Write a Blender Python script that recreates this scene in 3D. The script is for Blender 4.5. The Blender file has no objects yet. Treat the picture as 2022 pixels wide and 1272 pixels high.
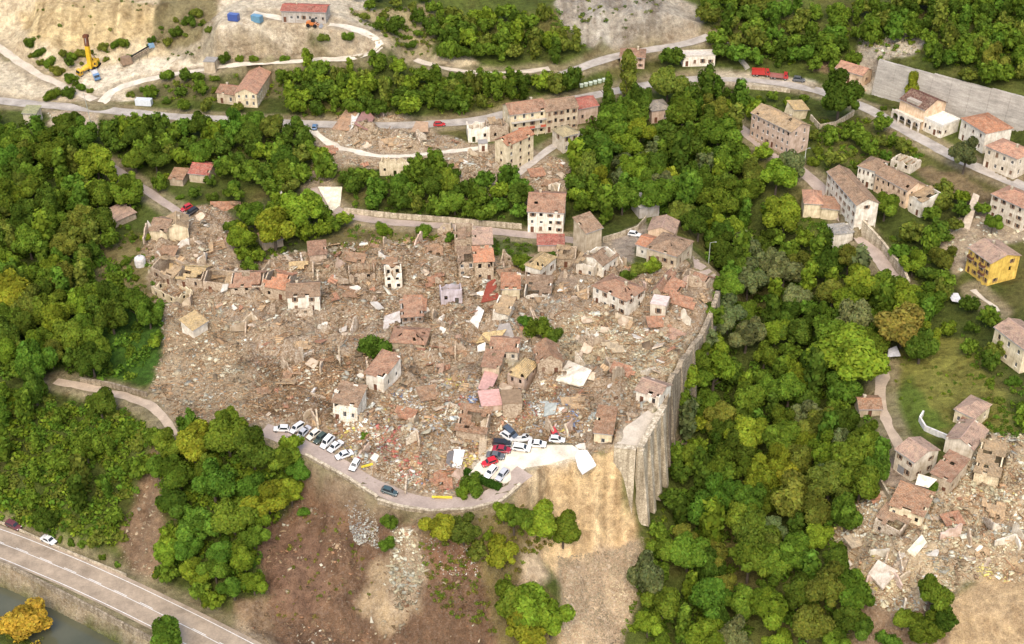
import bpy, bmesh, math, random
import numpy as np
from mathutils import Vector, Matrix
from mathutils.geometry import delaunay_2d_cdt
random.seed(11)
rng = np.random.default_rng(11)
S = bpy.context.scene
COL = S.collection
R = math.radians

# ------------------------------------------------------------------ camera, world, sun, exposure
PW, PH, FPX, CAMZ, PITCH = 2022, 1272, 2800.0, 228.6, R(33)
cam = bpy.data.cameras.new('camera'); camo = bpy.data.objects.new('camera', cam); COL.objects.link(camo)
camo.location = (0, 0, CAMZ); camo.rotation_euler = (math.pi/2 - PITCH, 0, 0)
cam.sensor_width = 36; cam.lens = 36*FPX/PW; cam.clip_start = 1; cam.clip_end = 6000
S.camera = camo
world = bpy.data.worlds.new('World'); S.world = world; world.use_nodes = True
wn = world.node_tree; bg = wn.nodes['Background']
sky = wn.nodes.new('ShaderNodeTexSky'); sky.sky_type = 'NISHITA'; sky.sun_disc = False
SUN_EL, SUN_AZ = 52, 185          # azimuth of the sun, degrees from +y clockwise
sky.sun_elevation = R(SUN_EL); sky.sun_rotation = R(SUN_AZ)
sky.air_density = 1.0; sky.dust_density = 4.0; sky.ozone_density = 1.0
bg.inputs['Strength'].default_value = 0.15
wn.links.new(sky.outputs[0], bg.inputs[0])
sl = bpy.data.lights.new('sun', 'SUN'); sl.energy = 0.8; sl.angle = R(40); sl.color = (1.0, 0.90, 0.74)
so = bpy.data.objects.new('sun', sl); COL.objects.link(so); so.location = (0, 0, 400)
sd = Vector((math.sin(R(SUN_AZ))*math.cos(R(SUN_EL)), math.cos(R(SUN_AZ))*math.cos(R(SUN_EL)), math.sin(R(SUN_EL))))
so.rotation_euler = sd.to_track_quat('Z', 'Y').to_euler()
S.view_settings.view_transform = 'Standard'; S.view_settings.look = 'None'
S.view_settings.gamma = 1; S.view_settings.use_curve_mapping = False
S.view_settings.exposure = 1.06
S.render.engine = 'CYCLES'
S.render.resolution_x, S.render.resolution_y = 1024, 644

# ------------------------------------------------------------------ pixels and rays
CP, SP = math.cos(PITCH), math.sin(PITCH)
def ray(px, py):
    u, v = (px-PW/2)/FPX, (py-PH/2)/FPX
    return np.array((u, CP - v*SP, -SP - v*CP))
def at_z(px, py, z):
    d = ray(px, py); t = (z-CAMZ)/d[2]
    return np.array((d[0]*t, d[1]*t, z))
def to_px(x, y, z):
    zz = z-CAMZ; dep = y*CP - zz*SP
    return PW/2 + FPX*x/dep, PH/2 + FPX*(-y*SP - zz*CP)/dep

# ------------------------------------------------------------------ value noise
def _h(ix, iy, s):
    n = (ix*374761393 + iy*668265263 + s*1274126177) & 0x7fffffff
    n = ((n ^ (n >> 13))*1274126177) & 0x7fffffff
    n = n ^ (n >> 16)
    return (n & 0xffff)/65535.0
def vnoise(x, y, s=0):
    x = np.asarray(x, float); y = np.asarray(y, float)
    ix = np.floor(x).astype(np.int64); iy = np.floor(y).astype(np.int64)
    fx = x-ix; fy = y-iy; fx = fx*fx*(3-2*fx); fy = fy*fy*(3-2*fy)
    a = _h(ix, iy, s); b = _h(ix+1, iy, s); c = _h(ix, iy+1, s); d = _h(ix+1, iy+1, s)
    return (a*(1-fx)+b*fx)*(1-fy) + (c*(1-fx)+d*fx)*fy
def fbm(x, y, s=0, o=4):
    r = 0; a = .5
    for i in range(o):
        r = r + a*(vnoise(x*2**i+17.3*i, y*2**i-9.1*i, s+i)-.5)*2; a *= .5
    return r

# ------------------------------------------------------------------ materials
MATS = {}
class NT:
    def __init__(s, name):
        s.m = bpy.data.materials.new(name); s.m.use_nodes = True
        s.t = s.m.node_tree; s.b = s.t.nodes['Principled BSDF']; s.out = s.t.nodes['Material Output']
        s.b.inputs['Specular IOR Level'].default_value = .12; s.b.inputs['Roughness'].default_value = .9
        MATS[name] = s.m
    def n(s, ty, **k):
        x = s.t.nodes.new('ShaderNode'+ty)
        for a, b in k.items():
            if a[0] == '_': setattr(x, a[1:], b)
            else:
                i = a.replace('__', ' ')
                x.inputs[i].default_value = b
        return x
    def l(s, a, b): s.t.links.new(a, b)
    def tc(s): return s.n('TexCoord').outputs['Object']
    def noise(s, scale, detail=4, vec=None, rough=.6):
        x = s.n('TexNoise', Scale=scale, Detail=detail, Roughness=rough)
        s.l(vec or s.tc(), x.inputs['Vector']); return x.outputs['Fac']
    def ramp(s, fac, stops):
        x = s.n('ValToRGB'); e = x.color_ramp.elements
        while len(e) < len(stops): e.new(.5)
        for i, (p, c) in enumerate(stops):
            e[i].position = p; e[i].color = (*c, 1) if len(c) == 3 else c
        s.l(fac, x.inputs['Fac']); return x.outputs['Color']
    def mix(s, a, b, fac=.5, mode='MIX'):
        x = s.n('Mix', _data_type='RGBA', _blend_type=mode)
        for v, i in ((fac, 0), (a, 6), (b, 7)):
            if hasattr(v, 'is_output'): s.l(v, x.inputs[i])
            elif i == 0: x.inputs[0].default_value = v
            else: x.inputs[i].default_value = (*v, 1)
        return x.outputs[2]
    def math(s, op, a, b=0.0):
        x = s.n('Math', _operation=op)
        for v, i in ((a, 0), (b, 1)):
            if hasattr(v, 'is_output'): s.l(v, x.inputs[i])
            else: x.inputs[i].default_value = v
        return x.outputs[0]
    def bump(s, h, st=.5, d=.1):
        x = s.n('Bump', Strength=st, Distance=d); s.l(h, x.inputs['Height']); s.l(x.outputs[0], s.b.inputs['Normal'])
    def col(s, c): s.l(c, s.b.inputs['Base Color'])
g = lambda v: (v, v, v)

def m_plain(name, c, rough=.85, var=.25, scale=2.0, spec=.12, metal=0):
    t = NT(name); f = t.noise(scale)
    t.col(t.mix(c, t.ramp(f, [(.3, g(1-var)), (.7, g(1.0+var*.3))]), 1.0, 'MULTIPLY'))
    t.b.inputs['Roughness'].default_value = rough; t.b.inputs['Specular IOR Level'].default_value = spec
    t.b.inputs['Metallic'].default_value = metal
    return t.m

# plaster: object colour, alpha of the object colour = how much masonry shows through
t = NT('plaster'); oi = t.n('ObjectInfo'); tc = t.tc()
f = t.noise(.5, 6, tc); f2 = t.noise(2.5, 5, tc)
c = t.mix(oi.outputs['Color'], t.ramp(f, [(.3, (.62, .58, .52)), (.62, g(1.04))]), 1.0, 'MULTIPLY')
stone = t.ramp(t.n('TexVoronoi', Scale=2.2).outputs['Color'], [(.2, (.30, .22, .15)), (.8, (.50, .41, .30))])
v = t.t.nodes[-1]
vor = [n for n in t.t.nodes if n.type == 'TEX_VORONOI'][0]; t.l(tc, vor.inputs['Vector'])
th = t.math('MULTIPLY', t.math('SUBTRACT', t.math('ADD', oi.outputs['Alpha'], f2), .93), 7.0)
x = t.n('Clamp'); t.l(th, x.inputs[0])
c = t.mix(c, stone, x.outputs[0])
streak = t.n('Mapping'); streak.inputs['Scale'].default_value = (2.5, 2.5, .22); t.l(tc, streak.inputs['Vector'])
fs = t.noise(1.0, 3, streak.outputs[0])
c = t.mix(c, t.ramp(fs, [(.34, (.66, .61, .54)), (.58, g(1.0))]), .6, 'MULTIPLY')
t.col(c); t.bump(f2, .4, .06)

# roof tiles: object colour, ribs along local Y ('roof_x': ribs run with y) or along local X
def m_roof(name, axis):
    t = NT(name); oi = t.n('ObjectInfo'); tc = t.tc()
    w = t.n('TexWave', _wave_type='BANDS', _bands_direction=axis, Scale=.95, Distortion=.6, Detail=1.0); t.l(tc, w.inputs['Vector'])
    w2 = t.n('TexWave', _wave_type='BANDS', _bands_direction='Y' if axis == 'X' else 'X', Scale=.62, Distortion=1.2, Detail=2.0); t.l(tc, w2.inputs['Vector'])
    big = t.noise(.45, 5, tc); sm = t.noise(3.2, 4, tc)
    vo = t.n('TexVoronoi', Scale=3.0); t.l(tc, vo.inputs['Vector'])
    c = t.mix(oi.outputs['Color'], t.ramp(big, [(.30, (.55, .52, .50)), (.48, g(.95)), (.68, (1.25, 1.18, 1.05))]), 1.0, 'MULTIPLY')
    c = t.mix(c, t.ramp(vo.outputs['Color'], [(.1, (.62, .60, .58)), (.9, (1.35, 1.28, 1.2))]), .75, 'MULTIPLY')
    c = t.mix(c, (.36, .30, .20), t.ramp(sm, [(.50, g(.05)), (.66, g(.75))]))
    c = t.mix(c, (.42, .34, .25), t.ramp(t.noise(.9, 6, tc, .7), [(.48, g(0)), (.72, g(.5))]))
    c = t.mix(c, t.ramp(w.outputs['Fac'], [(.05, g(.62)), (.5, g(1.05))]), .8, 'MULTIPLY')
    t.col(c)
    t.bump(t.math('ADD', w.outputs['Fac'], t.math('MULTIPLY', w2.outputs['Fac'], .5)), .8, .12)
m_roof('roof_x', 'X'); m_roof('roof_y', 'Y')

# leaves: object colour x leaf value; woodland leaves carry their own colour
def m_leaf(name, own):
    t = NT(name); a = t.n('Attribute', _attribute_name='leaf')
    if own: c = a.outputs['Color']
    else: c = t.mix(t.n('ObjectInfo').outputs['Color'], a.outputs['Color'], 1.0, 'MULTIPLY')
    d = t.n('BsdfDiffuse'); tr = t.n('BsdfTranslucent'); ms = t.n('MixShader', Fac=.34)
    t.l(c, d.inputs[0]); t.l(t.mix(c, (1.0, 1.0, .55), 1.0, 'MULTIPLY'), tr.inputs[0])
    t.l(d.outputs[0], ms.inputs[1]); t.l(tr.outputs[0], ms.inputs[2]); t.l(ms.outputs[0], t.out.inputs[0])
m_leaf('leaf', False); m_leaf('leaf_own', True)

# ground: zone colours live in an attribute, speckle amount in another
t = NT('terrain'); a = t.n('Attribute', _attribute_name='zone'); tc = t.tc()
sp = t.n('Attribute', _attribute_name='speckle').outputs['Fac']
big = t.noise(.06, 6, tc); mid = t.noise(.6, 5, tc); fine = t.noise(3.5, 4, tc)
c = t.mix(a.outputs['Color'], t.ramp(big, [(.3, g(.78)), (.7, g(1.12))]), 1.0, 'MULTIPLY')
c = t.mix(c, t.ramp(mid, [(.25, (.56, .53, .49)), (.75, (1.30, 1.28, 1.2))]), 1.0, 'MULTIPLY')
c = t.mix(c, t.ramp(fine, [(.3, g(.62)), (.7, g(1.32))]), .9, 'MULTIPLY')
c = t.mix(c, t.ramp(t.noise(.17, 7, tc, .7), [(.34, (.66, .60, .54)), (.5, g(1)), (.66, (1.18, 1.16, 1.1))]), 1.0, 'MULTIPLY')
vo = t.n('TexVoronoi', Scale=2.3); t.l(tc, vo.inputs['Vector'])
cr = t.ramp(vo.outputs['Color'], [(0, (.10, .06, .04)), (.25, (.26, .17, .11)), (.5, (.42, .31, .21)), (.72, (.56, .46, .34)), (.9, (.72, .66, .56))])
c = t.mix(c, cr, sp)
t.col(c); t.bump(t.math('ADD', mid, t.math('MULTIPLY', fine, .5)), 1.0, 1.0)

# stone and concrete
def m_stone(name, c1, c2, scale=1.4, mortar=(.30, .26, .20)):
    t = NT(name); tc = t.tc()
    vo = t.n('TexVoronoi', Scale=scale); t.l(tc, vo.inputs['Vector'])
    ve = t.n('TexVoronoi', Scale=scale, _feature='DISTANCE_TO_EDGE'); t.l(tc, ve.inputs['Vector'])
    c = t.ramp(vo.outputs['Color'], [(.1, c1), (.9, c2)])
    c = t.mix(mortar, c, t.ramp(ve.outputs['Distance'], [(.02, g(0)), (.10, g(1))]))
    mp = t.n('Mapping'); mp.inputs['Scale'].default_value = (.9, .9, .06); t.l(tc, mp.inputs['Vector'])
    c = t.mix(c, t.ramp(t.noise(1.0, 5, mp.outputs[0]), [(.3, (.42, .38, .32)), (.6, g(1.08))]), .9, 'MULTIPLY')
    c = t.mix(c, t.ramp(t.noise(.25, 5, tc), [(.3, g(.75)), (.7, g(1.1))]), 1.0, 'MULTIPLY')
    t.col(c); t.bump(ve.outputs['Distance'], .6, .1)
m_stone('stone_wall', (.26, .21, .145), (.42, .355, .255), 1.3, (.20, .165, .12))
m_stone('stone_pale', (.46, .39, .28), (.62, .54, .40), 1.1, (.36, .30, .21))
t = NT('concrete'); tc = t.tc()
mp = t.n('Mapping'); mp.inputs['Scale'].default_value = (.15, .15, 1.1); t.l(tc, mp.inputs['Vector'])
f = t.noise(1.2, 5, mp.outputs[0]); f2 = t.noise(.18, 6, tc); f3 = t.noise(2.0, 5, tc)
c = t.mix((.42, .385, .33), t.ramp(f, [(.3, g(.72)), (.7, g(1.15))]), 1.0, 'MULTIPLY')
c = t.mix(c, t.ramp(f2, [(.3, g(.78)), (.7, g(1.1))]), 1.0, 'MULTIPLY')
c = t.mix(c, t.ramp(f3, [(.3, g(.82)), (.7, g(1.08))]), 1.0, 'MULTIPLY'); t.col(c); t.bump(f3, .3, .05)

# roads
def m_road(name, c, var=.2):
    t = NT(name); tc = t.tc(); f = t.noise(.25, 6, tc); f2 = t.noise(2.2, 5, tc)
    k = t.mix(c, t.ramp(f, [(.3, g(1-var)), (.7, g(1+var))]), 1.0, 'MULTIPLY')
    k = t.mix(k, t.ramp(f2, [(.3, g(.85)), (.7, g(1.1))]), 1.0, 'MULTIPLY'); t.col(k); t.bump(f2, .3, .05)
m_road('asphalt_warm', (.32, .255, .185), .3); m_road('asphalt_grey', (.38, .34, .29), .3); m_road('street', (.36, .29, .24))
m_road('gravel', (.52, .45, .35)); m_road('chalk_road', (.60, .535, .42), .3); m_road('earth_path', (.42, .33, .24))
m_plain('paint_white', (.75, .74, .70), .7, .35, 3.0)
m_plain('void_shade', (.018, .015, .013), .5, .3); m_plain('frame_wood', (.22, .14, .09), .7, .3)
m_plain('frame_white', (.62, .60, .55), .6, .2); m_plain('door_wood', (.16, .075, .045), .6, .3)
m_plain('timber', (.36, .22, .12), .8, .4, 1.5); m_plain('metal_grey', (.30, .30, .30), .5, .3, 2, .4)
m_plain('tyre', (.02, .02, .02), .8); m_plain('rim', (.45, .45, .46), .35, .1, 2, .5, .6)
m_plain('lamp_glass', (.8, .8, .75), .2, .05, 2, .5); m_plain('lamp_red', (.45, .02, .02), .3, .05, 2, .5)
t = NT('glass_dark'); t.b.inputs['Base Color'].default_value = (.02, .025, .03, 1); t.b.inputs['Roughness'].default_value = .12; t.b.inputs['Specular IOR Level'].default_value = .5
t = NT('car_paint'); t.col(t.mix(t.n('ObjectInfo').outputs['Color'], t.ramp(t.noise(1.2), [(.3, g(.82)), (.7, g(1.02))]), 1.0, 'MULTIPLY'))
t.b.inputs['Roughness'].default_value = .35; t.b.inputs['Specular IOR Level'].default_value = .5; t.b.inputs['Coat Weight'].default_value = .4
t = NT('tinted'); t.col(t.mix(t.n('ObjectInfo').outputs['Color'], t.ramp(t.noise(1.1, 5), [(.3, g(.68)), (.7, g(1.08))]), 1.0, 'MULTIPLY'))
t = NT('debris'); a = t.n('Attribute', _attribute_name='piece')
t.col(t.mix(a.outputs['Color'], t.ramp(t.noise(2.6, 4), [(.3, g(.70)), (.7, g(1.12))]), 1.0, 'MULTIPLY'))
t = NT('bark'); t.col(t.ramp(t.noise(3.0), [(.3, (.05, .04, .03)), (.7, (.14, .11, .08))]))
t = NT('water'); t.b.inputs['Roughness'].default_value = .12; t.b.inputs['Specular IOR Level'].default_value = .5
t.col(t.ramp(t.noise(.06, 5), [(.3, (.055, .060, .035)), (.7, (.10, .10, .062))])); t.bump(t.noise(1.2, 4), .15, .1)

# ------------------------------------------------------------------ mesh helpers
def mesh(name, V, F, mat=None, mats=None, mi=None, smooth=False):
    me = bpy.data.meshes.new(name); me.from_pydata([tuple(v) for v in V], [], F)
    for m in (mats or ([mat] if mat else [])): me.materials.append(MATS[m])
    if mi is not None: me.polygons.foreach_set('material_index', mi)
    if smooth: me.polygons.foreach_set('use_smooth', [True]*len(me.polygons))
    me.update(); return me
def link(name, data, parent=None, loc=None, rot=None, color=None):
    o = bpy.data.objects.new(name, data); COL.objects.link(o)
    if parent is not None: o.parent = parent
    if loc is not None: o.location = loc
    if rot is not None: o.rotation_euler = rot
    if color is not None: o.color = color if len(color) == 4 else (*color, 0)
    return o
def empty(name, loc, rz=0):
    o = link(name, None, loc=loc, rot=(0, 0, rz)); o.empty_display_size = .5; return o
def tag(o, label=None, cat=None, group=None, kind=None):
    if label: o['label'] = label
    if cat: o['category'] = cat; o['kind'] = 'thing'
    if group: o['group'] = group
    if kind: o['kind'] = kind
    return o
class MB:
    def __init__(s): s.V = []; s.F = []; s.M = []
    def box(s, x0, x1, y0, y1, z0, z1, mi=0, M=None, taper=0):
        b = len(s.V); k = taper
        P = [(x0, y0, z0), (x1, y0, z0), (x1, y1, z0), (x0, y1, z0), (x0+k, y0+k, z1), (x1-k, y0+k, z1), (x1-k, y1-k, z1), (x0+k, y1-k, z1)]
        if M is not None: P = [tuple(M @ Vector(p)) for p in P]
        s.V += P; s.F += [(b+i for i in q) for q in ((0, 3, 2, 1), (4, 5, 6, 7), (0, 1, 5, 4), (1, 2, 6, 5), (2, 3, 7, 6), (3, 0, 4, 7))]
        s.F[-6:] = [tuple(q) for q in s.F[-6:]]; s.M += [mi]*6; return s
    def bar(s, a, b, r, n=6, mi=0, r2=None):
        a = Vector(a); b = Vector(b); d = (b-a).normalized(); r2 = r if r2 is None else r2
        u = d.orthogonal().normalized(); w = d.cross(u); k = len(s.V)
        for p, rr in ((a, r), (b, r2)):
            for i in range(n):
                an = 2*math.pi*i/n; s.V.append(tuple(p+(u*math.cos(an)+w*math.sin(an))*rr))
        for i in range(n): j = (i+1) % n; s.F.append((k+i, k+j, k+n+j, k+n+i)); s.M.append(mi)
        s.F.append(tuple(range(k+n-1, k-1, -1))); s.F.append(tuple(range(k+n, k+2*n))); s.M += [mi, mi]; return s
    def loft(s, rings, mi=0, caps=True):
        k = len(s.V); n = len(rings[0])
        for r in rings: s.V += [tuple(p) for p in r]
        for i in range(len(rings)-1):
            for j in range(n):
                jj = (j+1) % n; s.F.append((k+i*n+j, k+i*n+jj, k+(i+1)*n+jj, k+(i+1)*n+j)); s.M.append(mi)
        if caps:
            s.F.append(tuple(range(k+n-1, k-1, -1))); e = k+(len(rings)-1)*n; s.F.append(tuple(range(e, e+n))); s.M += [mi, mi]
        return s
    def build(s, name, mats, parent=None, **kw):
        if isinstance(mats, str): mats = [mats]
        return link(name, mesh(name, s.V, s.F, mats=mats, mi=s.M), parent, **kw)
    def data(s, name, mats):
        if isinstance(mats, str): mats = [mats]
        return mesh(name, s.V, s.F, mats=mats, mi=s.M)
# ------------------------------------------------------------------ the lie of the land: survey points (picture x, y, height) and break lines
LINES = [
 # lower road, both edges, then the river bank and bed
 [(-200,968,-22),(20,1042,-22),(250,1140,-22),(470,1252,-22),(600,1320,-22)],
 [(-200,1042,-22),(20,1116,-22),(150,1182,-22),(292,1258,-22),(400,1320,-22)],
 [(-200,1072,-28),(20,1148,-28),(150,1216,-28),(250,1275,-28),(330,1330,-28)],
 # front rim of the village and its foot
 [(340,838,-1),(440,838,-.5),(540,862,0),(600,894,0),(660,926,-.5),(720,966,-1),(760,996,-1.5),(850,1014,-2),(940,1010,-1.5),(1000,992,-.6),(1034,958,0),(1044,925,1),(1130,905,2),(1165,903,2),(1212,892,3),(1256,888,3)],
 [(560,905,-6),(610,940,-6),(680,985,-7),(745,1020,-7.5),(850,1043,-7),(940,1040,-7),(1010,1030,-7)],
 [(1040,1035,-14),(1100,1080,-18),(1180,1085,-20),(1225,1050,-20),(1252,1034,-20)],
 # right rim: the buttressed wall and its foot
 [(1256,888,3),(1306,802,4),(1322,746,5),(1392,644,6),(1418,572,7)],
 [(1252,1034,-20),(1304,950,-19),(1326,880,-18),(1402,745,-13),(1436,655,-9),(1440,600,-4)],
 # quarry shelf
 [(425,55,31.5),(480,54,31.5),(600,58,31),(620,62,30)], [(425,120,20),(520,119,19),(605,112,19)],
 # long concrete retaining wall, foot and head
 [(1722,184,14),(1800,205,14.5),(1900,232,15),(2010,262,15.5),(2150,300,16)],
 [(1742,112,26.2),(1850,147,26.6),(2010,196,27),(2150,238,27.4)],
]
PTS = [(-250,1200,-29),(20,1195,-29),(110,1262,-29),(200,1340,-29),(-250,1290,-25.5),(30,1262,-26),(80,1330,-26),(-200,1450,-22),(200,1480,-24),(450,1420,-22),
 # left woods
 (20,230,8),(20,350,3),(20,480,0),(20,620,-4),(20,780,-8),(20,900,-14),(20,1000,-19.5),(150,300,5),(250,330,4),(150,420,0),(230,450,0),(200,560,-2),(120,600,-3),(250,650,-3),
 (150,750,-6),(300,800,-3),(230,775,-4.5),(150,850,-9),(250,900,-9),(250,1000,-14),(230,1085,-19),(330,900,-5),(330,1000,-12),(320,1110,-19.5),(450,1000,-10),(440,1120,-17),(420,900,-5),(520,930,-5),(-200,400,4),(-200,700,-6),(-200,880,-15),
 # front slopes
 (560,1010,-11),(520,1150,-19),(520,1230,-22),(620,1060,-12),(700,1080,-13),(700,1250,-25),(760,1100,-13),(850,1120,-14),(850,1250,-26),(950,1100,-13),(1000,1250,-27),(1050,1120,-17),(1080,1200,-24),(1180,1250,-30),(1180,1150,-25),(1280,1080,-23),
 (1202,1000,-13.5),(700,1400,-36),(1000,1400,-38),(1300,1400,-40),
 # ravine and right bank
 (1320,1000,-22),(1300,1250,-32),(1400,1150,-29),(1400,950,-23),(1500,1250,-28),(1430,800,-19),(1470,680,-17),(1490,560,-12),(1450,470,-4),(1450,400,0),(1560,1000,-20),(1600,1150,-23),(1600,900,-15),(1540,800,-16),(1600,700,-12),(1700,900,-8.5),(1700,780,-7.5),(1700,680,-6.5),(1600,560,-6),(1560,470,-1),(1700,520,-2.5),(1620,450,2),
 (1750,760,-6),(1850,740,-3.5),(1960,740,-1),(1850,830,-5),(1960,830,-3),(1800,640,-3),(1770,570,-2),(1850,560,0),(1930,560,2),(2010,580,3),(2010,680,0),
 (1740,950,-7),(1850,930,-5.5),(2010,900,-3),(1650,1050,-13),(1760,1040,-8),(1850,1100,-10),(2010,1080,-8),(1700,1150,-17),(1800,1180,-15),(1900,1200,-14),(2010,1220,-14),(2150,1250,-12),(1700,1260,-23),(2150,700,2),(2150,950,-2),(1600,1400,-38),(2100,1400,-26),
 # village floor
 (320,600,-1.5),(320,700,-2.5),(300,560,-.5),(310,500,.5),(340,440,1.5),(450,420,2.5),(450,520,1.5),(450,620,.5),(450,740,-1),(600,500,2.5),(600,600,1.5),(600,720,.5),(600,800,.3),(750,480,3),(750,560,2.2),(750,660,1.2),(750,780,.5),(750,880,0),(900,470,3.5),(900,560,2.5),(900,660,1.6),(900,780,1),(900,880,.6),(1050,490,4),(1050,580,3.4),(1050,680,3),(1050,780,2.2),(1050,860,1.8),(1180,520,5),(1180,620,4.6),(1180,720,4),(1180,820,3),(1290,560,6.3),(1290,660,5.5),(1250,780,4),
 # upper road and grove
 (670,425,4),(780,440,4),(900,447,4),(1010,460,4.2),(1100,470,4.4),(1210,490,5),(1265,440,5.5),(1340,470,6),(1360,420,5),
 (560,440,3.5),(560,380,5),(400,345,5),(480,340,6),(560,300,8),(640,340,7),(760,390,6),(860,370,7),(960,400,6.5),(1030,345,9),(1080,400,7),(1160,400,6),(1200,330,7),(1300,330,6),(1300,250,10),(1400,300,5),(1420,230,9),(1150,300,9.5),
 # back road shelf
 (20,205,9),(200,216,9),(330,230,9.5),(480,238,10),(620,245,11),(760,248,11.5),(900,243,12),(960,236,12),(1060,208,13.5),(1180,187,14),(1290,165,14.5),(1390,154,15),(1500,158,15),(1600,174,15),(640,290,10),(740,310,9.5),(840,305,10),(940,296,11),(700,265,11),(1030,290,11),(1110,280,11),
 (1480,270,10),(1520,300,9),(1560,320,8.2),(1600,345,7.5),(1640,395,5),(1690,455,3),(1730,500,1),(1590,230,13),(1700,205,14),(1770,245,14),(1830,280,13),(1900,315,12.5),(1980,350,12),(1650,300,11),(1750,340,9.5),(1800,390,8),(1880,400,8),(1960,430,8),(1850,470,5),(1990,490,6.5),(2150,400,12),(2150,520,7),(1500,350,6),(1560,400,4),
 # quarry and hills
 (100,150,12),(180,130,14),(200,190,10),(300,150,13),(250,115,15),(150,105,16),(330,105,16),(420,140,15),(300,205,10),(450,200,10.5),(560,200,11.5),(550,170,13),(20,110,15.5),(20,60,19),(100,22,29),(200,20,30),(320,20,29),(330,70,22),(370,60,24),(400,90,21),(-200,120,15),(-200,20,25),(-200,220,8),
 (440,25,33),(540,30,32.5),(640,45,31.5),(720,58,30),(765,92,26),(740,112,22.5),(660,118,20.5),(640,20,33),(560,128,18.5),(700,150,16.5),(800,200,13.5),(800,130,18.5),(800,60,24.5),(850,25,28),(850,130,18.5),(900,139,18),(960,146,17.5),(1040,143,17.5),(950,80,22.5),(950,22,27),(950,190,14.5),(1080,165,15.5),(1100,90,22),(1150,130,18.5),(1200,114,19.5),(1280,99,20),(1350,88,21),(1100,22,31),(1200,22,33),(1200,70,25),(1300,22,32),(1320,65,25),(1400,100,20.5),(1420,60,24.5),(1450,130,17),(1500,60,24),(1500,115,18.5),(1500,20,28),(1600,140,16.5),(1600,60,23),(1600,20,27),(1680,150,15.5),(1700,85,24),(1700,20,29),(1800,60,31),(1900,100,31.5),(2010,130,32.5),(1850,20,35),(2010,20,39),(2150,120,35),(2150,20,42)]
for i in range(-3, 24, 3): PTS += [(i*100, -70, 37), (i*100, -160, 46)]
lv, le = [], []
for L in LINES:
    for i, p in enumerate(L):
        lv.append(at_z(*p))
        if i: le.append((len(lv)-2, len(lv)-1))
for p in PTS: lv.append(at_z(*p))
for x, y, z in ((-1600,120,-40),(0,60,-60),(1600,120,-40),(-1600,500,30),(1600,500,40),(-1600,3200,260),(-700,900,80),(0,950,90),(700,900,85),(0,3200,300),(1600,3200,260),(-500,260,-20),(500,260,-10),(-500,420,10),(500,420,20)): lv.append(np.array((x, y, z)))
lv = np.array(lv)
res = delaunay_2d_cdt([Vector(v[:2]) for v in lv], le, [], 0, .05)
tv = [tuple(v) for v in res[0]]; orig = res[3]
tz = [float(np.mean([lv[k][2] for k in o])) if o else None for o in orig]
for i, zv in enumerate(tz):
    if zv is None:
        dd = (lv[:, 0]-tv[i][0])**2 + (lv[:, 1]-tv[i][1])**2; k = np.argsort(dd)[:2]; tz[i] = float(lv[k, 2].mean())
def grow(a, b, s, far):
    c = list(np.arange(a, b+.01, s)); st = s
    lo = [a]; 
    while lo[-1] > far[0]: st *= 1.35; lo.append(lo[-1]-st)
    st = s; hi = [b]
    while hi[-1] < far[1]: st *= 1.35; hi.append(hi[-1]+st)
    return np.array(lo[:0:-1] + c + hi[1:])
GX = grow(-235, 235, 1.0, (-1300, 1300)); GY = grow(228, 600, 1.0, (130, 2900))
XX, YY = np.meshgrid(GX, GY); ZZ = np.zeros_like(XX)
for f in res[2]:
    a, b, c = [np.array(tv[i]) for i in f[:3]]; za, zb, zc = [tz[i] for i in f[:3]]
    i0, i1 = np.searchsorted(GX, [min(a[0], b[0], c[0]), max(a[0], b[0], c[0])]); j0, j1 = np.searchsorted(GY, [min(a[1], b[1], c[1]), max(a[1], b[1], c[1])])
    if i1 <= i0 or j1 <= j0: continue
    X = XX[j0:j1, i0:i1]; Y = YY[j0:j1, i0:i1]
    den = (b[1]-c[1])*(a[0]-c[0]) + (c[0]-b[0])*(a[1]-c[1])
    if abs(den) < 1e-9: continue
    w0 = ((b[1]-c[1])*(X-c[0]) + (c[0]-b[0])*(Y-c[1]))/den; w1 = ((c[1]-a[1])*(X-c[0]) + (a[0]-c[0])*(Y-c[1]))/den; w2 = 1-w0-w1
    k = (w0 > -1e-6) & (w1 > -1e-6) & (w2 > -1e-6)
    ZZ[j0:j1, i0:i1][k] = (w0*za + w1*zb + w2*zc)[k]
def blur(Z, n):
    for _ in range(n):
        P = np.pad(Z, 1, mode='edge'); Z = (P[:-2, 1:-1]+P[2:, 1:-1]+P[1:-1, :-2]+P[1:-1, 2:]+2*Z)/6
    return Z
ZZ = blur(ZZ, 3)
def height(x, y):
    x = np.asarray(x, float); y = np.asarray(y, float)
    i = np.clip(np.searchsorted(GX, x)-1, 0, len(GX)-2); j = np.clip(np.searchsorted(GY, y)-1, 0, len(GY)-2)
    fx = np.clip((x-GX[i])/(GX[i+1]-GX[i]), 0, 1); fy = np.clip((y-GY[j])/(GY[j+1]-GY[j]), 0, 1)
    return (ZZ[j, i]*(1-fx)+ZZ[j, i+1]*fx)*(1-fy) + (ZZ[j+1, i]*(1-fx)+ZZ[j+1, i+1]*fx)*fy
TT = np.arange(240, 1000, .6)
def ground(px, py, lift=0.0):
    d = ray(px, py); P = d[None, :]*TT[:, None]
    z = P[:, 2]+CAMZ; hh = height(P[:, 0], P[:, 1])+lift
    k = np.argmax(z < hh)
    if k == 0: k = len(TT)-1
    a = z[k-1]-hh[k-1]; b = hh[k]-z[k]; t = TT[k-1] + (TT[k]-TT[k-1])*a/max(a+b, 1e-6)
    p = d*t; return np.array((p[0], p[1], p[2]+CAMZ-lift))

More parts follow.
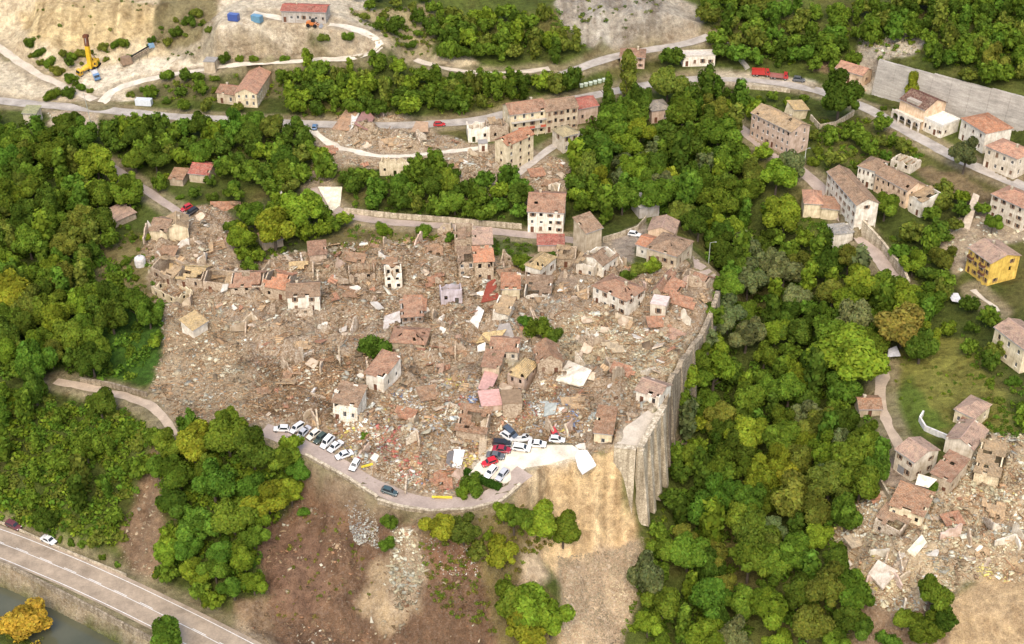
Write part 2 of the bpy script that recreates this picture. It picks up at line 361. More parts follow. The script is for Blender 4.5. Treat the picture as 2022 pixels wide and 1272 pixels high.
# ------------------------------------------------------------------ roads: shelves cut into the land
# name, picture polyline, width, material, label-free setting
ROADS = [
 ('valley_road', [(-200,1003),(20,1078),(150,1132),(250,1178),(380,1242),(500,1305)], 10.6, 'asphalt_warm'),
 ('back_road', [(-60,192),(40,204),(130,211),(220,219),(330,230),(480,238),(620,245),(760,249),(900,243),(960,236),(1060,208),(1180,187),(1290,165),(1390,154),(1500,158),(1600,174),(1650,190),(1710,212),(1770,248),(1830,281),(1900,318),(1980,352),(2080,390)], 5.6, 'asphalt_grey'),
 ('upper_village_road', [(625,370),(650,405),(680,428),(780,440),(900,448),(1010,461),(1110,472),(1180,482)], 4.0, 'street'),
 ('side_street', [(1440,235),(1480,268),(1520,299),(1560,322),(1600,350),(1640,395),(1668,432),(1692,462),(1730,503),(1772,560),(1790,600)], 5.0, 'street'),
 ('front_street', [(520,848),(560,866),(600,882),(660,912),(720,948),(770,982),(850,1000),(930,996),(990,978),(1022,952),(1036,930)], 5.2, 'street'),
 ('earth_path', [(110,752),(160,762),(220,775),(290,795),(320,820),(345,860)], 3.0, 'earth_path'),
 ('lane', [(215,325),(245,347),(290,377),(335,408),(365,428)], 3.2, 'street'),
 ('chalk_track', [(500,25),(560,40),(640,46),(710,57),(755,78),(762,96),(735,112),(660,118),(560,122),(480,126),(430,132),(330,150),(250,165),(210,185),(200,205)], 4.0, 'chalk_road'),
 ('hill_track', [(-60,60),(20,108),(60,140),(120,168),(185,198)], 3.6, 'gravel'),
 ('dozed_track', [(606,248),(630,270),(665,292),(740,309),(800,309),(880,300),(950,294)], 2.8, 'chalk_road'),
 ('wood_track', [(820,118),(850,131),(900,139),(960,146),(1030,143),(1085,136)], 3.2, 'gravel'),
 ('quarry_road', [(1100,152),(1150,132),(1200,114),(1280,99),(1360,87),(1400,72)], 5.5, 'asphalt_grey'),
 ('garden_path', [(1748,720),(1738,770),(1745,820),(1765,865),(1780,890)], 3.0, 'earth_path'),
 ('house_path', [(1922,572),(1945,592),(1972,615)], 1.8, 'gravel'),
 ('rim_lane', [(1300,470),(1345,498),(1385,526),(1412,556)], 4.5, 'street'),
 ('stepped_street', [(1015,348),(1050,322),(1085,292),(1120,276),(1150,262)], 3.5, 'asphalt_grey'),
]
def resample(P, step):
    P = np.array(P); out = [P[0]]
    for a, b in zip(P[:-1], P[1:]):
        n = max(1, int(np.linalg.norm(b[:2]-a[:2])/step))
        for i in range(1, n+1): out.append(a+(b-a)*i/n)
    return np.array(out)
def smooth(P, n):
    P = P.copy()
    for _ in range(n): P[1:-1] = (P[:-2]+P[1:-1]*2+P[2:])/4
    return P
ROADW = []; near_road = np.zeros_like(ZZ)
for name, pl, w, m in ROADS:
    P = smooth(resample([ground(*q) for q in pl], 2.0), 8)
    P[:, 2] = smooth(P, 12)[:, 2]; ROADW.append((name, P, w, m))
def inbox(P, pad):
    i0, i1 = np.searchsorted(GX, [P[:, 0].min()-pad, P[:, 0].max()+pad]); j0, j1 = np.searchsorted(GY, [P[:, 1].min()-pad, P[:, 1].max()+pad]); return i0, i1, j0, j1
for name, P, w, m in ROADW:
    Pf = resample(P, .7); i0, i1, j0, j1 = inbox(Pf, w+6); X = XX[j0:j1, i0:i1]; Y = YY[j0:j1, i0:i1]
    db = np.full(X.shape, 1e9); zb_ = np.zeros(X.shape)
    for k in range(0, len(Pf)):
        dk = (X-Pf[k, 0])**2+(Y-Pf[k, 1])**2; u_ = dk < db; db[u_] = dk[u_]; zb_[u_] = Pf[k, 2]
    d = np.sqrt(db); wt = np.clip(1-(d-w/2-1.0)/3.5, 0, 1); wt = wt*wt*(3-2*wt)
    sub = near_road[j0:j1, i0:i1]
    ZZ[j0:j1, i0:i1] = ZZ[j0:j1, i0:i1]*(1-wt) + zb_*wt; near_road[j0:j1, i0:i1] = np.maximum(sub, wt)

# ------------------------------------------------------------------ ground zones (picture outline, colour, speckle, roughness of relief)
GRASS = (.080, .105, .022)
ZONES = [
 ('wood', [(-50,240),(120,250),(260,390),(190,500),(300,600),(320,690),(290,750),(120,752),(-50,700)], (.060,.085,.018), 0, .5),
 ('meadowslope', [(200,600),(310,600),(322,690),(290,760),(180,740),(180,650)], (.055,.120,.016), 0, .3),
 ('leftclear', [(190,480),(280,470),(300,560),(310,620),(230,600),(190,560)], (.20,.17,.075), 0, .3),
 ('slideleft', [(305,860),(335,930),(318,1000),(335,1080),(310,1150),(232,1112),(255,1010),(285,930)], (.25,.17,.11), .04, 1.0),
 ('brownslide', [(600,920),(740,1000),(860,1030),(830,1080),(950,1140),(985,1250),(985,1330),(450,1330),(470,1235),(525,1180),(500,1060),(560,1000)], (.150,.088,.052), .08, 2.4),
 ('scrub', [(840,1018),(1000,1000),(1040,1030),(1050,1130),(1120,1200),(1110,1330),(985,1330),(985,1250),(950,1140),(830,1080)], (.17,.135,.055), .05, 1.2),
 ('ochre', [(740,1090),(800,1110),(830,1200),(760,1250),(700,1200)], (.38,.29,.18), .12, 1.6),
 ('riverbank', [(-200,1050),(20,1122),(150,1188),(292,1262),(400,1330),(330,1345),(240,1272),(20,1160),(-200,1090)], (.27,.235,.165), .25, .3),
 ('brownpink', [(510,1060),(580,1020),(640,1060),(650,1180),(600,1220),(540,1180)], (.185,.112,.074), .02, 1.0),
 ('palestreak', [(770,1015),(820,1030),(840,1120),(820,1200),(780,1200),(770,1120)], (.40,.32,.225), .15, 1.4),
 ('redearth', [(820,1060),(930,1080),(950,1140),(860,1140)], (.19,.10,.06), .1, .9),
 ('sand', [(1030,960),(1045,925),(1130,905),(1215,890),(1228,1000),(1255,1030),(1275,1085),(1235,1250),(1220,1330),(1090,1330),(1115,1150),(1070,1100),(1020,1010)], (.68,.505,.295), .0, 1.2),
 ('scree', [(1100,1090),(1190,1085),(1270,1060),(1275,1110),(1235,1250),(1220,1330),(1100,1330),(1110,1180)], (.50,.385,.26), .25, .6),
 ('palecliff', [(1030,1070),(1060,1060),(1085,1140),(1060,1160),(1020,1150)], (.56,.45,.32), .05, .5),
 ('rubble', [(285,500),(300,440),(430,400),(465,440),(470,520),(560,505),(650,480),(740,478),(890,455),(960,505),(1040,505),(1130,495),(1180,505),(1250,525),(1340,525),(1415,562),(1392,640),(1322,745),(1306,800),(1256,885),(1212,888),(1150,895),(1130,870),(1000,870),(930,940),(900,985),(840,990),(760,975),(700,925),(640,872),(540,842),(440,832),(340,836),(296,770),(325,700),(312,600)], (.30,.228,.15), .34, 1.6),
 ('slidedirt', [(296,760),(325,690),(330,620),(400,600),(470,640),(500,740),(500,815),(430,832),(340,838)], (.37,.285,.185), .08, .9),
 ('pale', [(1110,640),(1180,620),(1300,660),(1360,660),(1322,745),(1250,760),(1150,720),(1090,690)], (.42,.345,.22), .18, 1.1),
 ('darkrub', [(640,700),(740,700),(720,830),(640,840),(480,810),(520,720)], (.17,.108,.062), .25, 1.7),
 ('carpark', [(925,935),(985,868),(1060,880),(1130,880),(1158,898),(1130,908),(1045,922),(1000,955),(950,935)], (.80,.74,.61), 0, .05),
 ('terrace', [(1215,880),(1232,845),(1290,800),(1306,803),(1258,886)], (.58,.51,.40), .05, .05),
 ('piazza', [(1185,480),(1235,455),(1275,440),(1285,470),(1255,490),(1250,520),(1190,510)], (.36,.31,.26), 0, .05),
 ('villagegreen', [(690,435),(880,450),(870,480),(740,490),(650,500),(630,480)], (.15,.13,.045), .08, .4),
 ('villagegreen2', [(960,460),(1050,470),(1055,500),(1030,510),(980,505)], (.09,.12,.03), .05, .4),
 ('grove', [(455,430),(560,370),(650,360),(690,430),(640,470),(560,500),(470,520)], (.07,.085,.022), .05, .5),
 ('back_rubble', [(612,252),(700,212),(790,225),(860,262),(930,285),(1000,285),(1140,330),(1150,385),(1040,395),(930,385),(830,330),(690,335),(650,330)], (.34,.27,.18), .32, 1.3),
 ('palebank', [(650,280),(660,360),(680,430),(630,420),(610,360),(620,280)], (.40,.33,.22), .2, .6),
 ('chalk', [(-50,-60),(430,-60),(430,55),(600,58),(612,112),(430,124),(430,148),(300,160),(200,200),(60,130),(-50,80)], (.60,.51,.355), .02, .9),
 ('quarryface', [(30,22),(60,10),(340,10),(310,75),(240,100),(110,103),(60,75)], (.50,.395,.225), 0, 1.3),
 ('shelfface', [(425,56),(600,60),(614,112),(520,121),(425,123)], (.30,.25,.17), .06, 1.1),  # stained rock, darkened further so the steep face reads as shaded
 ('ridgeface', [(330,100),(400,40),(440,20),(430,120),(360,118)], (.38,.335,.245), .06, 1.6),
 ('chalk2', [(-50,90),(60,140),(190,200),(40,200),(-50,190)], (.62,.55,.42), .03, .4),
 ('yard', [(90,170),(200,130),(310,110),(430,125),(430,145),(300,165),(260,200),(150,200)], (.70,.63,.50), 0, .15),
 ('quarrytop', [(430,-60),(720,-60),(740,50),(770,95),(700,112),(610,62),(430,55)], (.58,.52,.41), .05, .35),
 ('cliffroad', [(85,215),(200,222),(192,262),(160,278),(120,262)], (.52,.44,.33), .2, .5),
 ('slopegreen', [(300,150),(430,150),(560,130),(560,190),(430,200),(300,200),(240,185)], (.13,.125,.05), .03, .4),
 ('slopegreen3', [(330,-40),(430,-40),(430,20),(400,70),(330,100),(300,80)], (.22,.19,.10), .02, .5),
 ('woodclear', [(855,105),(925,110),(945,125),(900,135),(850,125)], (.66,.57,.40), 0, .3),
 ('greyrock', [(1075,-60),(1330,-60),(1300,60),(1255,92),(1160,92),(1110,40)], (.34,.315,.27), .06, 2.4),
 ('greyrock2', [(1310,-20),(1385,20),(1390,90),(1300,80)], (.42,.38,.31), .05, .7),
 ('rocknose', [(1700,75),(1780,60),(1825,85),(1800,110),(1745,115),(1725,180),(1690,175),(1690,120)], (.46,.41,.33), .08, .8),
 ('redsoil', [(1590,110),(1640,110),(1645,140),(1600,140)], (.24,.17,.10), .05, .4),
 ('trucksyard', [(1385,138),(1500,140),(1610,160),(1610,180),(1480,172),(1385,162)], (.70,.65,.54), 0, .05),
 ('rightbank', [(1600,230),(1790,230),(1850,320),(1760,330),(1640,330)], (.12,.125,.035), 0, .4),
 ('brownyard', [(1800,320),(1900,350),(1990,400),(1900,400),(1840,370)], (.20,.15,.08), .05, .3),
 ('houseyard', [(1850,455),(1940,400),(2030,440),(2030,480),(1940,490),(1890,545),(1860,500)], (.38,.31,.22), .15, .3),
 ('meadow', [(1745,690),(1900,665),(1965,760),(2030,850),(1960,880),(1800,850),(1757,780)], (.205,.205,.050), 0, .2),
 ('meadowgreen', [(1755,780),(1800,740),(1830,800),(1890,850),(1800,855)], (.115,.165,.028), 0, .15),
 ('lawn', [(1560,430),(1650,430),(1640,470),(1570,470)], (.11,.135,.03), 0, .2),
 ('lowright', [(1690,1180),(1800,1205),(1880,1185),(1860,1420),(1680,1420)], (.25,.17,.105), .15, 1.0),
 ('hilltop', [(690,20),(860,0),(850,110),(790,125),(770,95),(740,50)], (.33,.285,.165), .03, .8),
 ('right_rubble', [(1640,1055),(1690,1000),(1760,960),(1830,960),(1920,860),(2060,860),(2060,1150),(1900,1140),(1870,1190),(1780,1215),(1720,1190),(1670,1120)], (.46,.37,.235), .3, 1.4),
 ('sandright', [(1880,1185),(1960,1120),(2060,1080),(2100,1400),(1850,1400)], (.46,.34,.20), .05, .7),
 ('apron', [(1738,915),(1765,895),(1800,945),(1850,975),(1760,975),(1730,940)], (.36,.29,.23), 0, .05),
 ('bareleft', [(470,1180),(530,1180),(560,1330),(440,1330)], (.22,.15,.09), .1, .7),
 ('slip', [(1300,880),(1330,810),(1368,860),(1360,910),(1320,920)], (.33,.25,.18), .05, .4),
]
def pnpoly(poly, X, Y):
    ins = np.zeros(X.shape, bool); n = len(poly); j = n-1
    for i in range(n):
        xi, yi = poly[i][:2]; xj, yj = poly[j][:2]
        if yi != yj: ins ^= ((yi > Y) != (yj > Y)) & (X < (xj-xi)*(Y-yi)/(yj-yi)+xi)
        j = i
    return ins
ZC = np.empty(XX.shape+(3,)); ZC[:] = GRASS
spk = np.zeros_like(XX); rough = np.full_like(XX, .5); ZW = {}
wx = XX + 2.2*fbm(XX*.22, YY*.22, 3, 3); wy = YY + 2.2*fbm(XX*.22, YY*.22, 9, 3)
gmix = fbm(XX*.035, YY*.035, 21, 4)
ZC *= (1+.5*gmix[..., None]); dry = np.clip((fbm(XX*.05+40, YY*.05, 5, 4))*2.2, 0, 1)[..., None]
ZC = ZC*(1-dry*.6) + np.array((.17, .135, .055))*dry*.6
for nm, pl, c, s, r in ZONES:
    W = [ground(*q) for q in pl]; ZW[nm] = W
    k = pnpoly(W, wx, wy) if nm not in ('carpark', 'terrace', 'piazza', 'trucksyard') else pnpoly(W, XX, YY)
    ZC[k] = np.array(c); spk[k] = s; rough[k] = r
for _ in range(1): ZC = np.stack([blur(ZC[..., i], 1) for i in range(3)], -1)
spk = blur(spk, 2); rough = blur(rough, 3)
# relief of the ground
rel = rough*(1-near_road)*(np.hypot(XX, YY-400) < 420)
ZZ = ZZ + rel*(fbm(XX*.11, YY*.11, 31, 5)*1.5 + fbm(XX*.42, YY*.42, 41, 3)*.45)
RUB = np.zeros_like(ZZ)
for nm in ('rubble', 'back_rubble', 'right_rubble'): RUB = np.maximum(RUB, pnpoly(ZW[nm], XX, YY))
for nm in ('slidedirt', 'carpark', 'terrace', 'piazza'): RUB *= ~pnpoly(ZW[nm], XX, YY)
RUB = blur(RUB, 4)*(1-near_road)
ridge = 1-np.abs(fbm(XX*.085, YY*.085, 121, 3))*2.4
ZZ = ZZ + RUB*(np.clip(ridge, -.6, 1)*2.3 + fbm(XX*.22, YY*.22, 131, 3)*1.5 - 1.1)
verge = np.clip(near_road*1.2-.1, 0, .75)[..., None]*(.6+.4*vnoise(XX*.3, YY*.3, 8))[..., None]; ZC = ZC*(1-verge) + np.array((.37,.30,.205))*verge
ks = pnpoly(ZW['sand'], XX, YY) | pnpoly(ZW['brownslide'], XX, YY) | pnpoly(ZW['slideleft'], XX, YY) | pnpoly(ZW['shelfface'], XX, YY) | pnpoly(ZW['ridgeface'], XX, YY) | pnpoly(ZW['greyrock'], XX, YY)
ks = blur(ks.astype(float), 4)*(1-near_road); ZZ = ZZ + ks*(fbm(XX*.26, YY*.06, 101, 4)*2.8 + fbm(XX*.8, YY*.2, 103, 2)*.5 - .6)   # gullies running down the bare slopes
kq = blur((pnpoly(ZW['sand'], XX, YY) & ~pnpoly(ZW['scree'], XX, YY)).astype(float), 3); ZZ = ZZ + kq*(1-near_road)*(fbm(XX*.17, YY*.03, 141, 3)*5.0-1.0)
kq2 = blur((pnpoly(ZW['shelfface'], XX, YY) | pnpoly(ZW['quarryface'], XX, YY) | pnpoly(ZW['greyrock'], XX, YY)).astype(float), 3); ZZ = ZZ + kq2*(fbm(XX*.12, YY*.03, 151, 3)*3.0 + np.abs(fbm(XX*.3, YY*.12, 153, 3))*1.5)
stain_shade = fbm(XX*.55, YY*.07, 161, 4); ZC = ZC*(1+(np.clip(kq+kq2, 0, 1)*stain_shade*.75)[..., None]*np.array((.9, 1.0, 1.1)))   # mineral streaks on the bare faces; on the quarry shelf they also stand for shade
kb = blur((pnpoly(ZW['brownslide'], XX, YY) | pnpoly(ZW['slideleft'], XX, YY) | pnpoly(ZW['scrub'], XX, YY)).astype(float), 4)*(1-near_road); ZZ = ZZ + kb*(np.abs(fbm(XX*.10, YY*.035, 171, 3))*4.5-1.2)
# rubble heaps, (picture x, y, radius m, height m)
HEAPS = [(735,262,10,6.0),(690,250,8,4.5),(800,275,7,2.0),(420,450,10,2.2),(430,520,9,2.0),(700,600,9,1.6),(560,640,10,1.6),(640,720,8,1.8),(850,760,10,1.6),(950,800,8,1.8),(850,880,9,1.5),(780,930,8,1.3),(1000,650,8,1.6),(1130,620,9,1.8),(1320,620,8,2.0),(1360,590,7,2.0),(1100,820,8,1.4),(700,530,8,1.6),(830,540,7,1.6),(1060,370,9,2.4),(960,340,8,1.8),(1850,1060,10,1.8),(1930,1040,10,2.0),(1960,940,8,2.0),(1780,1100,7,1.3),(600,540,7,1.8),(480,560,8,1.5)]
for hx, hy, r, hh in HEAPS:
    c = ground(hx, hy); i0, i1, j0, j1 = inbox(c[None], r*2)
    d2 = ((XX[j0:j1, i0:i1]-c[0])**2 + (YY[j0:j1, i0:i1]-c[1])**2)/r**2
    ZZ[j0:j1, i0:i1] += hh*np.exp(-d2*1.6)*(1-near_road[j0:j1, i0:i1])*(.8+.5*fbm(XX[j0:j1, i0:i1]*.3, YY[j0:j1, i0:i1]*.3, 77, 3))
for nm in ('carpark', 'terrace', 'piazza', 'trucksyard'):        # made ground is level
    k = pnpoly(ZW[nm], XX, YY); w = np.clip(blur(k.astype(float), 4)*1.3, 0, 1); lev = np.mean(ZZ[k])
    X0, Y0 = XX[k], YY[k]; A = np.c_[X0, Y0, np.ones(len(X0))]; co = np.linalg.lstsq(A, ZZ[k], rcond=None)[0]
    pl_ = co[0]*XX + co[1]*YY + co[2]; ZZ = np.where(w > 0.01, ZZ*(1-w)+pl_*w, ZZ)
# ------------------------------------------------------------------ houses: where they stand (levelled into the land before it is meshed)
WC = dict(w=(.80,.75,.64), c=(.74,.64,.44), b=(.56,.47,.34), p=(.60,.46,.36), y=(.80,.56,.13), g=(.44,.41,.37), pe=(.74,.56,.39), l=(.58,.52,.55), s=(.46,.38,.28), pw=(.70,.63,.51))
RC = dict(br=(.27,.175,.115), rb=(.32,.175,.115), Or=(.46,.205,.115), sa=(.47,.255,.175), tan=(.40,.29,.17), pk=(.40,.275,.215), mar=(.12,.05,.042), red=(.36,.10,.08), gy=(.31,.29,.26), yt=(.48,.36,.18), ol=(.38,.33,.19), gr=(.33,.36,.19), sl=(.33,.34,.34), rust=(.31,.17,.10))
HS = []
def H(label, A, B, d, h, roof, rise, w, r, fl=2, dm=.15, pl=.1, cat='house', name='house', **k):
    HS.append(dict(label=label, A=A, B=B, d=d, h=h, roof=roof, rise=rise, w=WC[w], r=RC[r], fl=fl, dm=dm, pl=pl, cat=cat, name=name, **k))
# central village
H('white two-storey house with brown roof standing alone in the rubble', (570,618), (633,615), 8, 5.6, 'g', 1.8, 'w', 'br', 2, .1, .02, cols=2)
H('tall white ruined house with rows of gaping windows and fallen roof', (761,573), (795,571), 6, 7.6, 'n', 1, 'w', 'br', 3, .6, .1, name='ruined_house', cols=2)
H('narrow tower house with bright orange roof and broken front wall', (938,557), (975,555), 6, 7.2, 's', 1.6, 'c', 'Or', 2, .08, .45, cols=2)
H('narrow house with faded pink roof behind the orange-roofed tower house', (936,523), (972,522), 7, 7.4, 's', 1.6, 'b', 'pk', 2, .15, .4, cols=1)
H('dark brown roofed house beside the upper village road and the pink roof', (898,500), (934,500), 7, 5.4, 's', 1.6, 'b', 'br', 1, .3, .5, cols=2)
H('brown roofed house with dark timber front below the upper brown roof', (906,548), (937,547), 7, 5.2, 's', 1.5, 'g', 'br', 2, .35, .6, cols=2)
H('small cream house with clean orange roof beside the dark red debris', (991,598), (1026,598), 6, 5, 's', 1.5, 'c', 'Or', 1, .02, .1, cols=2)
H('white house with yellowish hipped roof below the red shed', (1037,551), (1066,561), 9, 5.2, 'h', 2.0, 'w', 'yt', 1, .12, .1, cols=2)
H('white and pink low house with tan roof beside the stone piazza', (1137,543), (1172,554), 7, 4.6, 'g', 1.5, 'pw', 'tan', 1, .25, .2, cols=2)
H('long white house with dark brown roof on the edge of the piazza', (1190,549), (1219,529), 8, 4.6, 'g', 1.6, 'w', 'br', 1, .3, .25, cols=3)
H('ruined house with strip of tan roof behind the yellowish hipped roof', (1098,528), (1136,530), 6, 3.4, 's', 1.0, 'b', 'tan', 1, .35, .5)
H('large white house with hipped red-brown roof near the rim lane', (1170,597), (1235,627), 9, 5.8, 'h', 2.0, 'w', 'rb', 2, .06, .08, cols=4, chim=1)
H('tall windowless beige block with brown lean-to roof beside the piazza', (1156,503), (1187,492), 6.5, 7.8, 's', 2.2, 'b', 'br', 0, .06, .05)
H('yellow barn with pinkish brown gable roof at the head of the piazza', (1279,473), (1330,480), 8, 3.6, 'p', 1.5, 'pe', 'pk', 0, .03, .05, cat='barn', name='barn')
H('stone house with wide hipped brown roof on the rim lane', (1276,516), (1334,534), 11, 5.0, 'h', 2.0, 'b', 'br', 1, .1, .35, cols=4)
H('small white annex with orange roof joined to the wide hipped house', (1256,505), (1277,511), 7, 4.2, 'g', 1.0, 'w', 'Or', 1, .05, .02, cols=1)
H('low shed with dark red metal roof below the upper village road', (1062,497), (1113,497), 4.5, 2.6, 's', .9, 'p', 'red', 0, .05, .2, cat='shed', name='shed')
H('big white three-storey house with broad brown roof on the upper village road', (1042,459), (1112,462), 14, 7.8, 'g', 2.8, 'w', 'rb', 3, .06, .02, cols=4, chim=1)
H('cream gabled house with tan roof at the lane end of the village', (331,478), (374,474), 8, 4.8, 'p', 1.6, 'c', 'tan', 0, .08, .05)
H('low cream house with brown roof joined to the cream gabled house', (298,474), (331,478), 9, 3.8, 'g', 1.8, 'c', 'br', 0, .1, .1)
H('shattered cream house wall leaning out at the landslide rim of the village', (301,583), (347,606), 7, 3.8, 'n', 1, 'c', 'tan', 1, .5, .25, name='ruined_house', cols=3)
H('small white house sunk in the landslide with yellow strip on its roof', (383,668), (411,652), 5, 3.2, 's', 1.2, 'w', 'yt', 0, .05, .02, tilt=(.06,-.05))
H('ruined house with sagging tan roof at the tank end of the broken row', (300,548), (343,566), 8, 3.6, 'g', 1.5, 'b', 'tan', 1, .5, .5, tilt=(.03,.05))
H('ruined house with torn yellow-tan roof in the broken row', (352,566), (402,572), 8, 3.4, 'g', 1.7, 'pw', 'yt', 1, .5, .5, tilt=(.04,-.06))
H('ruined house with long tan roof in the middle of the broken row', (402,578), (456,582), 8, 3.8, 'g', 1.8, 'b', 'tan', 1, .4, .5, tilt=(-.03,.05))
H('ruined house with terracotta roof in the broken row', (458,590), (522,592), 9, 4.6, 'g', 2.0, 'pw', 'rb', 2, .35, .45, tilt=(.02,-.04), cols=3)
H('ruined house with rust orange roof beside the white two-storey house', (520,588), (566,594), 9, 4.4, 'g', 1.9, 'b', 'Or', 1, .4, .5, tilt=(.05,.05))
H('beige house with brown hipped roof and three dark windows beside the round bush', (772,702), (840,707), 8, 4.8, 'h', 1.8, 'b', 'rb', 1, .1, .3, cols=4, porch=1)
H('white house with large brown lean-to roof in the middle of the rubble', (724,766), (759,777), 9, 5.2, 's', 1.6, 'w', 'rb', 1, .12, .1, cols=1, tilt=(.03,.02))
H('broken white house with brown roof and open front above the parked white cars', (658,830), (706,838), 7, 6.0, 's', 1.8, 'w', 'br', 1, .2, .3, cols=3, tilt=(-.03,.03))
H('pink house with yellow-tan hipped roof and dark windows', (1002,774), (1035,784), 8, 6.2, 'h', 2.8, 'p', 'yt', 2, .08, .1, cols=2)
H('ruined house with steep brown tiled gable beside the pink house', (1062,742), (1110,738), 8, 4.4, 'p', 2.4, 'b', 'rust', 1, .2, .5)
H('low beige house with brown roof between pink house and pink slab', (952,744), (986,748), 6, 3.6, 's', 1.4, 'b', 'rb', 0, .2, .3)
H('house with wide brown roof behind the pink house', (968,712), (1022,716), 7, 3.8, 'g', 1.8, 'pw', 'rb', 1, .2, .3, cols=3)
H('flat-topped building with faded pink roof slab among white debris', (952,824), (992,820), 7, 3.4, 'f', .3, 'p', 'pk', 0, .05, .2, rcol=(.56,.33,.28))
H('square beige block with rubble on its flat top beside the pink roof slab', (993,828), (1031,826), 6, 5, 'f', .3, 's', 'br', 0, .2, .5, rcol=(.30,.21,.13))
H('small house with sloping red roof above the sand cliff', (1172,882), (1207,886), 9, 4.8, 's', 1.8, 'c', 'rust', 1, .04, .15, cols=1)
H('white house with brown roof on the edge of the buttressed wall', (1255,792), (1300,808), 7, 3.8, 'g', 1.6, 'w', 'pk', 1, .1, .1, cols=2)
H('small pinkish white flat-roofed building with open ground floor', (1283,624), (1313,629), 5, 4.2, 'f', .25, 'pw', 'pk', 1, .02, .1, rcol=(.68,.55,.48))
H('narrow house with long brown ridge roof between the white house and the rim lane', (1288,596), (1304,600), 12, 4.2, 'p', 1.2, 'b', 'rb', 1, .1, .3, cols=1)
H('low ruined house with brown roof along the rim lane', (1345,560), (1392,578), 5, 3.0, 'g', 1.2, 'b', 'rb', 0, .35, .5)
H('lavender and yellow ruined house front standing in the rubble', (871,603), (913,600), 5, 5.6, 'n', 1, 'l', 'br', 1, .3, .1, name='ruined_house', cols=2)
H('grey house with reddish brown roof sunk in the middle of the rubble', (795,653), (836,650), 7, 4.8, 's', 1.8, 'g', 'rb', 2, .2, .2, cols=3)
H('half-buried house with tan roof and white front below the orange roof', (972,632), (1003,637), 6, 3.2, 's', 1.6, 'w', 'tan', 0, .15, .3, tilt=(.05,.08))
H('ruined house with brown roof on white pillars beside the clean orange roof', (1034,602), (1084,606), 8, 4.0, 's', 1.8, 'w', 'br', 1, .3, .3, cols=4)
H('collapsed house with tilted brown roof behind the parked black car', (900,866), (958,872), 8, 3.0, 's', 1.8, 's', 'rust', 0, .35, .6, tilt=(.08,.05))
H('roofless stone house with dark timbers at the back of the rubble', (690,560), (742,556), 8, 3.4, 'n', 1, 's', 'br', 1, .7, .7, name='ruined_house')
H('ruined house with reddish roof beside the green garden, back of the village', (612,520), (646,517), 6, 3.0, 's', 1.2, 'p', 'rb', 0, .2, .4)
H('rusty brown shed roof among the grove trees', (522,495), (560,486), 5, 2.8, 's', .8, 's', 'rust', 0, .05, .3, cat='shed', name='shed')
H('collapsed shed with pinkish brown roof beside the lane', (228,450), (270,432), 7, 2.4, 's', 1.0, 's', 'pk', 0, .3, .5, cat='shed', name='shed')
# back row
H('long three-storey house with red balcony and orange-brown roof on the back road', (1008,273), (1078,263), 9, 9.0, 'g', 2.2, 'c', 'rb', 3, .1, .12, cols=4, balcony=1)
H('long three-storey house with patched roof joined to the red-balcony house', (1078,263), (1140,254), 9, 8.4, 'g', 2.0, 'b', 'br', 3, .12, .15, cols=5)
H('low barn with bright red roof at the end of the back row', (1140,246), (1180,238), 9, 6.0, 'g', 1.6, 'p', 'red', 1, .03, .1, cat='barn', name='barn')
H('roofless white shell of a house beside the back road', (925,282), (968,280), 9, 6.0, 'n', 1, 'w', 'br', 1, .45, .3, name='ruined_house')
H('ruined stone house with dark archway beside the red-balcony house', (968,280), (1004,276), 8, 6.4, 'n', 1, 's', 'tan', 1, .3, .6, name='ruined_house', cols=2, roofbit=1)
H('cream four-storey tower house with red roof beside the stepped street', (1002,343), (1053,320), 6, 10.6, 'g', 1.6, 'c', 'Or', 4, .05, .03, cols=3)
H('pale house with olive hipped roof on the stepped street', (1112,303), (1141,295), 7, 6.4, 'h', 1.6, 'pw', 'ol', 2, .03, .05, cols=2)
H('tiny white hut with brown door at the end of the dozed track', (946,300), (963,299), 3, 3.0, 'f', .2, 'w', 'gy', 0, .02, .1, cat='hut', name='hut', door=1)
H('ruined beige house front with three small windows above the grove', (750,347), (811,350), 6, 6.0, 'n', 1, 'c', 'br', 1, .4, .4, name='ruined_house', cols=3)
H('long pale farm building with pinkish red roof in front of the quarry', (467,211), (509,213), 20, 5.6, 'p', 1.8, 'c', 'sa', 2, .04, .1, cols=3, sidecols=7)
H('low wing with red-brown roof joined to the long farm building', (430,203), (466,208), 8, 4.2, 'g', 1.4, 'b', 'rb', 1, .15, .2)
H('red-roofed cottage in the clearing of the wood below the back road', (375,359), (413,363), 9, 3.4, 'g', 1.6, 'b', 'red', 0, .06, .3)
H('low hut with brown-red roof beside the red-roofed cottage', (336,366), (362,368), 6, 2.6, 's', 1.0, 's', 'rust', 0, .15, .4, cat='hut', name='hut')
H('grey works building with pink roof edge on the quarry shelf', (557,44), (644,47), 8, 4.6, 'g', .9, 'g', 'red', 1, .01, .02, cols=7)
H('small concrete hut at the foot of the quarry wall', (404,143), (426,144), 4.5, 4.2, 'f', .25, 'b', 'gy', 0, .02, .1, cat='hut', name='hut')
H('small pale hut with olive green roof at the edge of the landslide wood', (49,246), (75,247), 5, 4.6, 's', .6, 'pw', 'gr', 0, .02, .1, cat='hut', name='hut')
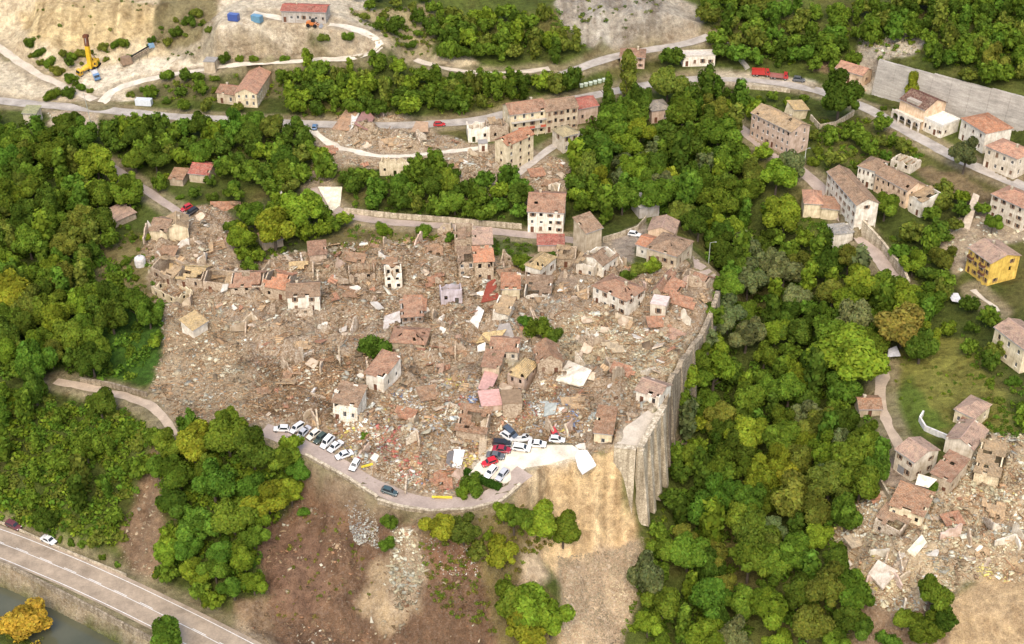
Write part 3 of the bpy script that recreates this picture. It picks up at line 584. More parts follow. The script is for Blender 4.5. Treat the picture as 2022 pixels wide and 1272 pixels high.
# right of the ravine
H('long three-storey pinkish grey house with brown roof on the side street', (1480,270), (1557,309), 9, 9.4, 'g', 2.0, 'p', 'tan', 3, .08, .28, cols=8, sidecols=2)
H('long white three-storey house with grey-brown roof along the side street', (1629,382), (1685,449), 7.5, 8.2, 'g', 1.8, 'w', 'br', 3, .05, .06, cols=7)
H('cream house with hipped salmon roof below the long white house', (1585,429), (1620,431), 9, 5.4, 'h', 1.8, 'c', 'sa', 0, .03, .06)
H('low cream annex with brown-salmon roof beside the hipped salmon house', (1620,432), (1653,436), 6, 4.2, 's', 1.0, 'c', 'rb', 0, .04, .06)
H('white house with brown hipped roof and tall windows behind the long white house', (1690,364), (1723,375), 9, 7.0, 'h', 1.6, 'w', 'br', 2, .08, .12, cols=4)
H('yellow row house with long brown roof behind the long white house', (1724,377), (1786,412), 8, 6.6, 'g', 1.8, 'pe', 'br', 2, .1, .1, cols=6)
H('half-collapsed white end house of the yellow row', (1788,414), (1816,430), 8, 5.8, 's', 1.2, 'w', 'tan', 1, .5, .3, cols=2)
H('roofless white ruin on the slope above the yellow row', (1757,330), (1797,344), 7, 4.0, 'n', 1, 'pw', 'br', 1, .5, .35, name='ruined_house')
H('small white hut with broken slate roof beside the side street', (1643,491), (1681,487), 5, 5.4, 's', .5, 'w', 'sl', 0, .25, .1, cat='hut', name='hut')
H('cream inn with dark maroon roof and arched white front', (1772,234), (1820,256), 11, 7.6, 'g', 2.4, 'pe', 'mar', 1, .01, .02, cols=3, arch=1)
H('low white flat-roofed wing of the inn with dark windows', (1821,257), (1857,273), 9, 4.4, 'f', .5, 'w', 'gy', 1, .01, .02, cols=4, rcol=(.72,.68,.60))
H('white two-storey house with orange hipped roof beside the inn', (1892,273), (1939,303), 11, 7.6, 'h', 1.8, 'w', 'Or', 2, .01, .02, cols=3)
H('pale house with red-orange hipped roof and string course below the orange-roofed house', (1940,328), (2000,354), 9, 7.6, 'h', 1.6, 'pw', 'sa', 2, .04, .06, cols=4)
H('pale three-storey house with salmon roof behind the small round tree', (1950,428), (2014,458), 9, 8.4, 'h', 1.8, 'pw', 'sa', 3, .02, .12, cols=4)
H('bright yellow house with red-brown roof and brown balconies', (1905,534), (1948,565), 11, 8.2, 'g', 1.6, 'y', 'pk', 3, .01, .0, cols=4, balc=1)
H('cream yellow house with pink-brown roof above the meadow', (1955,694), (2012,738), 9, 8.4, 'g', 1.6, 'c', 'pk', 2, .01, .02, cols=3)
H('small stone hut with orange-brown tiles beside the garden path', (1695,824), (1738,824), 6, 3.0, 'g', 1.2, 'b', 'rust', 0, .08, .3, cat='hut', name='hut', door=1)
H('small cream cottage with pink hipped roof and brown porch in the meadow', (1881,834), (1919,852), 8.5, 4.6, 'h', 1.5, 'c', 'pk', 1, .01, .02, cols=2, porch=1)
H('pale house with pinkish gable roof and grey garage door', (1763,926), (1798,951), 9, 6.6, 'g', 1.6, 'pw', 'pk', 2, .03, .06, cols=2, door=1, garage=1)
H('gabled house with salmon-pink roof behind the garage house', (1862,893), (1916,914), 10, 4.6, 'p', 1.8, 'pw', 'pk', 0, .05, .12)
H('house with mottled red-brown lean-to roof above the garage-house rubble', (1833,962), (1870,980), 9, 4.8, 's', 1.8, 'b', 'rb', 1, .12, .35, cols=2)
H('collapsed house with broad tan-brown roof beside the mottled red-brown roof', (1920,956), (1968,968), 11, 4.4, 's', 2.0, 'c', 'tan', 0, .25, .3, tilt=(.04,-.03))
H('house with orange-brown roof carrying a fallen white slab', (1753,1019), (1818,1042), 8, 3.8, 's', 1.6, 'c', 'rust', 1, .15, .15, cols=3)
H('broken house with brown roof below the roof with the white slab', (1722,1050), (1772,1074), 7, 4.2, 's', 1.4, 'pw', 'br', 1, .25, .4, cols=2, tilt=(.03,.05))
H('white house with salmon roof against the grey rock', (1648,156), (1700,172), 7, 4.6, 'g', 1.6, 'pe', 'sa', 1, .03, .06)
H('house with brown-red hipped roof beside the quarry road', (1224,134), (1272,136), 8, 4.6, 'h', 1.8, 'p', 'rb', 2, .05, .2, cols=3)
H('low white flat-roofed store beside the lorry yard', (1348,132), (1411,130), 5, 4.0, 'f', .4, 'w', 'gy', 1, .02, .08, cols=4, rcol=(.55,.50,.42))
H('house with grey-brown hipped roof in the wood below the back road', (1286,244), (1321,240), 8, 5.2, 'h', 1.6, 'p', 'gy', 1, .05, .3)
H('garage with slate grey lean-to roof at the edge of the ravine wood', (1262,432), (1301,426), 7, 4.2, 's', 1.0, 'g', 'sl', 0, .01, .1, cat='garage', name='garage')
H('collapsed yellow house leaning in the ruins above the side street', (1562,240), (1590,234), 5, 4.2, 's', .8, 'c', 'yt', 0, .1, .1, tilt=(.10,.16))

def place(hd):
    a = ground(*hd['A']); b = at_z(hd['B'][0], hd['B'][1], a[2])
    u = (b-a)[:2]; L = float(np.hypot(*u)); u = u/L; n = np.array((-u[1], u[0]))
    hd.update(a=a, L=L, u=u, n=n, yaw=math.atan2(u[1], u[0]), c=np.array((*(a[:2]+u*L/2), a[2])))
for hd in HS:
    place(hd)
FOOT = np.zeros_like(ZZ); ny_, nx_ = ZZ.shape
for hd in HS:
    L, d = hd['L'], hd['d']; c = hd['c'][:2] + hd['n']*d/2
    i0, i1, j0, j1 = inbox(np.array([[c[0], c[1]]]), max(L, d)+6)
    X = XX[j0:j1, i0:i1]-c[0]; Y = YY[j0:j1, i0:i1]-c[1]
    ax = np.abs(X*hd['u'][0]+Y*hd['u'][1])-L/2; ay = np.abs(X*hd['n'][0]+Y*hd['n'][1])-d/2
    ds = np.maximum(ax, ay); rbh = RUB[min(np.searchsorted(GY, c[1]), ny_-1), min(np.searchsorted(GX, c[0]), nx_-1)]; w = np.clip(1-(ds-.1)/(3.0-2.0*rbh), 0, 1); w = w*w*(3-2*w)
    sub = FOOT[j0:j1, i0:i1]; zt = hd['c'][2]-.03
    nr = near_road[j0:j1, i0:i1]; w = np.where(ds > .5, w*(1-nr), w)
    use = w > sub
    ZZ[j0:j1, i0:i1] = np.where(use, ZZ[j0:j1, i0:i1]*(1-w) + zt*w, ZZ[j0:j1, i0:i1]); FOOT[j0:j1, i0:i1] = np.maximum(sub, w)
    if rbh > .4:
        pile = 1.9*np.exp(-((ds-.9)/1.7)**2)*np.clip(fbm(XX[j0:j1, i0:i1]*.25, YY[j0:j1, i0:i1]*.25, 181, 3)*1.3+.45, 0, 1.2)*(ds > .15)*(1-nr)*np.clip(1-FOOT[j0:j1, i0:i1]*(ds < 0), 0, 1)
        ZZ[j0:j1, i0:i1] += pile; hd['dm'] = min(.6, hd['dm']+.07); hd['pl'] = min(.8, hd['pl']+.12)
for hd in HS: hd['c'][2] = float(height(*hd['c'][:2]))*.3 + hd['c'][2]*.7 if False else hd['c'][2]
def in_house(x, y, pad=.6):
    for hd in HS:
        c = hd['c'][:2] + hd['n']*hd['d']/2; X = x-c[0]; Y = y-c[1]
        if abs(X*hd['u'][0]+Y*hd['u'][1]) < hd['L']/2+pad and abs(X*hd['n'][0]+Y*hd['n'][1]) < hd['d']/2+pad: return True
    return False
def on_road(x, y):
    i = min(max(int(np.searchsorted(GX, x)), 0), len(GX)-1); j = min(max(int(np.searchsorted(GY, y)), 0), len(GY)-1); return near_road[j, i] > .6

# ------------------------------------------------------------------ terrain mesh
ny, nx = XX.shape
me = bpy.data.meshes.new('terrain')
me.vertices.add(nx*ny); me.vertices.foreach_set('co', np.stack([XX, YY, ZZ], -1).astype(np.float32).ravel())
idx = np.arange(nx*ny).reshape(ny, nx); q = np.stack([idx[:-1, :-1], idx[:-1, 1:], idx[1:, 1:], idx[1:, :-1]], -1).reshape(-1, 4)
me.loops.add(q.size); me.loops.foreach_set('vertex_index', q.ravel().astype(np.int32))
me.polygons.add(len(q)); me.polygons.foreach_set('loop_start', np.arange(0, q.size, 4, dtype=np.int32))
me.polygons.foreach_set('use_smooth', np.ones(len(q), bool)); me.update(calc_edges=True)
a = me.attributes.new('zone', 'FLOAT_COLOR', 'POINT'); a.data.foreach_set('color', np.concatenate([ZC, np.ones((ny, nx, 1))], -1).astype(np.float32).ravel())
a = me.attributes.new('speckle', 'FLOAT', 'POINT'); a.data.foreach_set('value', spk.astype(np.float32).ravel())
me.materials.append(MATS['terrain'])
tag(link('terrain', me), kind='structure')

# ------------------------------------------------------------------ road surfaces, kerbs and paint
def ribbon(P, o0, o1, dz, V, F, seg=None, thick=None):
    n = len(P); T = np.gradient(P[:, :2], axis=0); T /= np.linalg.norm(T, axis=1)[:, None]+1e-9; N = np.c_[-T[:, 1], T[:, 0]]
    k = len(V)
    for i in range(n):
        for o in (o0, o1): V.append((P[i, 0]+N[i, 0]*o, P[i, 1]+N[i, 1]*o, P[i, 2]+dz))
    for i in range(n-1):
        if seg is None or seg(i): F.append((k+2*i+1, k+2*i, k+2*i+2, k+2*i+3))
for name, P, w, m in ROADW:
    V, F = [], []; cols = 6; n = len(P)
    T = np.gradient(P[:, :2], axis=0); T /= np.linalg.norm(T, axis=1)[:, None]+1e-9; N = np.c_[-T[:, 1], T[:, 0]]
    jit = {'chalk_road': 1.6, 'gravel': 1.3, 'earth_path': 1.0, 'asphalt_warm': .1}.get(m, .6)
    for i in range(n):
        for j in range(cols+1):
            o = (j/cols-.5)*w
            if j in (0, cols): o += jit*float(fbm(P[i, 0]*.22, P[i, 1]*.22+j, 55, 3))*np.sign(o)
            x, y = P[i, 0]+N[i, 0]*o, P[i, 1]+N[i, 1]*o
            z = P[i, 2]+.07
            V.append((x, y, z))
    for i in range(n-1):
        for j in range(cols): k = i*(cols+1)+j; F.append((k+1, k, k+cols+1, k+cols+2))
    tag(link(name, mesh(name, V, F, m, smooth=True)), kind='structure')
    if name == 'valley_road':
        V, F = [], []
        for o in (-4.6, 4.1): ribbon(P, o-.09, o+.09, .10, V, F)
        ribbon(P, -.30, -.14, .10, V, F)
        ribbon(P, .06, .22, .10, V, F, seg=lambda i: i % 4 < 2)
        o = link('road_marking', mesh('road_marking', V, F, 'paint_white')); tag(o, kind='structure')

# car park and terrace: cast slabs with a broken lip
def deck(name, zone, pts, mat, thick, dz):
    k = pnpoly(ZW[zone], XX, YY); A_ = np.c_[XX[k], YY[k], np.ones(k.sum())]; co = np.linalg.lstsq(A_, ZZ[k], rcond=None)[0]
    P = []
    for x, y in pts:
        p = ground(x, y); z = p[2]
        for _ in range(6): p = at_z(x, y, co[0]*p[0]+co[1]*p[1]+co[2]+dz)
        P.append(p)
    Q = []
    for a, b in zip(P, P[1:]+P[:1]):
        n_ = max(1, int(np.linalg.norm(b-a)/1.3))
        for i in range(n_):
            q_ = a+(b-a)*i/n_; t_ = (b-a)/np.linalg.norm(b-a)
            if i: q_ = q_+np.array((-t_[1], t_[0], 0))*.35*float(fbm(q_[0]*.6, q_[1]*.6, 71, 2))
            Q.append(q_)
    m = MB(); m.loft([[p-np.array((0, 0, thick)) for p in Q], Q]); o = m.build(name, mat); tag(o, kind='structure'); return co
deck('car_park', 'carpark', [(926,936),(958,946),(1000,954),(1040,923),(1070,919),(1098,912),(1124,905),(1146,909),(1158,898),(1130,879),(1052,879),(985,867)], 'chalk_road', .6, .10)
deck('terrace', 'terrace', [(1216,880),(1257,885),(1303,806),(1290,802),(1233,845)], 'gravel', .5, .22)
# ------------------------------------------------------------------ house builder
def panel(mb, o, ux, uy, L, prof, ops, zb, t, mi=0):
    """wall of length L from o along ux, thickness t along uy, top profile prof(s), openings (s0,s1,z0,z1)"""
    xs = sorted({0.0, L, *[p[0] for p in prof], *[v for q in ops for v in q[:2]]}); xs = [x for x in xs if -1e-6 <= x <= L+1e-6]
    zs = sorted({zb, *[v for q in ops for v in q[2:4]], max(p[1] for p in prof)})
    ps, pz = [p[0] for p in prof], [p[1] for p in prof]
    hp = [float(np.interp(x, ps, pz)) for x in xs]
    nx, nz = len(xs)-1, len(zs)-1
    def solid(i, j):
        if i < 0 or j < 0 or i >= nx or j >= nz: return False
        if zs[j] >= max(hp[i], hp[i+1])-1e-4: return False
        cx, cz = (xs[i]+xs[i+1])/2, (zs[j]+zs[j+1])/2
        return not any(q[0] < cx < q[1] and q[2] < cz < q[3] for q in ops)
    def P(i, z, k): z = min(z, hp[i]); return (o[0]+ux[0]*xs[i]+uy[0]*t*k, o[1]+ux[1]*xs[i]+uy[1]*t*k, z)
    for i in range(nx):
        for j in range(nz):
            if not solid(i, j): continue
            z0, z1 = zs[j], zs[j+1]; k = len(mb.V)
            mb.V += [P(i, z0, 0), P(i+1, z0, 0), P(i+1, z1, 0), P(i, z1, 0), P(i, z0, 1), P(i+1, z0, 1), P(i+1, z1, 1), P(i, z1, 1)]
            fs = [(k, k+1, k+2, k+3), (k+5, k+4, k+7, k+6)]
            if not solid(i-1, j): fs.append((k+4, k, k+3, k+7))
            if not solid(i+1, j): fs.append((k+1, k+5, k+6, k+2))
            if not solid(i, j-1): fs.append((k+4, k+5, k+1, k))
            if not solid(i, j+1) or zs[j+1] >= min(hp[i], hp[i+1])-1e-4: fs.append((k+3, k+2, k+6, k+7))
            mb.F += fs; mb.M += [mi]*len(fs)
def patch(mb, e0, e1, r1, r0, dm, rs, th=.16, mi=0):
    """roof surface between eave e0-e1 and ridge r0-r1, broken by dm"""
    e0, e1, r1, r0 = map(np.array, (e0, e1, r1, r0))
    nx = max(2, int(np.linalg.norm(e1-e0)/1.1)); nyy = max(2, int(np.linalg.norm((r0+r1-e0-e1)/2)/1.1))
    G = {}
    for i in range(nx+1):
        for j in range(nyy+1):
            s, q = i/nx, j/nyy
            if 0 < i < nx: s += (rs.random()-.5)*.25/nx*dm*2
            p = (e0*(1-s)+e1*s)*(1-q) + (r0*(1-s)+r1*s)*q
            if dm > .01: p = p + np.array((0, 0, (rs.random()-.6)*.55*dm - .35*dm*math.sin(math.pi*s)*math.sin(math.pi*q)))
            G[i, j] = p
    keep = {}
    for i in range(nx):
        for j in range(nyy):
            edge = min(i, nx-1-i, j) == 0
            pr = dm*(.75 if edge else .12) if dm > .05 else 0
            keep[i, j] = rs.random() > pr
    if dm > .3:
        for _ in range(1+int(dm*3)):
            ci, cj = rs.random()*nx, rs.random()*nyy
            for i in range(nx):
                for j in range(nyy):
                    if (i-ci)**2+(j-cj)**2 < 1.5+2*dm: keep[i, j] = False
    todo = {k for k, v_ in keep.items() if v_}; best = set()
    while todo:
        st_ = [todo.pop()]; comp = set(st_)
        while st_:
            a_, b_ = st_.pop()
            for nb in ((a_+1, b_), (a_-1, b_), (a_, b_+1), (a_, b_-1)):
                if nb in todo: todo.discard(nb); comp.add(nb); st_.append(nb)
        if len(comp) > len(best): best = comp
    keep = {k: (k in best) for k in keep}
    dn = np.array((0, 0, -th))
    for (i, j), kp in keep.items():
        if not kp: continue
        k = len(mb.V); c = [G[i, j], G[i+1, j], G[i+1, j+1], G[i, j+1]]
        mb.V += [tuple(p) for p in c] + [tuple(p+dn) for p in c]
        fs = [(k, k+1, k+2, k+3), (k+7, k+6, k+5, k+4)]
        for a, b, nb in ((0, 1, (i, j-1)), (1, 2, (i+1, j)), (2, 3, (i, j+1)), (3, 0, (i-1, j))):
            if not keep.get(nb, False): fs.append((k+b, k+a, k+a+4, k+b+4))
        mb.F += fs; mb.M += [mi]*len(fs)
WIN = {}
def win_mesh(w, h, kind):
    key = (round(w, 2), round(h, 2), kind)
    if key not in WIN:
        f = MB(); b = .09
        f.box(-w/2, -w/2+b, .10, .20, 0, h).box(w/2-b, w/2, .10, .20, 0, h).box(-w/2+b, w/2-b, .10, .20, h-b, h).box(-w/2+b, w/2-b, .10, .20, 0, b)
        f.box(-.03, .03, .11, .19, b, h-b); f.box(-w/2-.1, w/2+.1, -.10, -.003, -.12, -.02)
        if kind == 's':
            f.box(-w/2-.45, -w/2-.02, -.07, -.01, .02, h-.02, 1); f.box(w/2+.02, w/2+.45, -.07, -.01, .02, h-.02, 1)
        if kind == 'c':
            for sg in (-1, 1): f.box(min(0, sg*(w/2-.02)), max(0, sg*(w/2-.02)), .03, .08, .02, h-.02, 1)
        p = MB(); p.box(-w/2+b, w/2-b, .13, .16, b, h-b)
        v = MB(); v.box(-w/2+.005, w/2-.005, .24, .27, .005, h-.005)  # dark sheet standing for the unlit interior behind a broken window
        WIN[key] = (f.data('window', ['frame_white' if kind == 'w' else 'frame_wood', 'frame_wood']), p.data('pane', 'glass_dark'), v.data('opening', 'void_shade'))
    return WIN[key]
def put_window(root, x, y, z, rz, w, h, kind, broken=False):
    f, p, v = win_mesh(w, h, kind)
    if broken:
        return link('opening', v, root, (x, y, z), (0, 0, rz))
    o = link('window', f, root, (x, y, z), (0, 0, rz)); link('pane', p, o); return o
def build_house(hd, k):
    rs = random.Random(k*7+3); L, d, h, rt, rise = hd['L'], hd['d'], hd['h'], hd['roof'], hd['rise']
    root = empty(hd['name'], hd['c'], hd['yaw']); tag(root, hd['label'], hd['cat'])
    if hd.get('tilt'): root.rotation_euler = (hd['tilt'][0], hd['tilt'][1], hd['yaw'])
    t = .35; zb = -1.2; fl = hd['fl']; dm = hd['dm']; hx = L/2
    ruin = rt == 'n'; sto = h/max(fl, 1)
    def openings(length, cols, skip=0.0):
        out = []
        if fl == 0: return out
        cols = cols or max(1, int(length/3.2)); w = min(1.0, length/cols*.45)
        for r in range(fl):
            for c in range(cols):
                if rs.random() < skip: continue
                s = length*(c+.5)/cols + (rs.random()-.5)*.4; z0 = r*sto + (.95+.15*(rs.random()-.5))*sto/3.0; wh = min(1.35, sto*.46)*rs.choice((1, 1, 1, .8, 1.2))
                if hd.get('arch') and r == 0: z0, wh, ww = .1, min(2.8, h*.38), min(2.2, length/cols*.6)
                else: ww = round(w*rs.choice((1, 1, .85)), 2)
                wh = round(wh, 2)
                out.append((s-ww/2, s+ww/2, z0, z0+wh))
        return out
    F = openings(L, hd.get('cols')); SL = openings(d-2*t, hd.get('sidecols') or max(1, int(d/4)), .35); SR = openings(d-2*t, hd.get('sidecols') or max(1, int(d/4)), .25)
    dop = None
    if (fl > 0 and L > 5 and not hd.get('arch')) or hd.get('door'):
        dw, dh = (2.4, 2.6) if hd.get('garage') else (1.1, 2.2)
        s = L*(.5 if fl == 0 else (.32 if hd.get('garage') else .5/(hd.get('cols') or max(1, int(L/3.2))) * (1 if rs.random() < .5 else 1+2*((hd.get('cols') or 2)//2))))
        s = min(max(s, dw), L-dw); dop = (s-dw/2, s+dw/2, 0.0, min(dh, h*.8)); F = [q for q in F if q[2] > dop[3]+.05 or q[1] < dop[0]-.05 or q[0] > dop[1]+.05]
    jag = lambda n, hh, amt: [(n*i/max(2, int(n/.7)), max(.4, hh*(1-amt*abs(float(fbm(i*.35+k*13.7, amt*9, k, 3)))*1.6 - (amt*.3*rs.random())))) for i in range(max(2, int(n/.7))+1)]
    flat = lambda n, hh: [(0, hh), (n, hh)]
    if ruin:
        pf, pb, pl_, pr = jag(L, h, dm*.7), jag(L, h*.8, dm), jag(d-2*t, h*.9, dm), jag(d-2*t, h*.9, dm)
    elif rt == 'g': pf = pb = flat(L, h); pl_ = pr = [(0, h), ((d-2*t)/2, h+rise*(1-t/d*2)), (d-2*t, h)]
    elif rt == 'p': pf = pb = [(0, h), (L/2, h+rise), (L, h)]; pl_ = pr = flat(d-2*t, h)
    elif rt == 's': pf = flat(L, h); pb = flat(L, h+rise); pl_ = [(0, h+rise*t/d), (d-2*t, h+rise*(1-t/d))]; pr = pl_
    else: pf = pb = flat(L, h); pl_ = pr = flat(d-2*t, h)
    def bite(pr, L_):                         # a corner torn off the wall head
        w_ = (.18+.25*rs.random())*L_; dp = h*(.12+.35*rs.random()); hs_ = float(np.interp(0, [p[0] for p in pr], [p[1] for p in pr])); out = [(0, hs_-dp)]
        n_ = max(2, int(w_/.5))
        for i in range(1, n_): out.append((w_*i/n_, hs_-dp*(1-i/n_)**1.2*(.7+.5*rs.random())))
        out.append((w_, float(np.interp(w_, [p[0] for p in pr], [p[1] for p in pr])))); out += [p for p in pr if p[0] > w_+.01]
        if rs.random() < .5: out = [(L_-a, b) for a, b in out][::-1]
        return out
    if not ruin and hd['pl'] >= .2 and dm >= .1:
        if rs.random() < .7 and rt in 'gsh': pf = bite(pf, L)
        if rs.random() < .8 and rt in 'hp': pr = bite(pr, d-2*t)
    mb = MB()
    panel(mb, (-hx, 0), (1, 0), (0, 1), L, pf, F+([dop] if dop else []), zb, t)
    panel(mb, (hx, d), (-1, 0), (0, -1), L, pb if rt != 's' else pb, [], zb, t)
    panel(mb, (hx, t), (0, 1), (-1, 0), d-2*t, pr, SR, zb, t)
    plr = [(d-2*t-s, z) for s, z in pl_][::-1]
    panel(mb, (-hx, d-t), (0, -1), (1, 0), d-2*t, plr, SL, zb, t)
    pw = hd['w']; vv = .92+.16*rs.random(); pc = tuple(min(.85, c*vv) for c in pw)
    mb.build('wall', 'plaster', root, color=(*pc, hd['pl']))
    kind = rs.choice(['w', 'f', 's'] if not ruin else ['f']); bro = lambda: ruin or rs.random() < dm*1.2
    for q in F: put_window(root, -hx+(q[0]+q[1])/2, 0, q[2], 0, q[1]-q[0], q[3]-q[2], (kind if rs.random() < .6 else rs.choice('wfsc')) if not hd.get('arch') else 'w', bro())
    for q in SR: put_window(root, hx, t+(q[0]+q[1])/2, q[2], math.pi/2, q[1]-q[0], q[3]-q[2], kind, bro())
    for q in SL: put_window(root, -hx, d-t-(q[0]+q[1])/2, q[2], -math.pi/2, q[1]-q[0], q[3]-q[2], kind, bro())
    if dop and not ruin:
        m = MB(); w2 = (dop[1]-dop[0])/2; m.box(-w2+.03, w2-.03, .16, .24, .0, dop[3]-.04)
        for i in range(3): m.box(-w2+.14, w2-.14, .13, .159, .15+i*(dop[3]-.3)/3, .05+(i+1)*(dop[3]-.3)/3)
        dr = m.build('door', 'metal_grey' if hd.get('garage') else 'door_wood', root, loc=(-hx+(dop[0]+dop[1])/2, 0, 0))
        hm = MB(); hm.box(w2-.22, w2-.16, .06, .13, 1.0, 1.14); hm.build('handle', 'metal_grey', dr)
    if ruin:
        # broken floor joists across the shell
        for i in range(3):
            m = MB(); m.box(-.1, .1, .2, d-.2, -.1, .1); b = m.build('joist', 'timber', root, loc=(-hx+L*(i+1)/4, 0, h*.42+rs.random()*.4), rot=((rs.random()-.5)*.15, 0, (rs.random()-.5)*.2))
        if hd.get('roofbit'):
            m = MB(); patch(m, (-hx, -.3, h*.95), (hx*.3, -.3, h*.95), (hx*.3, d*.6, h+.8), (-hx, d*.6, h+.8), .35, rs); m.build('roof', 'roof_x', root, color=hd['r'])
        return root
    # roof
    m = MB(); o = .38; e = h-.04; rmat = 'roof_x'; sl = rise/(d/2) if rt in 'gh' else rise/d if rt == 's' else rise/(L/2) if rt == 'p' else 0
    if rt == 'g':
        z0 = e-sl*o+.14; zr = h+rise+.14
        patch(m, (-hx-o, -o, z0), (hx+o, -o, z0), (hx+o, d/2, zr), (-hx-o, d/2, zr), dm, rs); patch(m, (hx+o, d+o, z0), (-hx-o, d+o, z0), (-hx-o, d/2, zr), (hx+o, d/2, zr), dm, rs)
    elif rt == 'p':
        z0 = e-sl*o+.14; zr = h+rise+.14; rmat = 'roof_y'
        patch(m, (-hx-o, d+o, z0), (-hx-o, -o, z0), (0, -o, zr), (0, d+o, zr), dm, rs); patch(m, (hx+o, -o, z0), (hx+o, d+o, z0), (0, d+o, zr), (0, -o, zr), dm, rs)
    elif rt == 's':
        patch(m, (-hx-o, -o, e-sl*o+.16), (hx+o, -o, e-sl*o+.16), (hx+o, d+o, h+rise+sl*o+.16), (-hx-o, d+o, h+rise+sl*o+.16), dm, rs)
    elif rt == 'h':
        z0 = e+.10-.06; zr = h+rise; i = min(L, d)/2*.95
        if L >= d: r0, r1 = (-hx+i, d/2, zr), (hx-i, d/2, zr)
        else: r0, r1 = (0, i, zr), (0, d-i, zr)
        A, B, C, D = (-hx-o, -o, z0), (hx+o, -o, z0), (hx+o, d+o, z0), (-hx-o, d+o, z0)
        if L >= d: patch(m, A, B, r1, r0, dm, rs); patch(m, C, D, r0, r1, dm, rs); patch(m, B, C, r1, r1, dm, rs); patch(m, D, A, r0, r0, dm, rs)
        else: patch(m, A, B, r0, r0, dm, rs); patch(m, C, D, r1, r1, dm, rs); patch(m, B, C, r1, r0, dm, rs); patch(m, D, A, r0, r1, dm, rs)
    elif rt == 'f':
        m.box(-hx-.15, hx+.15, -.15, d+.15, h+.002, h+.22)
        if rise > .3:
            for a in ((-hx-.15, hx+.15, -.15, .05), (-hx-.15, hx+.15, d-.05, d+.15), (-hx-.15, -hx+.05, .05, d-.05), (hx-.05, hx+.15, .05, d-.05)): m.box(*a, h+.223, h+.22+rise)
    vv = .85+.3*rs.random(); rc = hd.get('rcol', hd['r'])
    ro = m.build('roof', rmat if rt != 'f' else 'tinted', root, color=tuple(min(1, c*vv) for c in rc))
    if rt in 'ghp' and (hd.get('chim') or rs.random() < .45):
        c = MB(); c.box(-.35, .35, -.35, .35, -1.0, .9).box(-.45, .45, -.45, .45, .903, 1.03); c.build('chimney', 'stone_pale', ro, loc=(L*.2*rs.choice((-1, 1)) if rt != 'p' else L*.12, d*.5+ (0 if rt != 'g' else d*.08), h+rise*.92))
    if rt in 'gph' and dm < .2 and not (rt == 'h' and L < d):
        c = MB(); zr_ = h+rise+.15-(.14 if rt == 'h' else 0); i_ = min(L, d)/2*.95
        if rt == 'p': c.bar((0, -.35, zr_), (0, d+.35, zr_), .15, 6)
        elif rt == 'g': c.bar((-hx-.35, d/2, zr_), (hx+.35, d/2, zr_), .15, 6)
        elif L-d > .8: c.bar((-hx+i_, d/2, zr_), (hx-i_, d/2, zr_), .15, 6)
        if c.V: c.build('ridge_cap', 'tinted', ro, color=tuple(min(1, q*1.15) for q in rc))
    if rt in 'ghs' and dm < .12:
        c = MB(); c.bar((-hx-.3, -o-.07, e-sl*o+.02), (hx+.3, -o-.07, e-sl*o+.02), .075); c.build('gutter', 'metal_grey', root)
    if hd.get('balcony'):
        s = MB(); s.box(-hx+.4, hx-.4, -1.25, -.003, sto*1.02-.1, sto*1.02+.08); s.box(-hx+.2, hx-.2, -1.35, -.003, sto*2-.05, sto*2+.1); b = s.build('balcony', 'concrete', root)
        for i in range(6):
            r = MB(); x0 = -hx+.4+(L-.8)*i/6; r.box(x0+.05, x0+(L-.8)/6-.05, -1.22, -1.16, sto*1.02+.083, sto*1.02+1.0); r.build('railing_panel', 'tinted', b, color=((.50,.12,.07) if i % 2 else (.50,.44,.34)))
        for i in range(5):
            r = MB(); x0 = -hx+.5+(L-1)*i/4; r.box(x0-.12, x0+.12, -1.2, -.95, -1, sto*1.02-.103); r.build('pillar', 'plaster', root, color=(.6,.52,.4,.1))
    if hd.get('balc'):
        for (bx, bz) in ((-hx+1.8, sto*1.95), (hx-3.0, sto*1.95), (hx-2.8, sto*.98)):
            s = MB(); s.box(bx-1.1, bx+1.1, -1.0, -.003, bz-.1, bz+.04); b = s.build('balcony', 'concrete', root)
            r = MB(); r.box(bx-1.1, bx+1.1, -1.0, -.94, bz+.043, bz+.95).box(bx-1.1, bx-1.04, -.937, -.01, bz+.043, bz+.95).box(bx+1.04, bx+1.1, -.937, -.01, bz+.043, bz+.95); r.build('railing', 'door_wood', b)
    if hd.get('porch'):
        s = MB(); patch(s, (-hx*.2, -2.2, h*.55), (hx+.2, -2.2, h*.55), (hx+.2, -.02, h*.72), (-hx*.2, -.02, h*.72), .05, rs); p = s.build('porch_roof', 'roof_x', root, color=(.33,.14,.10))
        for x0 in (-hx*.1, hx*.5, hx): c = MB(); c.box(x0-.1, x0+.1, -2.1, -1.9, -1, h*.55-.1); c.build('porch_post', 'timber', root)
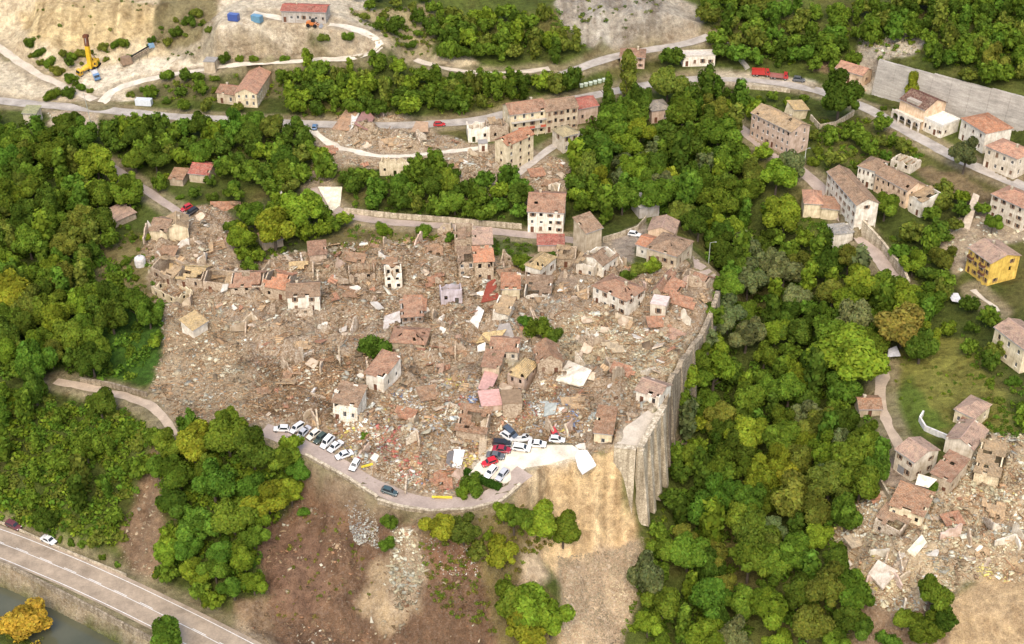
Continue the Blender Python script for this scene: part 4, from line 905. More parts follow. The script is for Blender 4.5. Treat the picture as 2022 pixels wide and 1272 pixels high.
    if hd.get('arch'):
        s = MB(); s.box(-hx-.8, hx+.3, -2.6, -.01, h*.42, h*.42+.3)
        s.box(-hx-.8, hx+.3, -2.6, -2.42, h*.42+.303, h*.42+.95)
        s.build('terrace', 'plaster', root, color=(.72,.66,.56,.1))
        n = 4; w3 = (L+1.0)/n
        for i in range(n+1):
            x0 = -hx-.7+i*w3; c = MB(); c.box(x0-.28, x0+.28, -2.55, -2.1, -1.2, h*.42-.003); c.build('pillar', 'plaster', root, color=(.74,.70,.62,.05))
        for i in range(n):
            x0 = -hx-.7+i*w3+.28; x1 = x0+w3-.56; c = MB(); K = 8; zt = h*.42-.005; zs_ = h*.42-1.3
            for j in range(K):
                a0, a1 = math.pi*j/K, math.pi*(j+1)/K; xa, xb = x0+(x1-x0)*(1-math.cos(a0))/2, x0+(x1-x0)*(1-math.cos(a1))/2
                za, zb_ = zs_+1.1*math.sin(a0), zs_+1.1*math.sin(a1); k0 = len(c.V)
                for yy in (-2.5, -2.2): c.V += [(xa, yy, za), (xb, yy, zb_), (xb, yy, zt), (xa, yy, zt)]
                c.F += [(k0, k0+1, k0+2, k0+3), (k0+5, k0+4, k0+7, k0+6), (k0+4, k0+5, k0+1, k0)]; c.M += [0]*3
            c.build('arch', 'plaster', root, color=(.74,.70,.62,.05))
        s = MB(); s.box(-hx*.5, hx*.45, -.15, 1.8, h+.25, h+1.35); s.build('dormer', 'tinted', root, color=(.42,.36,.29))
    return root
for k, hd in enumerate(HS): build_house(hd, k)
# ------------------------------------------------------------------ retaining walls
def wall_line(name, label, pts, hgt, th, mat, cat='wall', cap=None, sink=2.0, world=None, but=None, top=None, color=None, rag=0):
    """pts: picture points on the foot (or rim when top is set); a thing with its stretches as parts"""
    P = np.array(world) if world is not None else np.array([ground(*q) for q in pts])
    if rag:
        hgt = list(np.interp(np.linspace(0, 1, len(resample(P, 2.2))), np.linspace(0, 1, len(P)), hgt)); P = resample(P, 2.2); P[:, 2] += rag*(rng.random(len(P))-.6)
    root = empty(name, P[0]); tag(root, label, cat)
    T = np.gradient(P[:, :2], axis=0); T /= np.linalg.norm(T, axis=1)[:, None]; N = np.c_[-T[:, 1], T[:, 0]]
    hs = hgt if hasattr(hgt, '__len__') else [hgt]*len(P)
    mb = MB(); rings = []
    for i in range(len(P)):
        o = P[i]-P[0]; n = N[i]; zb, zt = (o[2]-sink, o[2]+hs[i]) if top is None else (o[2]-hs[i], o[2]+top)
        b = 0.06*(zt-zb) if zt-zb > 6 else 0
        rings.append([(o[0]-n[0]*(th/2+b), o[1]-n[1]*(th/2+b), zb), (o[0]+n[0]*th/2, o[1]+n[1]*th/2, zb), (o[0]+n[0]*th/2, o[1]+n[1]*th/2, zt), (o[0]-n[0]*th/2, o[1]-n[1]*th/2, zt)])
    mb.loft(rings); mb.build('stretch', mat, root, color=color)
    if cap:
        c = MB(); rr = []
        for i in range(len(P)):
            o = P[i]-P[0]; n = N[i]; zt = rings[i][2][2]+.004
            rr.append([(o[0]-n[0]*(th/2+.12), o[1]-n[1]*(th/2+.12), zt), (o[0]+n[0]*(th/2+.12), o[1]+n[1]*(th/2+.12), zt), (o[0]+n[0]*(th/2+.12), o[1]+n[1]*(th/2+.12), zt+.18), (o[0]-n[0]*(th/2+.12), o[1]-n[1]*(th/2+.12), zt+.18)])
        c.loft(rr); c.build('coping', cap, root)
    if but:
        step, bw, bd, side = but; Q = resample(P, .5); acc = 0
        TQ = np.gradient(Q[:, :2], axis=0); TQ /= np.linalg.norm(TQ, axis=1)[:, None]
        hq = np.interp(np.arange(len(Q)), np.linspace(0, len(Q)-1, len(P)), hs)
        for i in range(0, len(Q), max(1, int(step/.5))):
            t_ = TQ[i]; n = np.array((-t_[1], t_[0]))*side; o = Q[i]-P[0]; zt = o[2]+(top or 0)-.25; zb = o[2]-hq[i]
            m = MB(); k = .10*(zt-zb); v = []
            for z, dd in ((zb, bd+k), (zt, bd*.55)):
                for s_, q_ in ((-bw/2, 0), (bw/2, 0), (bw/2, dd+th/2+.0), (-bw/2, dd+th/2)): v.append((o[0]+t_[0]*s_+n[0]*q_, o[1]+t_[1]*s_+n[1]*q_, z))
            m.V = v; m.F = [(3, 2, 1, 0), (4, 5, 6, 7), (0, 1, 5, 4), (1, 2, 6, 5), (2, 3, 7, 6), (3, 0, 4, 7)]; m.M = [0]*6
            m.build('buttress', mat, root)
    return root
rim = [at_z(1213,884,3.4), at_z(1256,888,3.4)]
rimB = [at_z(1256,888,3.4), at_z(1282,842,3.8), at_z(1304,803,4.2)]
rimC = [at_z(1312,792,4.4), at_z(1322,750,5.2), at_z(1345,712,5.6), at_z(1370,676,6.0), at_z(1392,644,6.4), at_z(1408,605,7), at_z(1418,572,7.4)]
wall_line('retaining_wall', 'tall pale block masonry wall end beside the sand cliff', None, 24, 1.6, 'stone_pale', world=rim, top=.5, cap='stone_pale')
wall_line('retaining_wall', 'tall buttressed stone wall dropping into the ravine below the pale terrace', None, [24, 23.5, 23], 1.5, 'stone_pale', world=[p+np.array((.9, 0, 0)) for p in rimB], top=.5, cap='stone_pale', but=(5.2, 1.5, .8, -1))
wall_line('retaining_wall', 'long dark weathered stone wall below the rim lane of the village', None, [21, 21, 20, 19, 17, 13, 9], 1.4, 'stone_wall', world=rimC, top=-.3, but=(7.5, 1.0, .35, -1), rag=1.6)
wall_line('roadside_wall', 'stone parapet wall below the front street beside the parked white cars', [(604,902),(640,922),(690,950),(746,986)], 0.9, .6, 'stone_wall', sink=6, cap='stone_pale')
wall_line('roadside_wall', 'curved stone wall carrying the front street above the brown slide', [(746,990),(790,1004),(850,1013),(930,1009),(990,993),(1028,960)], 0.8, .6, 'stone_wall', sink=6, cap='stone_pale')
wall_line('roadside_wall', 'pale low wall above the upper village road in front of the grove', [(680,420),(780,431),(880,438),(960,446),(1030,452)], 1.8, .5, 'stone_pale')
wall_line('roadside_wall', 'high pale stone wall beside the lower side street', [(1702,452),(1740,494),(1782,548),(1792,574)], 3.2, .6, 'stone_pale', cap='stone_pale')
wall_line('garden_wall', 'pale boundary wall between the piazza and the grove', [(1190,478),(1225,468),(1258,456),(1275,436)], 1.8, .4, 'stone_pale')
wall_line('garden_wall', 'white curved garden wall in front of the meadow cottage', [(1822,820),(1815,832),(1826,850),(1868,868)], 1.6, .5, 'tinted', color=(.72,.69,.62))
wall_line('roadside_wall', 'stone wall along the earth path beside the landslide', [(160,754),(220,764),(290,784)], 1.5, .6, 'stone_wall')
wall_line('river_wall', 'low stone parapet between the valley road and the river', [(-200,1046),(20,1120),(150,1186),(292,1260),(400,1322)], .9, .6, 'stone_wall', sink=8)
wall_line('roadside_wall', 'low pale barrier along the upper edge of the valley road', [(-200,966),(20,1040),(120,1085),(250,1138)], .7, .4, 'stone_pale')
wall_line('garden_wall', 'broken foundation walls under the big round tree', [(1600,236),(1618,256),(1650,250),(1685,228)], 2.0, .5, 'stone_pale')
wall_line('garden_wall', 'stone wall along the edge of the concrete apron below the garage house', [(1727,925),(1735,950),(1755,985)], 1.5, .5, 'stone_pale')
wall_line('yard_wall', 'pale stone wall edge of the lorry yard above the ravine wood', [(1395,163),(1470,172),(1560,182)], 1.2, .5, 'stone_pale', sink=5)
# the long concrete wall in the top right: panels cast one beside another
cw = [at_z(1724,184,14), at_z(1800,205,14.5), at_z(1900,232,15), at_z(2010,262,15.5), at_z(2150,300,16)]
root = empty('concrete_wall', cw[0]); tag(root, 'long high board-marked concrete retaining wall below the wooded hill', 'wall')
Q = resample(cw, 1.0); acc = [0]; 
for i in range(0, len(Q)-7, 7):
    a, b = Q[i]-cw[0], Q[i+7]-cw[0]; t_ = (b-a)[:2]/np.linalg.norm((b-a)[:2]); n = np.array((-t_[1], t_[0])); s = .03*(i // 7 % 2); hgt = 13.0-.1*(i // 7 % 3); m = MB(); g_ = .04
    a2, b2 = a[:2]+t_*g_, b[:2]-t_*g_; v = []
    for z, o0, o1 in ((-2.0, -1.6-s, .6), (hgt, .6-s, 1.6)):
        zz = a[2]+z
        for p, q_ in ((a2, o0), (b2, o0), (b2, o1), (a2, o1)): v.append((p[0]+n[0]*q_, p[1]+n[1]*q_, zz))
    m.V = v; m.F = [(3, 2, 1, 0), (4, 5, 6, 7), (0, 1, 5, 4), (1, 2, 6, 5), (2, 3, 7, 6), (3, 0, 4, 7)]; m.M = [0]*6
    m.build('panel', 'concrete', root)
# stone stair up the wooded hill behind the lorry yard
a, b = ground(1476, 136), ground(1440, 84); root = empty('hillside_stair', a); tag(root, 'straight grey stair climbing the wooded hill behind the red lorries', 'stair')
for i in range(26):
    p = a+(b-a)*i/26-a; m = MB(); yaw = math.atan2((b-a)[1], (b-a)[0]); zz = float(height(*(a+(b-a)*(i+.5)/26)[:2]))-a[2]+.15
    m.box(-.1, np.linalg.norm((b-a)[:2])/26+.1, -1.0, 1.0, -1.0, .25); m.build('step', 'concrete', root, loc=(p[0], p[1], zz), rot=(0, 0, yaw))
# river
w0 = [at_z(-260,1075,-27.2), at_z(30,1150,-27.2), at_z(260,1278,-27.2), at_z(420,1370,-27.2), at_z(-100,1420,-27.2), at_z(-300,1300,-27.2)]
V = [tuple(p) for p in w0]; tag(link('river', mesh('river', V, [tuple(range(len(V)))[::-1]], 'water')), kind='structure')

# ------------------------------------------------------------------ debris
PAL = {'main': [((0.41,0.32,0.20), 5), ((0.52,0.45,0.30), 5), ((0.63,0.59,0.43), 4), ((0.31,0.20,0.11), 5), ((0.37,0.19,0.10), 3), ((0.20,0.14,0.08), 4), ((0.71,0.72,0.61), 2.2), ((0.39,0.39,0.32), 1.2), ((0.47,0.29,0.15), 2)],
       'front': [((0.43,0.33,0.21), 5), ((0.56,0.48,0.32), 5), ((0.67,0.64,0.49), 5), ((0.33,0.19,0.10), 4), ((0.42,0.19,0.10), 4), ((0.22,0.14,0.08), 3), ((0.74,0.77,0.69), 5), ((.42,.43,.43), 1.4), ((0.54,0.35,0.14), 2.5), ((0.51,0.11,0.09), .25), ((.16,.24,.42), .25), ((0.65,0.54,0.11), .4)],
       'dark': [((0.26,0.18,0.10), 6), ((0.35,0.25,0.15), 5), ((0.16,0.10,0.05), 6), ((0.50,0.43,0.29), 3), ((0.33,0.17,0.09), 3), ((0.65,0.63,0.49), 1.2)],
       'soil': [((0.41,0.32,0.21), 6), ((0.48,0.41,0.27), 4), ((0.32,0.24,0.14), 4), ((0.60,0.55,0.41), 1)],
       'pale': [((0.52,0.46,0.30), 6), ((0.61,0.56,0.38), 6), ((0.43,0.35,0.23), 4), ((0.73,0.73,0.59), 3), ((0.35,0.24,0.14), 2.5), ((0.39,0.20,0.11), 1.2)],
       'right': [((0.56,0.48,0.30), 6), ((0.67,0.62,0.41), 6), ((0.41,0.30,0.18), 5), ((0.78,0.78,0.65), 4), ((0.32,0.20,0.11), 3.5), ((0.43,0.24,0.12), 2), ((0.45,0.45,0.39), 1), ((0.65,0.54,0.14), .5)],
       'scree': [((0.47,0.38,0.24), 6), ((0.56,0.47,0.31), 4), ((0.37,0.29,0.18), 4)],
       'white': [((0.74,0.77,0.69), 5), ((0.63,0.65,0.56), 3), ((0.51,0.43,0.30), 3), ((0.30,0.20,0.12), 3), ((0.37,0.39,0.38), 1)]}
def sample_poly(W, n, r):
    W = np.array(W)[:, :2]; lo, hi = W.min(0), W.max(0); out = []
    tot = 0
    while tot < n:
        P = lo + (hi-lo)*r.random((n*2, 2)); P = P[pnpoly(W, P[:, 0], P[:, 1])]; out.append(P); tot += len(P)
    return np.concatenate(out)[:n]
CV, CF, CC = [], [], []
def chunks(W, n, pal, s0, s1, flat=.55, long=.0, r=rng, lift=0.0, clump=.5):
    global CV
    P = sample_poly(W, n, r)
    if clump:
        keep = (fbm(P[:, 0]*.16, P[:, 1]*.16, 63, 3)*.9+.55 > r.random(len(P))*clump*2-.1); P = P[keep]
    i = np.clip(np.searchsorted(GX, P[:, 0]), 0, nx-1); j = np.clip(np.searchsorted(GY, P[:, 1]), 0, ny-1)
    P = P[(near_road[j, i] < .75) & ~pnpoly(ZW['carpark'], P[:, 0], P[:, 1]) & ~pnpoly(ZW['terrace'], P[:, 0], P[:, 1])]; n = len(P)
    z = height(P[:, 0], P[:, 1])
    s = s0*(s1/s0)**(r.random(n)**2.6); sx = s*(.7+1.0*r.random(n)); sy = s*(.4+.6*r.random(n)); sz = s*(.22+flat*r.random(n)); pl_ = r.random(n) < .42; sz = np.where(pl_, .06+.08*r.random(n), sz); sx = np.where(pl_, sx*1.5, sx); sy = np.where(pl_, sy*1.4, sy)
    lg = r.random(n) < long; sx = np.where(lg, 1.0+3.2*r.random(n)**1.5, sx); sy = np.where(lg, .10+.12*r.random(n), sy); sz = np.where(lg, .10+.1*r.random(n), sz)
    box = np.array([(-1,-1,-1),(1,-1,-1),(1,1,-1),(-1,1,-1),(-1,-1,1),(1,-1,1),(1,1,1),(-1,1,1)])*.5
    v = box[None]*np.stack([sx, sy, sz], -1)[:, None]
    jit = np.where((lg | pl_)[:, None, None], .05, .22)
    v = v*(1+jit*(r.random(v.shape)-.5)*2)
    yaw = r.random(n)*2*math.pi; ti = (r.random(n)-.5)*1.1; tj = (r.random(n)-.5)*.9
    ti = np.where(lg, (r.random(n)-.5)*.5, ti); tj = np.where(lg, (r.random(n)-.5)*.7, tj)
    ci, si = np.cos(ti)[:, None], np.sin(ti)[:, None]; y = v[..., 1]*ci - v[..., 2]*si; zz = v[..., 1]*si + v[..., 2]*ci
    cj, sj = np.cos(tj)[:, None], np.sin(tj)[:, None]; x = v[..., 0]*cj + zz*sj; zz = -v[..., 0]*sj + zz*cj
    ca, sa = np.cos(yaw)[:, None], np.sin(yaw)[:, None]
    X = x*ca-y*sa+P[:, :1]; Y = x*sa+y*ca+P[:, 1:]; Zv = zz + (z + sz*.18 + lift)[:, None]
    col = np.array([p[0] for p in PAL[pal]]); w = np.array([p[1] for p in PAL[pal]]); w = w/w.sum()
    # neighbours share a tone: pick through a low-frequency field as well as at random
    c = col[r.choice(len(col), n, p=w)]*(.8+.35*r.random(n))[:, None]; mean = (col*w[:, None]).sum(0); c = c*.72+mean*.28*(.75+.4*r.random(n))[:, None]
    cx = np.floor((P[:, 0]+3*fbm(P[:, 0]*.2, P[:, 1]*.2, 5, 2))/6.0).astype(np.int64); cy = np.floor((P[:, 1]+3*fbm(P[:, 0]*.2, P[:, 1]*.2, 6, 2))/6.0).astype(np.int64)
    dom = (_h(cx, cy, 17)*len(col)).astype(int) % len(col); sel = r.random(n) < .42; c = np.where(sel[:, None], col[dom]*(.7+.5*r.random(n))[:, None]*.8+mean*.2, c); c = c*(.72+.5*_h(cx, cy, 23))[:, None]
    c = np.where(lg[:, None], np.array((.40,.25,.13))*(.55+.8*r.random(n))[:, None], c)
    big = (.82+.42*fbm(P[:, 0]*.12, P[:, 1]*.12, 91, 3))[:, None]
    CV.append(np.stack([X, Y, Zv], -1)); CC.append(np.clip(c*big, 0, .9))
def flush(name, mat='debris'):
    global CV, CC
    V = np.concatenate(CV); C = np.concatenate(CC); n = len(V)
    f = np.array([(0,3,2,1),(4,5,6,7),(0,1,5,4),(1,2,6,5),(2,3,7,6),(3,0,4,7)])
    q = (f[None]+8*np.arange(n)[:, None, None]).reshape(-1, 4)
    me = bpy.data.meshes.new(name); me.vertices.add(n*8); me.vertices.foreach_set('co', V.astype(np.float32).ravel())
    me.loops.add(q.size); me.loops.foreach_set('vertex_index', q.ravel().astype(np.int32)); me.polygons.add(len(q)); me.polygons.foreach_set('loop_start', np.arange(0, q.size, 4, dtype=np.int32))
    me.update(calc_edges=True); a = me.attributes.new('piece', 'FLOAT_COLOR', 'POINT')
    a.data.foreach_set('color', np.concatenate([np.repeat(C, 8, 0), np.ones((n*8, 1))], -1).astype(np.float32).ravel())
    me.materials.append(MATS[mat]); CV, CC = [], []
    return tag(link(name, me), kind='stuff')
PX = lambda *p: [ground(*q) for q in p]
chunks(ZW['rubble'], 41000, 'main', .15, 1.05, long=.11, clump=.6)
chunks(ZW['rubble'], 1700, 'main', .8, 2.1, flat=.25, long=.3)
chunks(PX((640,840),(760,780),(900,740),(1100,760),(1180,840),(1130,875),(985,865),(925,935),(840,990),(760,978),(700,930)), 20000, 'front', .13, .85, long=.08)
chunks(PX((640,840),(760,780),(900,740),(1100,760),(1180,840),(1130,875),(985,865),(925,935),(840,990),(760,978),(700,930)), 450, 'front', .8, 1.7, flat=.25)
chunks(ZW['darkrub'], 9000, 'dark', .13, .8, long=.09)
chunks(PX((640,480),(900,470),(960,560),(960,660),(800,680),(640,640)), 9000, 'dark', .13, .9, long=.08)
chunks(ZW['slidedirt'], 4500, 'soil', .12, .7, long=.06)
chunks(ZW['pale'], 6000, 'pale', .14, .9, long=.06)
for wx_, wy_, wr in ((1065,800,26), (1040,690,10), (1185,835,24), (800,960,26), (720,905,14), (900,830,22), (870,760,12), (1000,640,18), (690,575,14), (960,560,12)):
    c = ground(wx_, wy_); rr = wr/7; chunks([(c[0]+rr*math.cos(a), c[1]+rr*math.sin(a), 0) for a in np.linspace(0, 6.28, 9)[:-1]], int(rr*rr*16), 'white', .25, 1.3, flat=.25, clump=0)
flush('rubble')
chunks(ZW['back_rubble'], 10000, 'main', .16, 1.1, long=.06); chunks(ZW['palebank'], 800, 'soil', .25, 1.0); flush('rubble')
chunks(ZW['right_rubble'], 17000, 'right', .14, 1.0, long=.06); chunks(ZW['right_rubble'], 350, 'right', .8, 2.0, flat=.25); chunks(ZW['houseyard'], 500, 'pale', .2, 1.2); flush('rubble')
chunks(ZW['scree'], 6000, 'scree', .12, .5, clump=.2); chunks(ZW['palestreak'], 1200, 'pale', .15, 1.3); chunks(ZW['brownslide'], 3500, 'dark', .15, .9, clump=.9)
chunks(PX((680,985),(745,1015),(750,1080),(700,1070)), 2000, 'white', .12, .5); chunks(ZW['slideleft'], 500, 'soil', .15, .7); chunks(ZW['redearth'], 500, 'white', .1, .35)
chunks(ZW['cliffroad'], 300, 'pale', .2, .9); chunks(ZW['rocknose'], 500, 'pale', .3, 1.4); flush('stones')

# larger slabs and beams one can pick out
SL = {}
def slab_mesh(kind, v):
    if (kind, v) in SL: return SL[kind, v]
    r = random.Random(v*13+len(kind)); m = MB()
    if kind == 'beam': m.box(-.5, .5, -.5, .5, -.5, .5); me = m.data('beam', 'tinted')
    else:
        q = lambda: (r.random()-.5)*.16
        pts = [(-.5+q(), -.5+q()), (.1+q(), -.5+q()*.5), (.5+q(), -.45+q()), (.5+q(), .1+q()), (.18+q(), .22+q()), (.1+q(), .5+q()), (-.5+q(), .5+q())] if v % 2 else [(-.5+q(), -.5+q()), (.5+q(), -.5+q()), (.5+q(), .3+q()), (.25+q(), .5+q()), (-.5+q(), .5+q())]
        rings = [[(x, y, -.5) for x, y in pts], [(x, y, .5) for x, y in pts]]
        m.loft(rings); me = m.data(kind, {'roof': 'roof_x'}.get(kind, 'plaster' if kind == 'wall' else 'tinted'))
    SL[kind, v] = me; return me
def slab(px, py, kind, sx, sy, th, yaw, tx, ty, color, label, group=None, name=None, lift=None, v=0):
    p = ground(px, py); nm = name or {'wall': 'wall_slab', 'roof': 'roof_slab', 'beam': 'timber_beam', 'flat': 'concrete_slab'}[kind]
    o = link(nm, slab_mesh(kind, v), None, (p[0], p[1], p[2]+(lift if lift is not None else .12+.5*abs(math.sin(tx))*sy*.45+.5*abs(math.sin(ty))*sx*.45)), (tx, ty, yaw), color); o.scale = (sx, sy, th)
    return tag(o, label, {'wall_slab': 'slab', 'roof_slab': 'roof', 'timber_beam': 'beam', 'concrete_slab': 'slab'}.get(nm, 'slab'), group)
LM = [('the white two-storey house',600,600),('the tall white ruined house',778,550),('the orange-roofed tower house',955,520),('the yellowish hipped roof',1055,540),('the large white hipped house',1220,600),('the piazza',1220,490),('the wide hipped house',1310,510),('the big white three-storey house',1075,430),('the cream gabled house',350,460),('the sunken white house',395,655),('the broken row',430,560),('the round dark bush',735,685),('the beige house with three windows',805,690),('the house with the lean-to roof',745,745),('the broken white house',680,810),('the pink house',1018,755),('the cream roof slab',1130,745),('the red-roofed house on the cliff',1190,850),('the terrace wall',1270,840),('the car park',1050,890),('the row of parked cars',620,860),('the collapsed brown roof',930,850),('the bend of the front street',800,980),('the lavender house front',890,590),('the grey sunken house',815,640),('the rim lane',1380,560),('the red-balcony house',1040,250),('the cream tower house',1025,320),('the olive-roofed house',1125,290),('the mound of fallen roofs',710,250),('the dozed track',780,308),('the three-window ruin',780,340),('the garage house',1790,920),('the white roof slab',1815,990),('the pale square slab',1742,1142),('the sandy bank',1930,1180),('the tan collapsed roof',1945,930),('the pinkish grey house',1530,270),('the long white house',1660,410),('the yellow row',1760,390),('the inn',1800,230),('the yellow house',1935,530),('the concrete wall',1850,190),('the garden path',1742,790),('the small stone hut',1715,810),('the meadow',1840,740),('the cream yellow house',1980,690),('the yellow-green tree',1700,562),('the brownish tree',1785,640),('the large bright tree',1680,705),('the lorry yard',1500,150),('the quarry road house',1248,120),('the grey rock face',1200,60),('the wood track',950,140),('the quarry shelf wall',510,90),('the drilling rig',185,130),('the long farm building',490,180),('the red cottage',395,345),('the lane',300,380),('the water tank',278,515),('the earth path',220,775),('the valley road',100,1050),('the earth slide',290,1030),('the brown slide',560,1080),('the curved street wall',900,1015),('the sand cliff',1150,980),('the wall foot',1260,1050),('the slate-roofed garage',1280,410),('the salmon-roofed house',1600,410),('the back road poplars',300,215),('the hillside stair',1458,110),('the broken slate hut',1660,470),('the grove sheet',650,400),('the upper village road',800,440),('the ravine slip',1335,860),('the pale cliff',1050,1110)]
LMW = [(n, *ground(x, y)[:2]) for n, x, y in LM]
def near(x, y): return min(LMW, key=lambda l: (l[1]-x)**2+(l[2]-y)**2)[0]
rs = random.Random(5)
areas = [('main', ZW['rubble'], 170, 'in the main rubble field of the village'), ('right', ZW['right_rubble'], 34, 'in the rubble beyond the ravine'), ('back', ZW['back_rubble'], 30, 'in the rubble mound below the back road')]
KIND = {'wall': [((.76,.72,.64,.2), 'white plastered wall slab'), ((.60,.50,.38,.4), 'beige masonry wall slab'), ((.46,.37,.27,.8), 'bare stone wall slab')],
        'roof': [((.36,.18,.11,0), 'red-brown tiled roof fragment'), ((.46,.32,.18,0), 'tan tiled roof fragment')],
        'beam': [((.34,.20,.11,0), 'broken brown roof beam')]}
for an, W, n, where in areas:
    P = sample_poly(W, n*3, rng); c = 0
    for x, y in P:
        if c >= n: break
        if in_house(x, y, 1.5) or on_road(x, y) or pnpoly(ZW['carpark'], np.array(x), np.array(y)) or pnpoly(ZW['terrace'], np.array(x), np.array(y)) or pnpoly(ZW['slidedirt'], np.array(x), np.array(y)): continue
        k = rs.choices(['wall', 'roof', 'beam'], (5, 3, 3))[0]; col, lb = rs.choice(KIND[k]); v = rs.randrange(5)
        u, w_ = to_px(x, y, float(height(x, y)))
        s = 1.3+1.9*rs.random()**1.5; vv = .85+.3*rs.random(); col = (*[min(.85, q*vv) for q in col[:3]], col[3])
        if k == 'beam': slab(u, w_, k, 2.5+3*rs.random(), .22, .22, rs.random()*6.28, 0, (rs.random()-.5)*.8, col, lb+' lying in rubble near '+near(x, y), 'timber beams in the rubble')
        else: slab(u, w_, k, s*1.2, s, .3 if k == 'wall' else .18, rs.random()*6.28, (rs.random()-.5)*1.0, (rs.random()-.5)*.9, col, lb+' lying in rubble near '+near(x, y), {'wall': 'wall slabs in the rubble', 'roof': 'roof fragments in the rubble'}[k], v=v)
        c += 1
# slabs one can name
def quad_slab(name, label, cat, pts, zoff, th, mat, color):
    """pts: picture outline; each corner at the ground plus its own height"""
    P = [ground(a, b)+np.array((0, 0, z)) for (a, b), z in zip(pts, zoff)]; c = np.mean(P, 0); m = MB()
    m.loft([[p-c-np.array((0, 0, th)) for p in P], [p-c for p in P]]); return tag(m.build(name, mat, None, loc=c, color=color), label, cat)
quad_slab('concrete_slab', 'large cream flat concrete roof slab lying in the rubble near the buttressed wall', 'slab', [(1097,757),(1150,772),(1168,741),(1122,721)], (1.2,1.4,1.8,1.6), .4, 'plaster', (.76,.69,.56,.05))
quad_slab('concrete_slab', 'big pale square floor slab at the foot of the rubble beyond the ravine', 'slab', [(1713,1140),(1742,1170),(1772,1137),(1732,1116)], (1.4,1.2,1.6,1.8), .5, 'plaster', (.62,.55,.46,.1))
quad_slab('concrete_slab', 'white plaster slab lying across an orange-brown roof', 'slab', [(1800,994),(1826,1001),(1842,985),(1806,974)], (6.4,6.4,6.4,6.4), .25, 'plaster', (.80,.74,.62,.0))
quad_slab('concrete_slab', 'tilted cream wall slab in the rubble below the broken house', 'slab', [(1790,1092),(1806,1101),(1828,1080),(1818,1066)], (.8,.4,1.6,1.8), .4, 'plaster', (.74,.68,.52,.0))
P = [at_z(*q) for q in ((1136,900,2.4),(1141,922,1.2),(1150,935,.6),(1177,918,1.0),(1168,902,2.0),(1159,889,2.9),(1142,890,2.9))]; c = np.mean(P, 0); m = MB(); m.loft([[p-c-np.array((0, 0, .45)) for p in P], [p-c for p in P]])
tag(m.build('concrete_slab', 'tinted', None, loc=c, color=(.86,.85,.83)), 'bright white curved slab hanging over the rim of the sand cliff', 'slab')
quad_slab('wall_slab', 'white and dark triangular gable fragment beside the hedge and car park', 'slab', [(892,922),(910,926),(918,902),(896,900)], (.3,.3,2.2,2.2), .3, 'tinted', (.78,.77,.76))
quad_slab('roof_slab', 'dark grey roof fragment leaning on the triangular gable fragment', 'roof', [(880,918),(892,925),(897,902),(884,902)], (.2,.2,2.0,1.8), .25, 'tinted', (.16,.15,.15))
quad_slab('concrete_slab', 'pale concrete sheet hanging below the grove beside the upper village road', 'slab', [(655,420),(672,408),(676,374),(628,374)], (.5,.5,1.0,1.0), .4, 'plaster', (.80,.75,.58,.05))
quad_slab('wall_slab', 'thin pale grey wall fragment standing among the grove trees', 'slab', [(549,402),(566,411),(556,392),(541,380)], (.8,.5,4.5,4.5), .3, 'tinted', (.55,.52,.47))
quad_slab('wall_slab', 'leaning stone wall fragment behind the parked black car', 'slab', [(944,905),(960,890),(966,838),(950,850)], (.3,.3,3.4,3.0), .5, 'plaster', (.50,.42,.30,.5))
quad_slab('roof_slab', 'faded pink roof slab sliding behind the beige block', 'roof', [(944,770),(968,778),(984,752),(958,742)], (.6,.6,2.0,2.2), .25, 'tinted', (.54,.32,.27))
quad_slab('roof_slab', 'grey-green flat sheet lying in the white debris above the car park', 'roof', [(1073,826),(1096,820),(1100,802),(1076,804)], (.6,.6,1.2,1.2), .2, 'tinted', (.36,.38,.34))
quad_slab('wall_slab', 'white fallen facade fragment below the half-buried tan roof', 'slab', [(928,636),(944,650),(956,624),(944,616)], (.4,.4,2.0,2.2), .35, 'plaster', (.78,.74,.68,.05))
quad_slab('roof_slab', 'grey domed slab fragment beside the green bushes of the rubble', 'roof', [(978,672),(1016,668),(1006,650),(985,652)], (.5,.5,2.2,2.0), .3, 'tinted', (.32,.29,.26))
quad_slab('roof_slab', 'yellow planked roof fragment above the wide brown roof', 'roof', [(940,682),(985,678),(1000,664),(955,668)], (.8,1.2,2.4,2.0), .22, 'roof_x', (.62,.48,.24))
quad_slab('wall_slab', 'grey-white wall slab lying beside the grey sunken house', 'slab', [(756,652),(792,646),(790,626),(760,634)], (.4,.4,2.2,1.8), .35, 'plaster', (.54,.50,.46,.2))
quad_slab('roof_slab', 'dark red collapsed roof beside the clean orange roof', 'roof', [(950,600),(985,592),(978,560),(962,568)], (.5,.5,1.8,1.8), .25, 'tinted', (.28,.07,.045))
quad_slab('roof_slab', 'tilted terracotta roof plane of the mound below the back road', 'roof', [(655,258),(688,262),(716,222),(684,228)], (.6,.8,3.5,2.5), .25, 'roof_x', (.46,.28,.17))
quad_slab('wall_slab', 'tilted white gable wall in the mound below the back road', 'slab', [(681,274),(698,258),(712,238),(694,232)], (.5,1.8,3.2,2.6), .35, 'plaster', (.76,.72,.65,.15))
quad_slab('roof_slab', 'dull purple-red roof plane in the mound below the back road', 'roof', [(700,252),(726,262),(740,240),(722,226)], (1.5,1.0,1.6,3.0), .25, 'tinted', (.36,.20,.17))
quad_slab('roof_slab', 'tan slab cap at the end of the mound below the back road', 'roof', [(812,268),(846,268),(846,252),(822,250)], (1.6,1.6,2.2,2.2), .25, 'tinted', (.44,.30,.19))
quad_slab('wall_slab', 'pale rock block poking out of the ruins above the yellow house', 'slab', [(1898,450),(1914,455),(1930,408),(1918,402)], (.3,.3,4.0,4.0), .6, 'tinted', (.52,.43,.32))
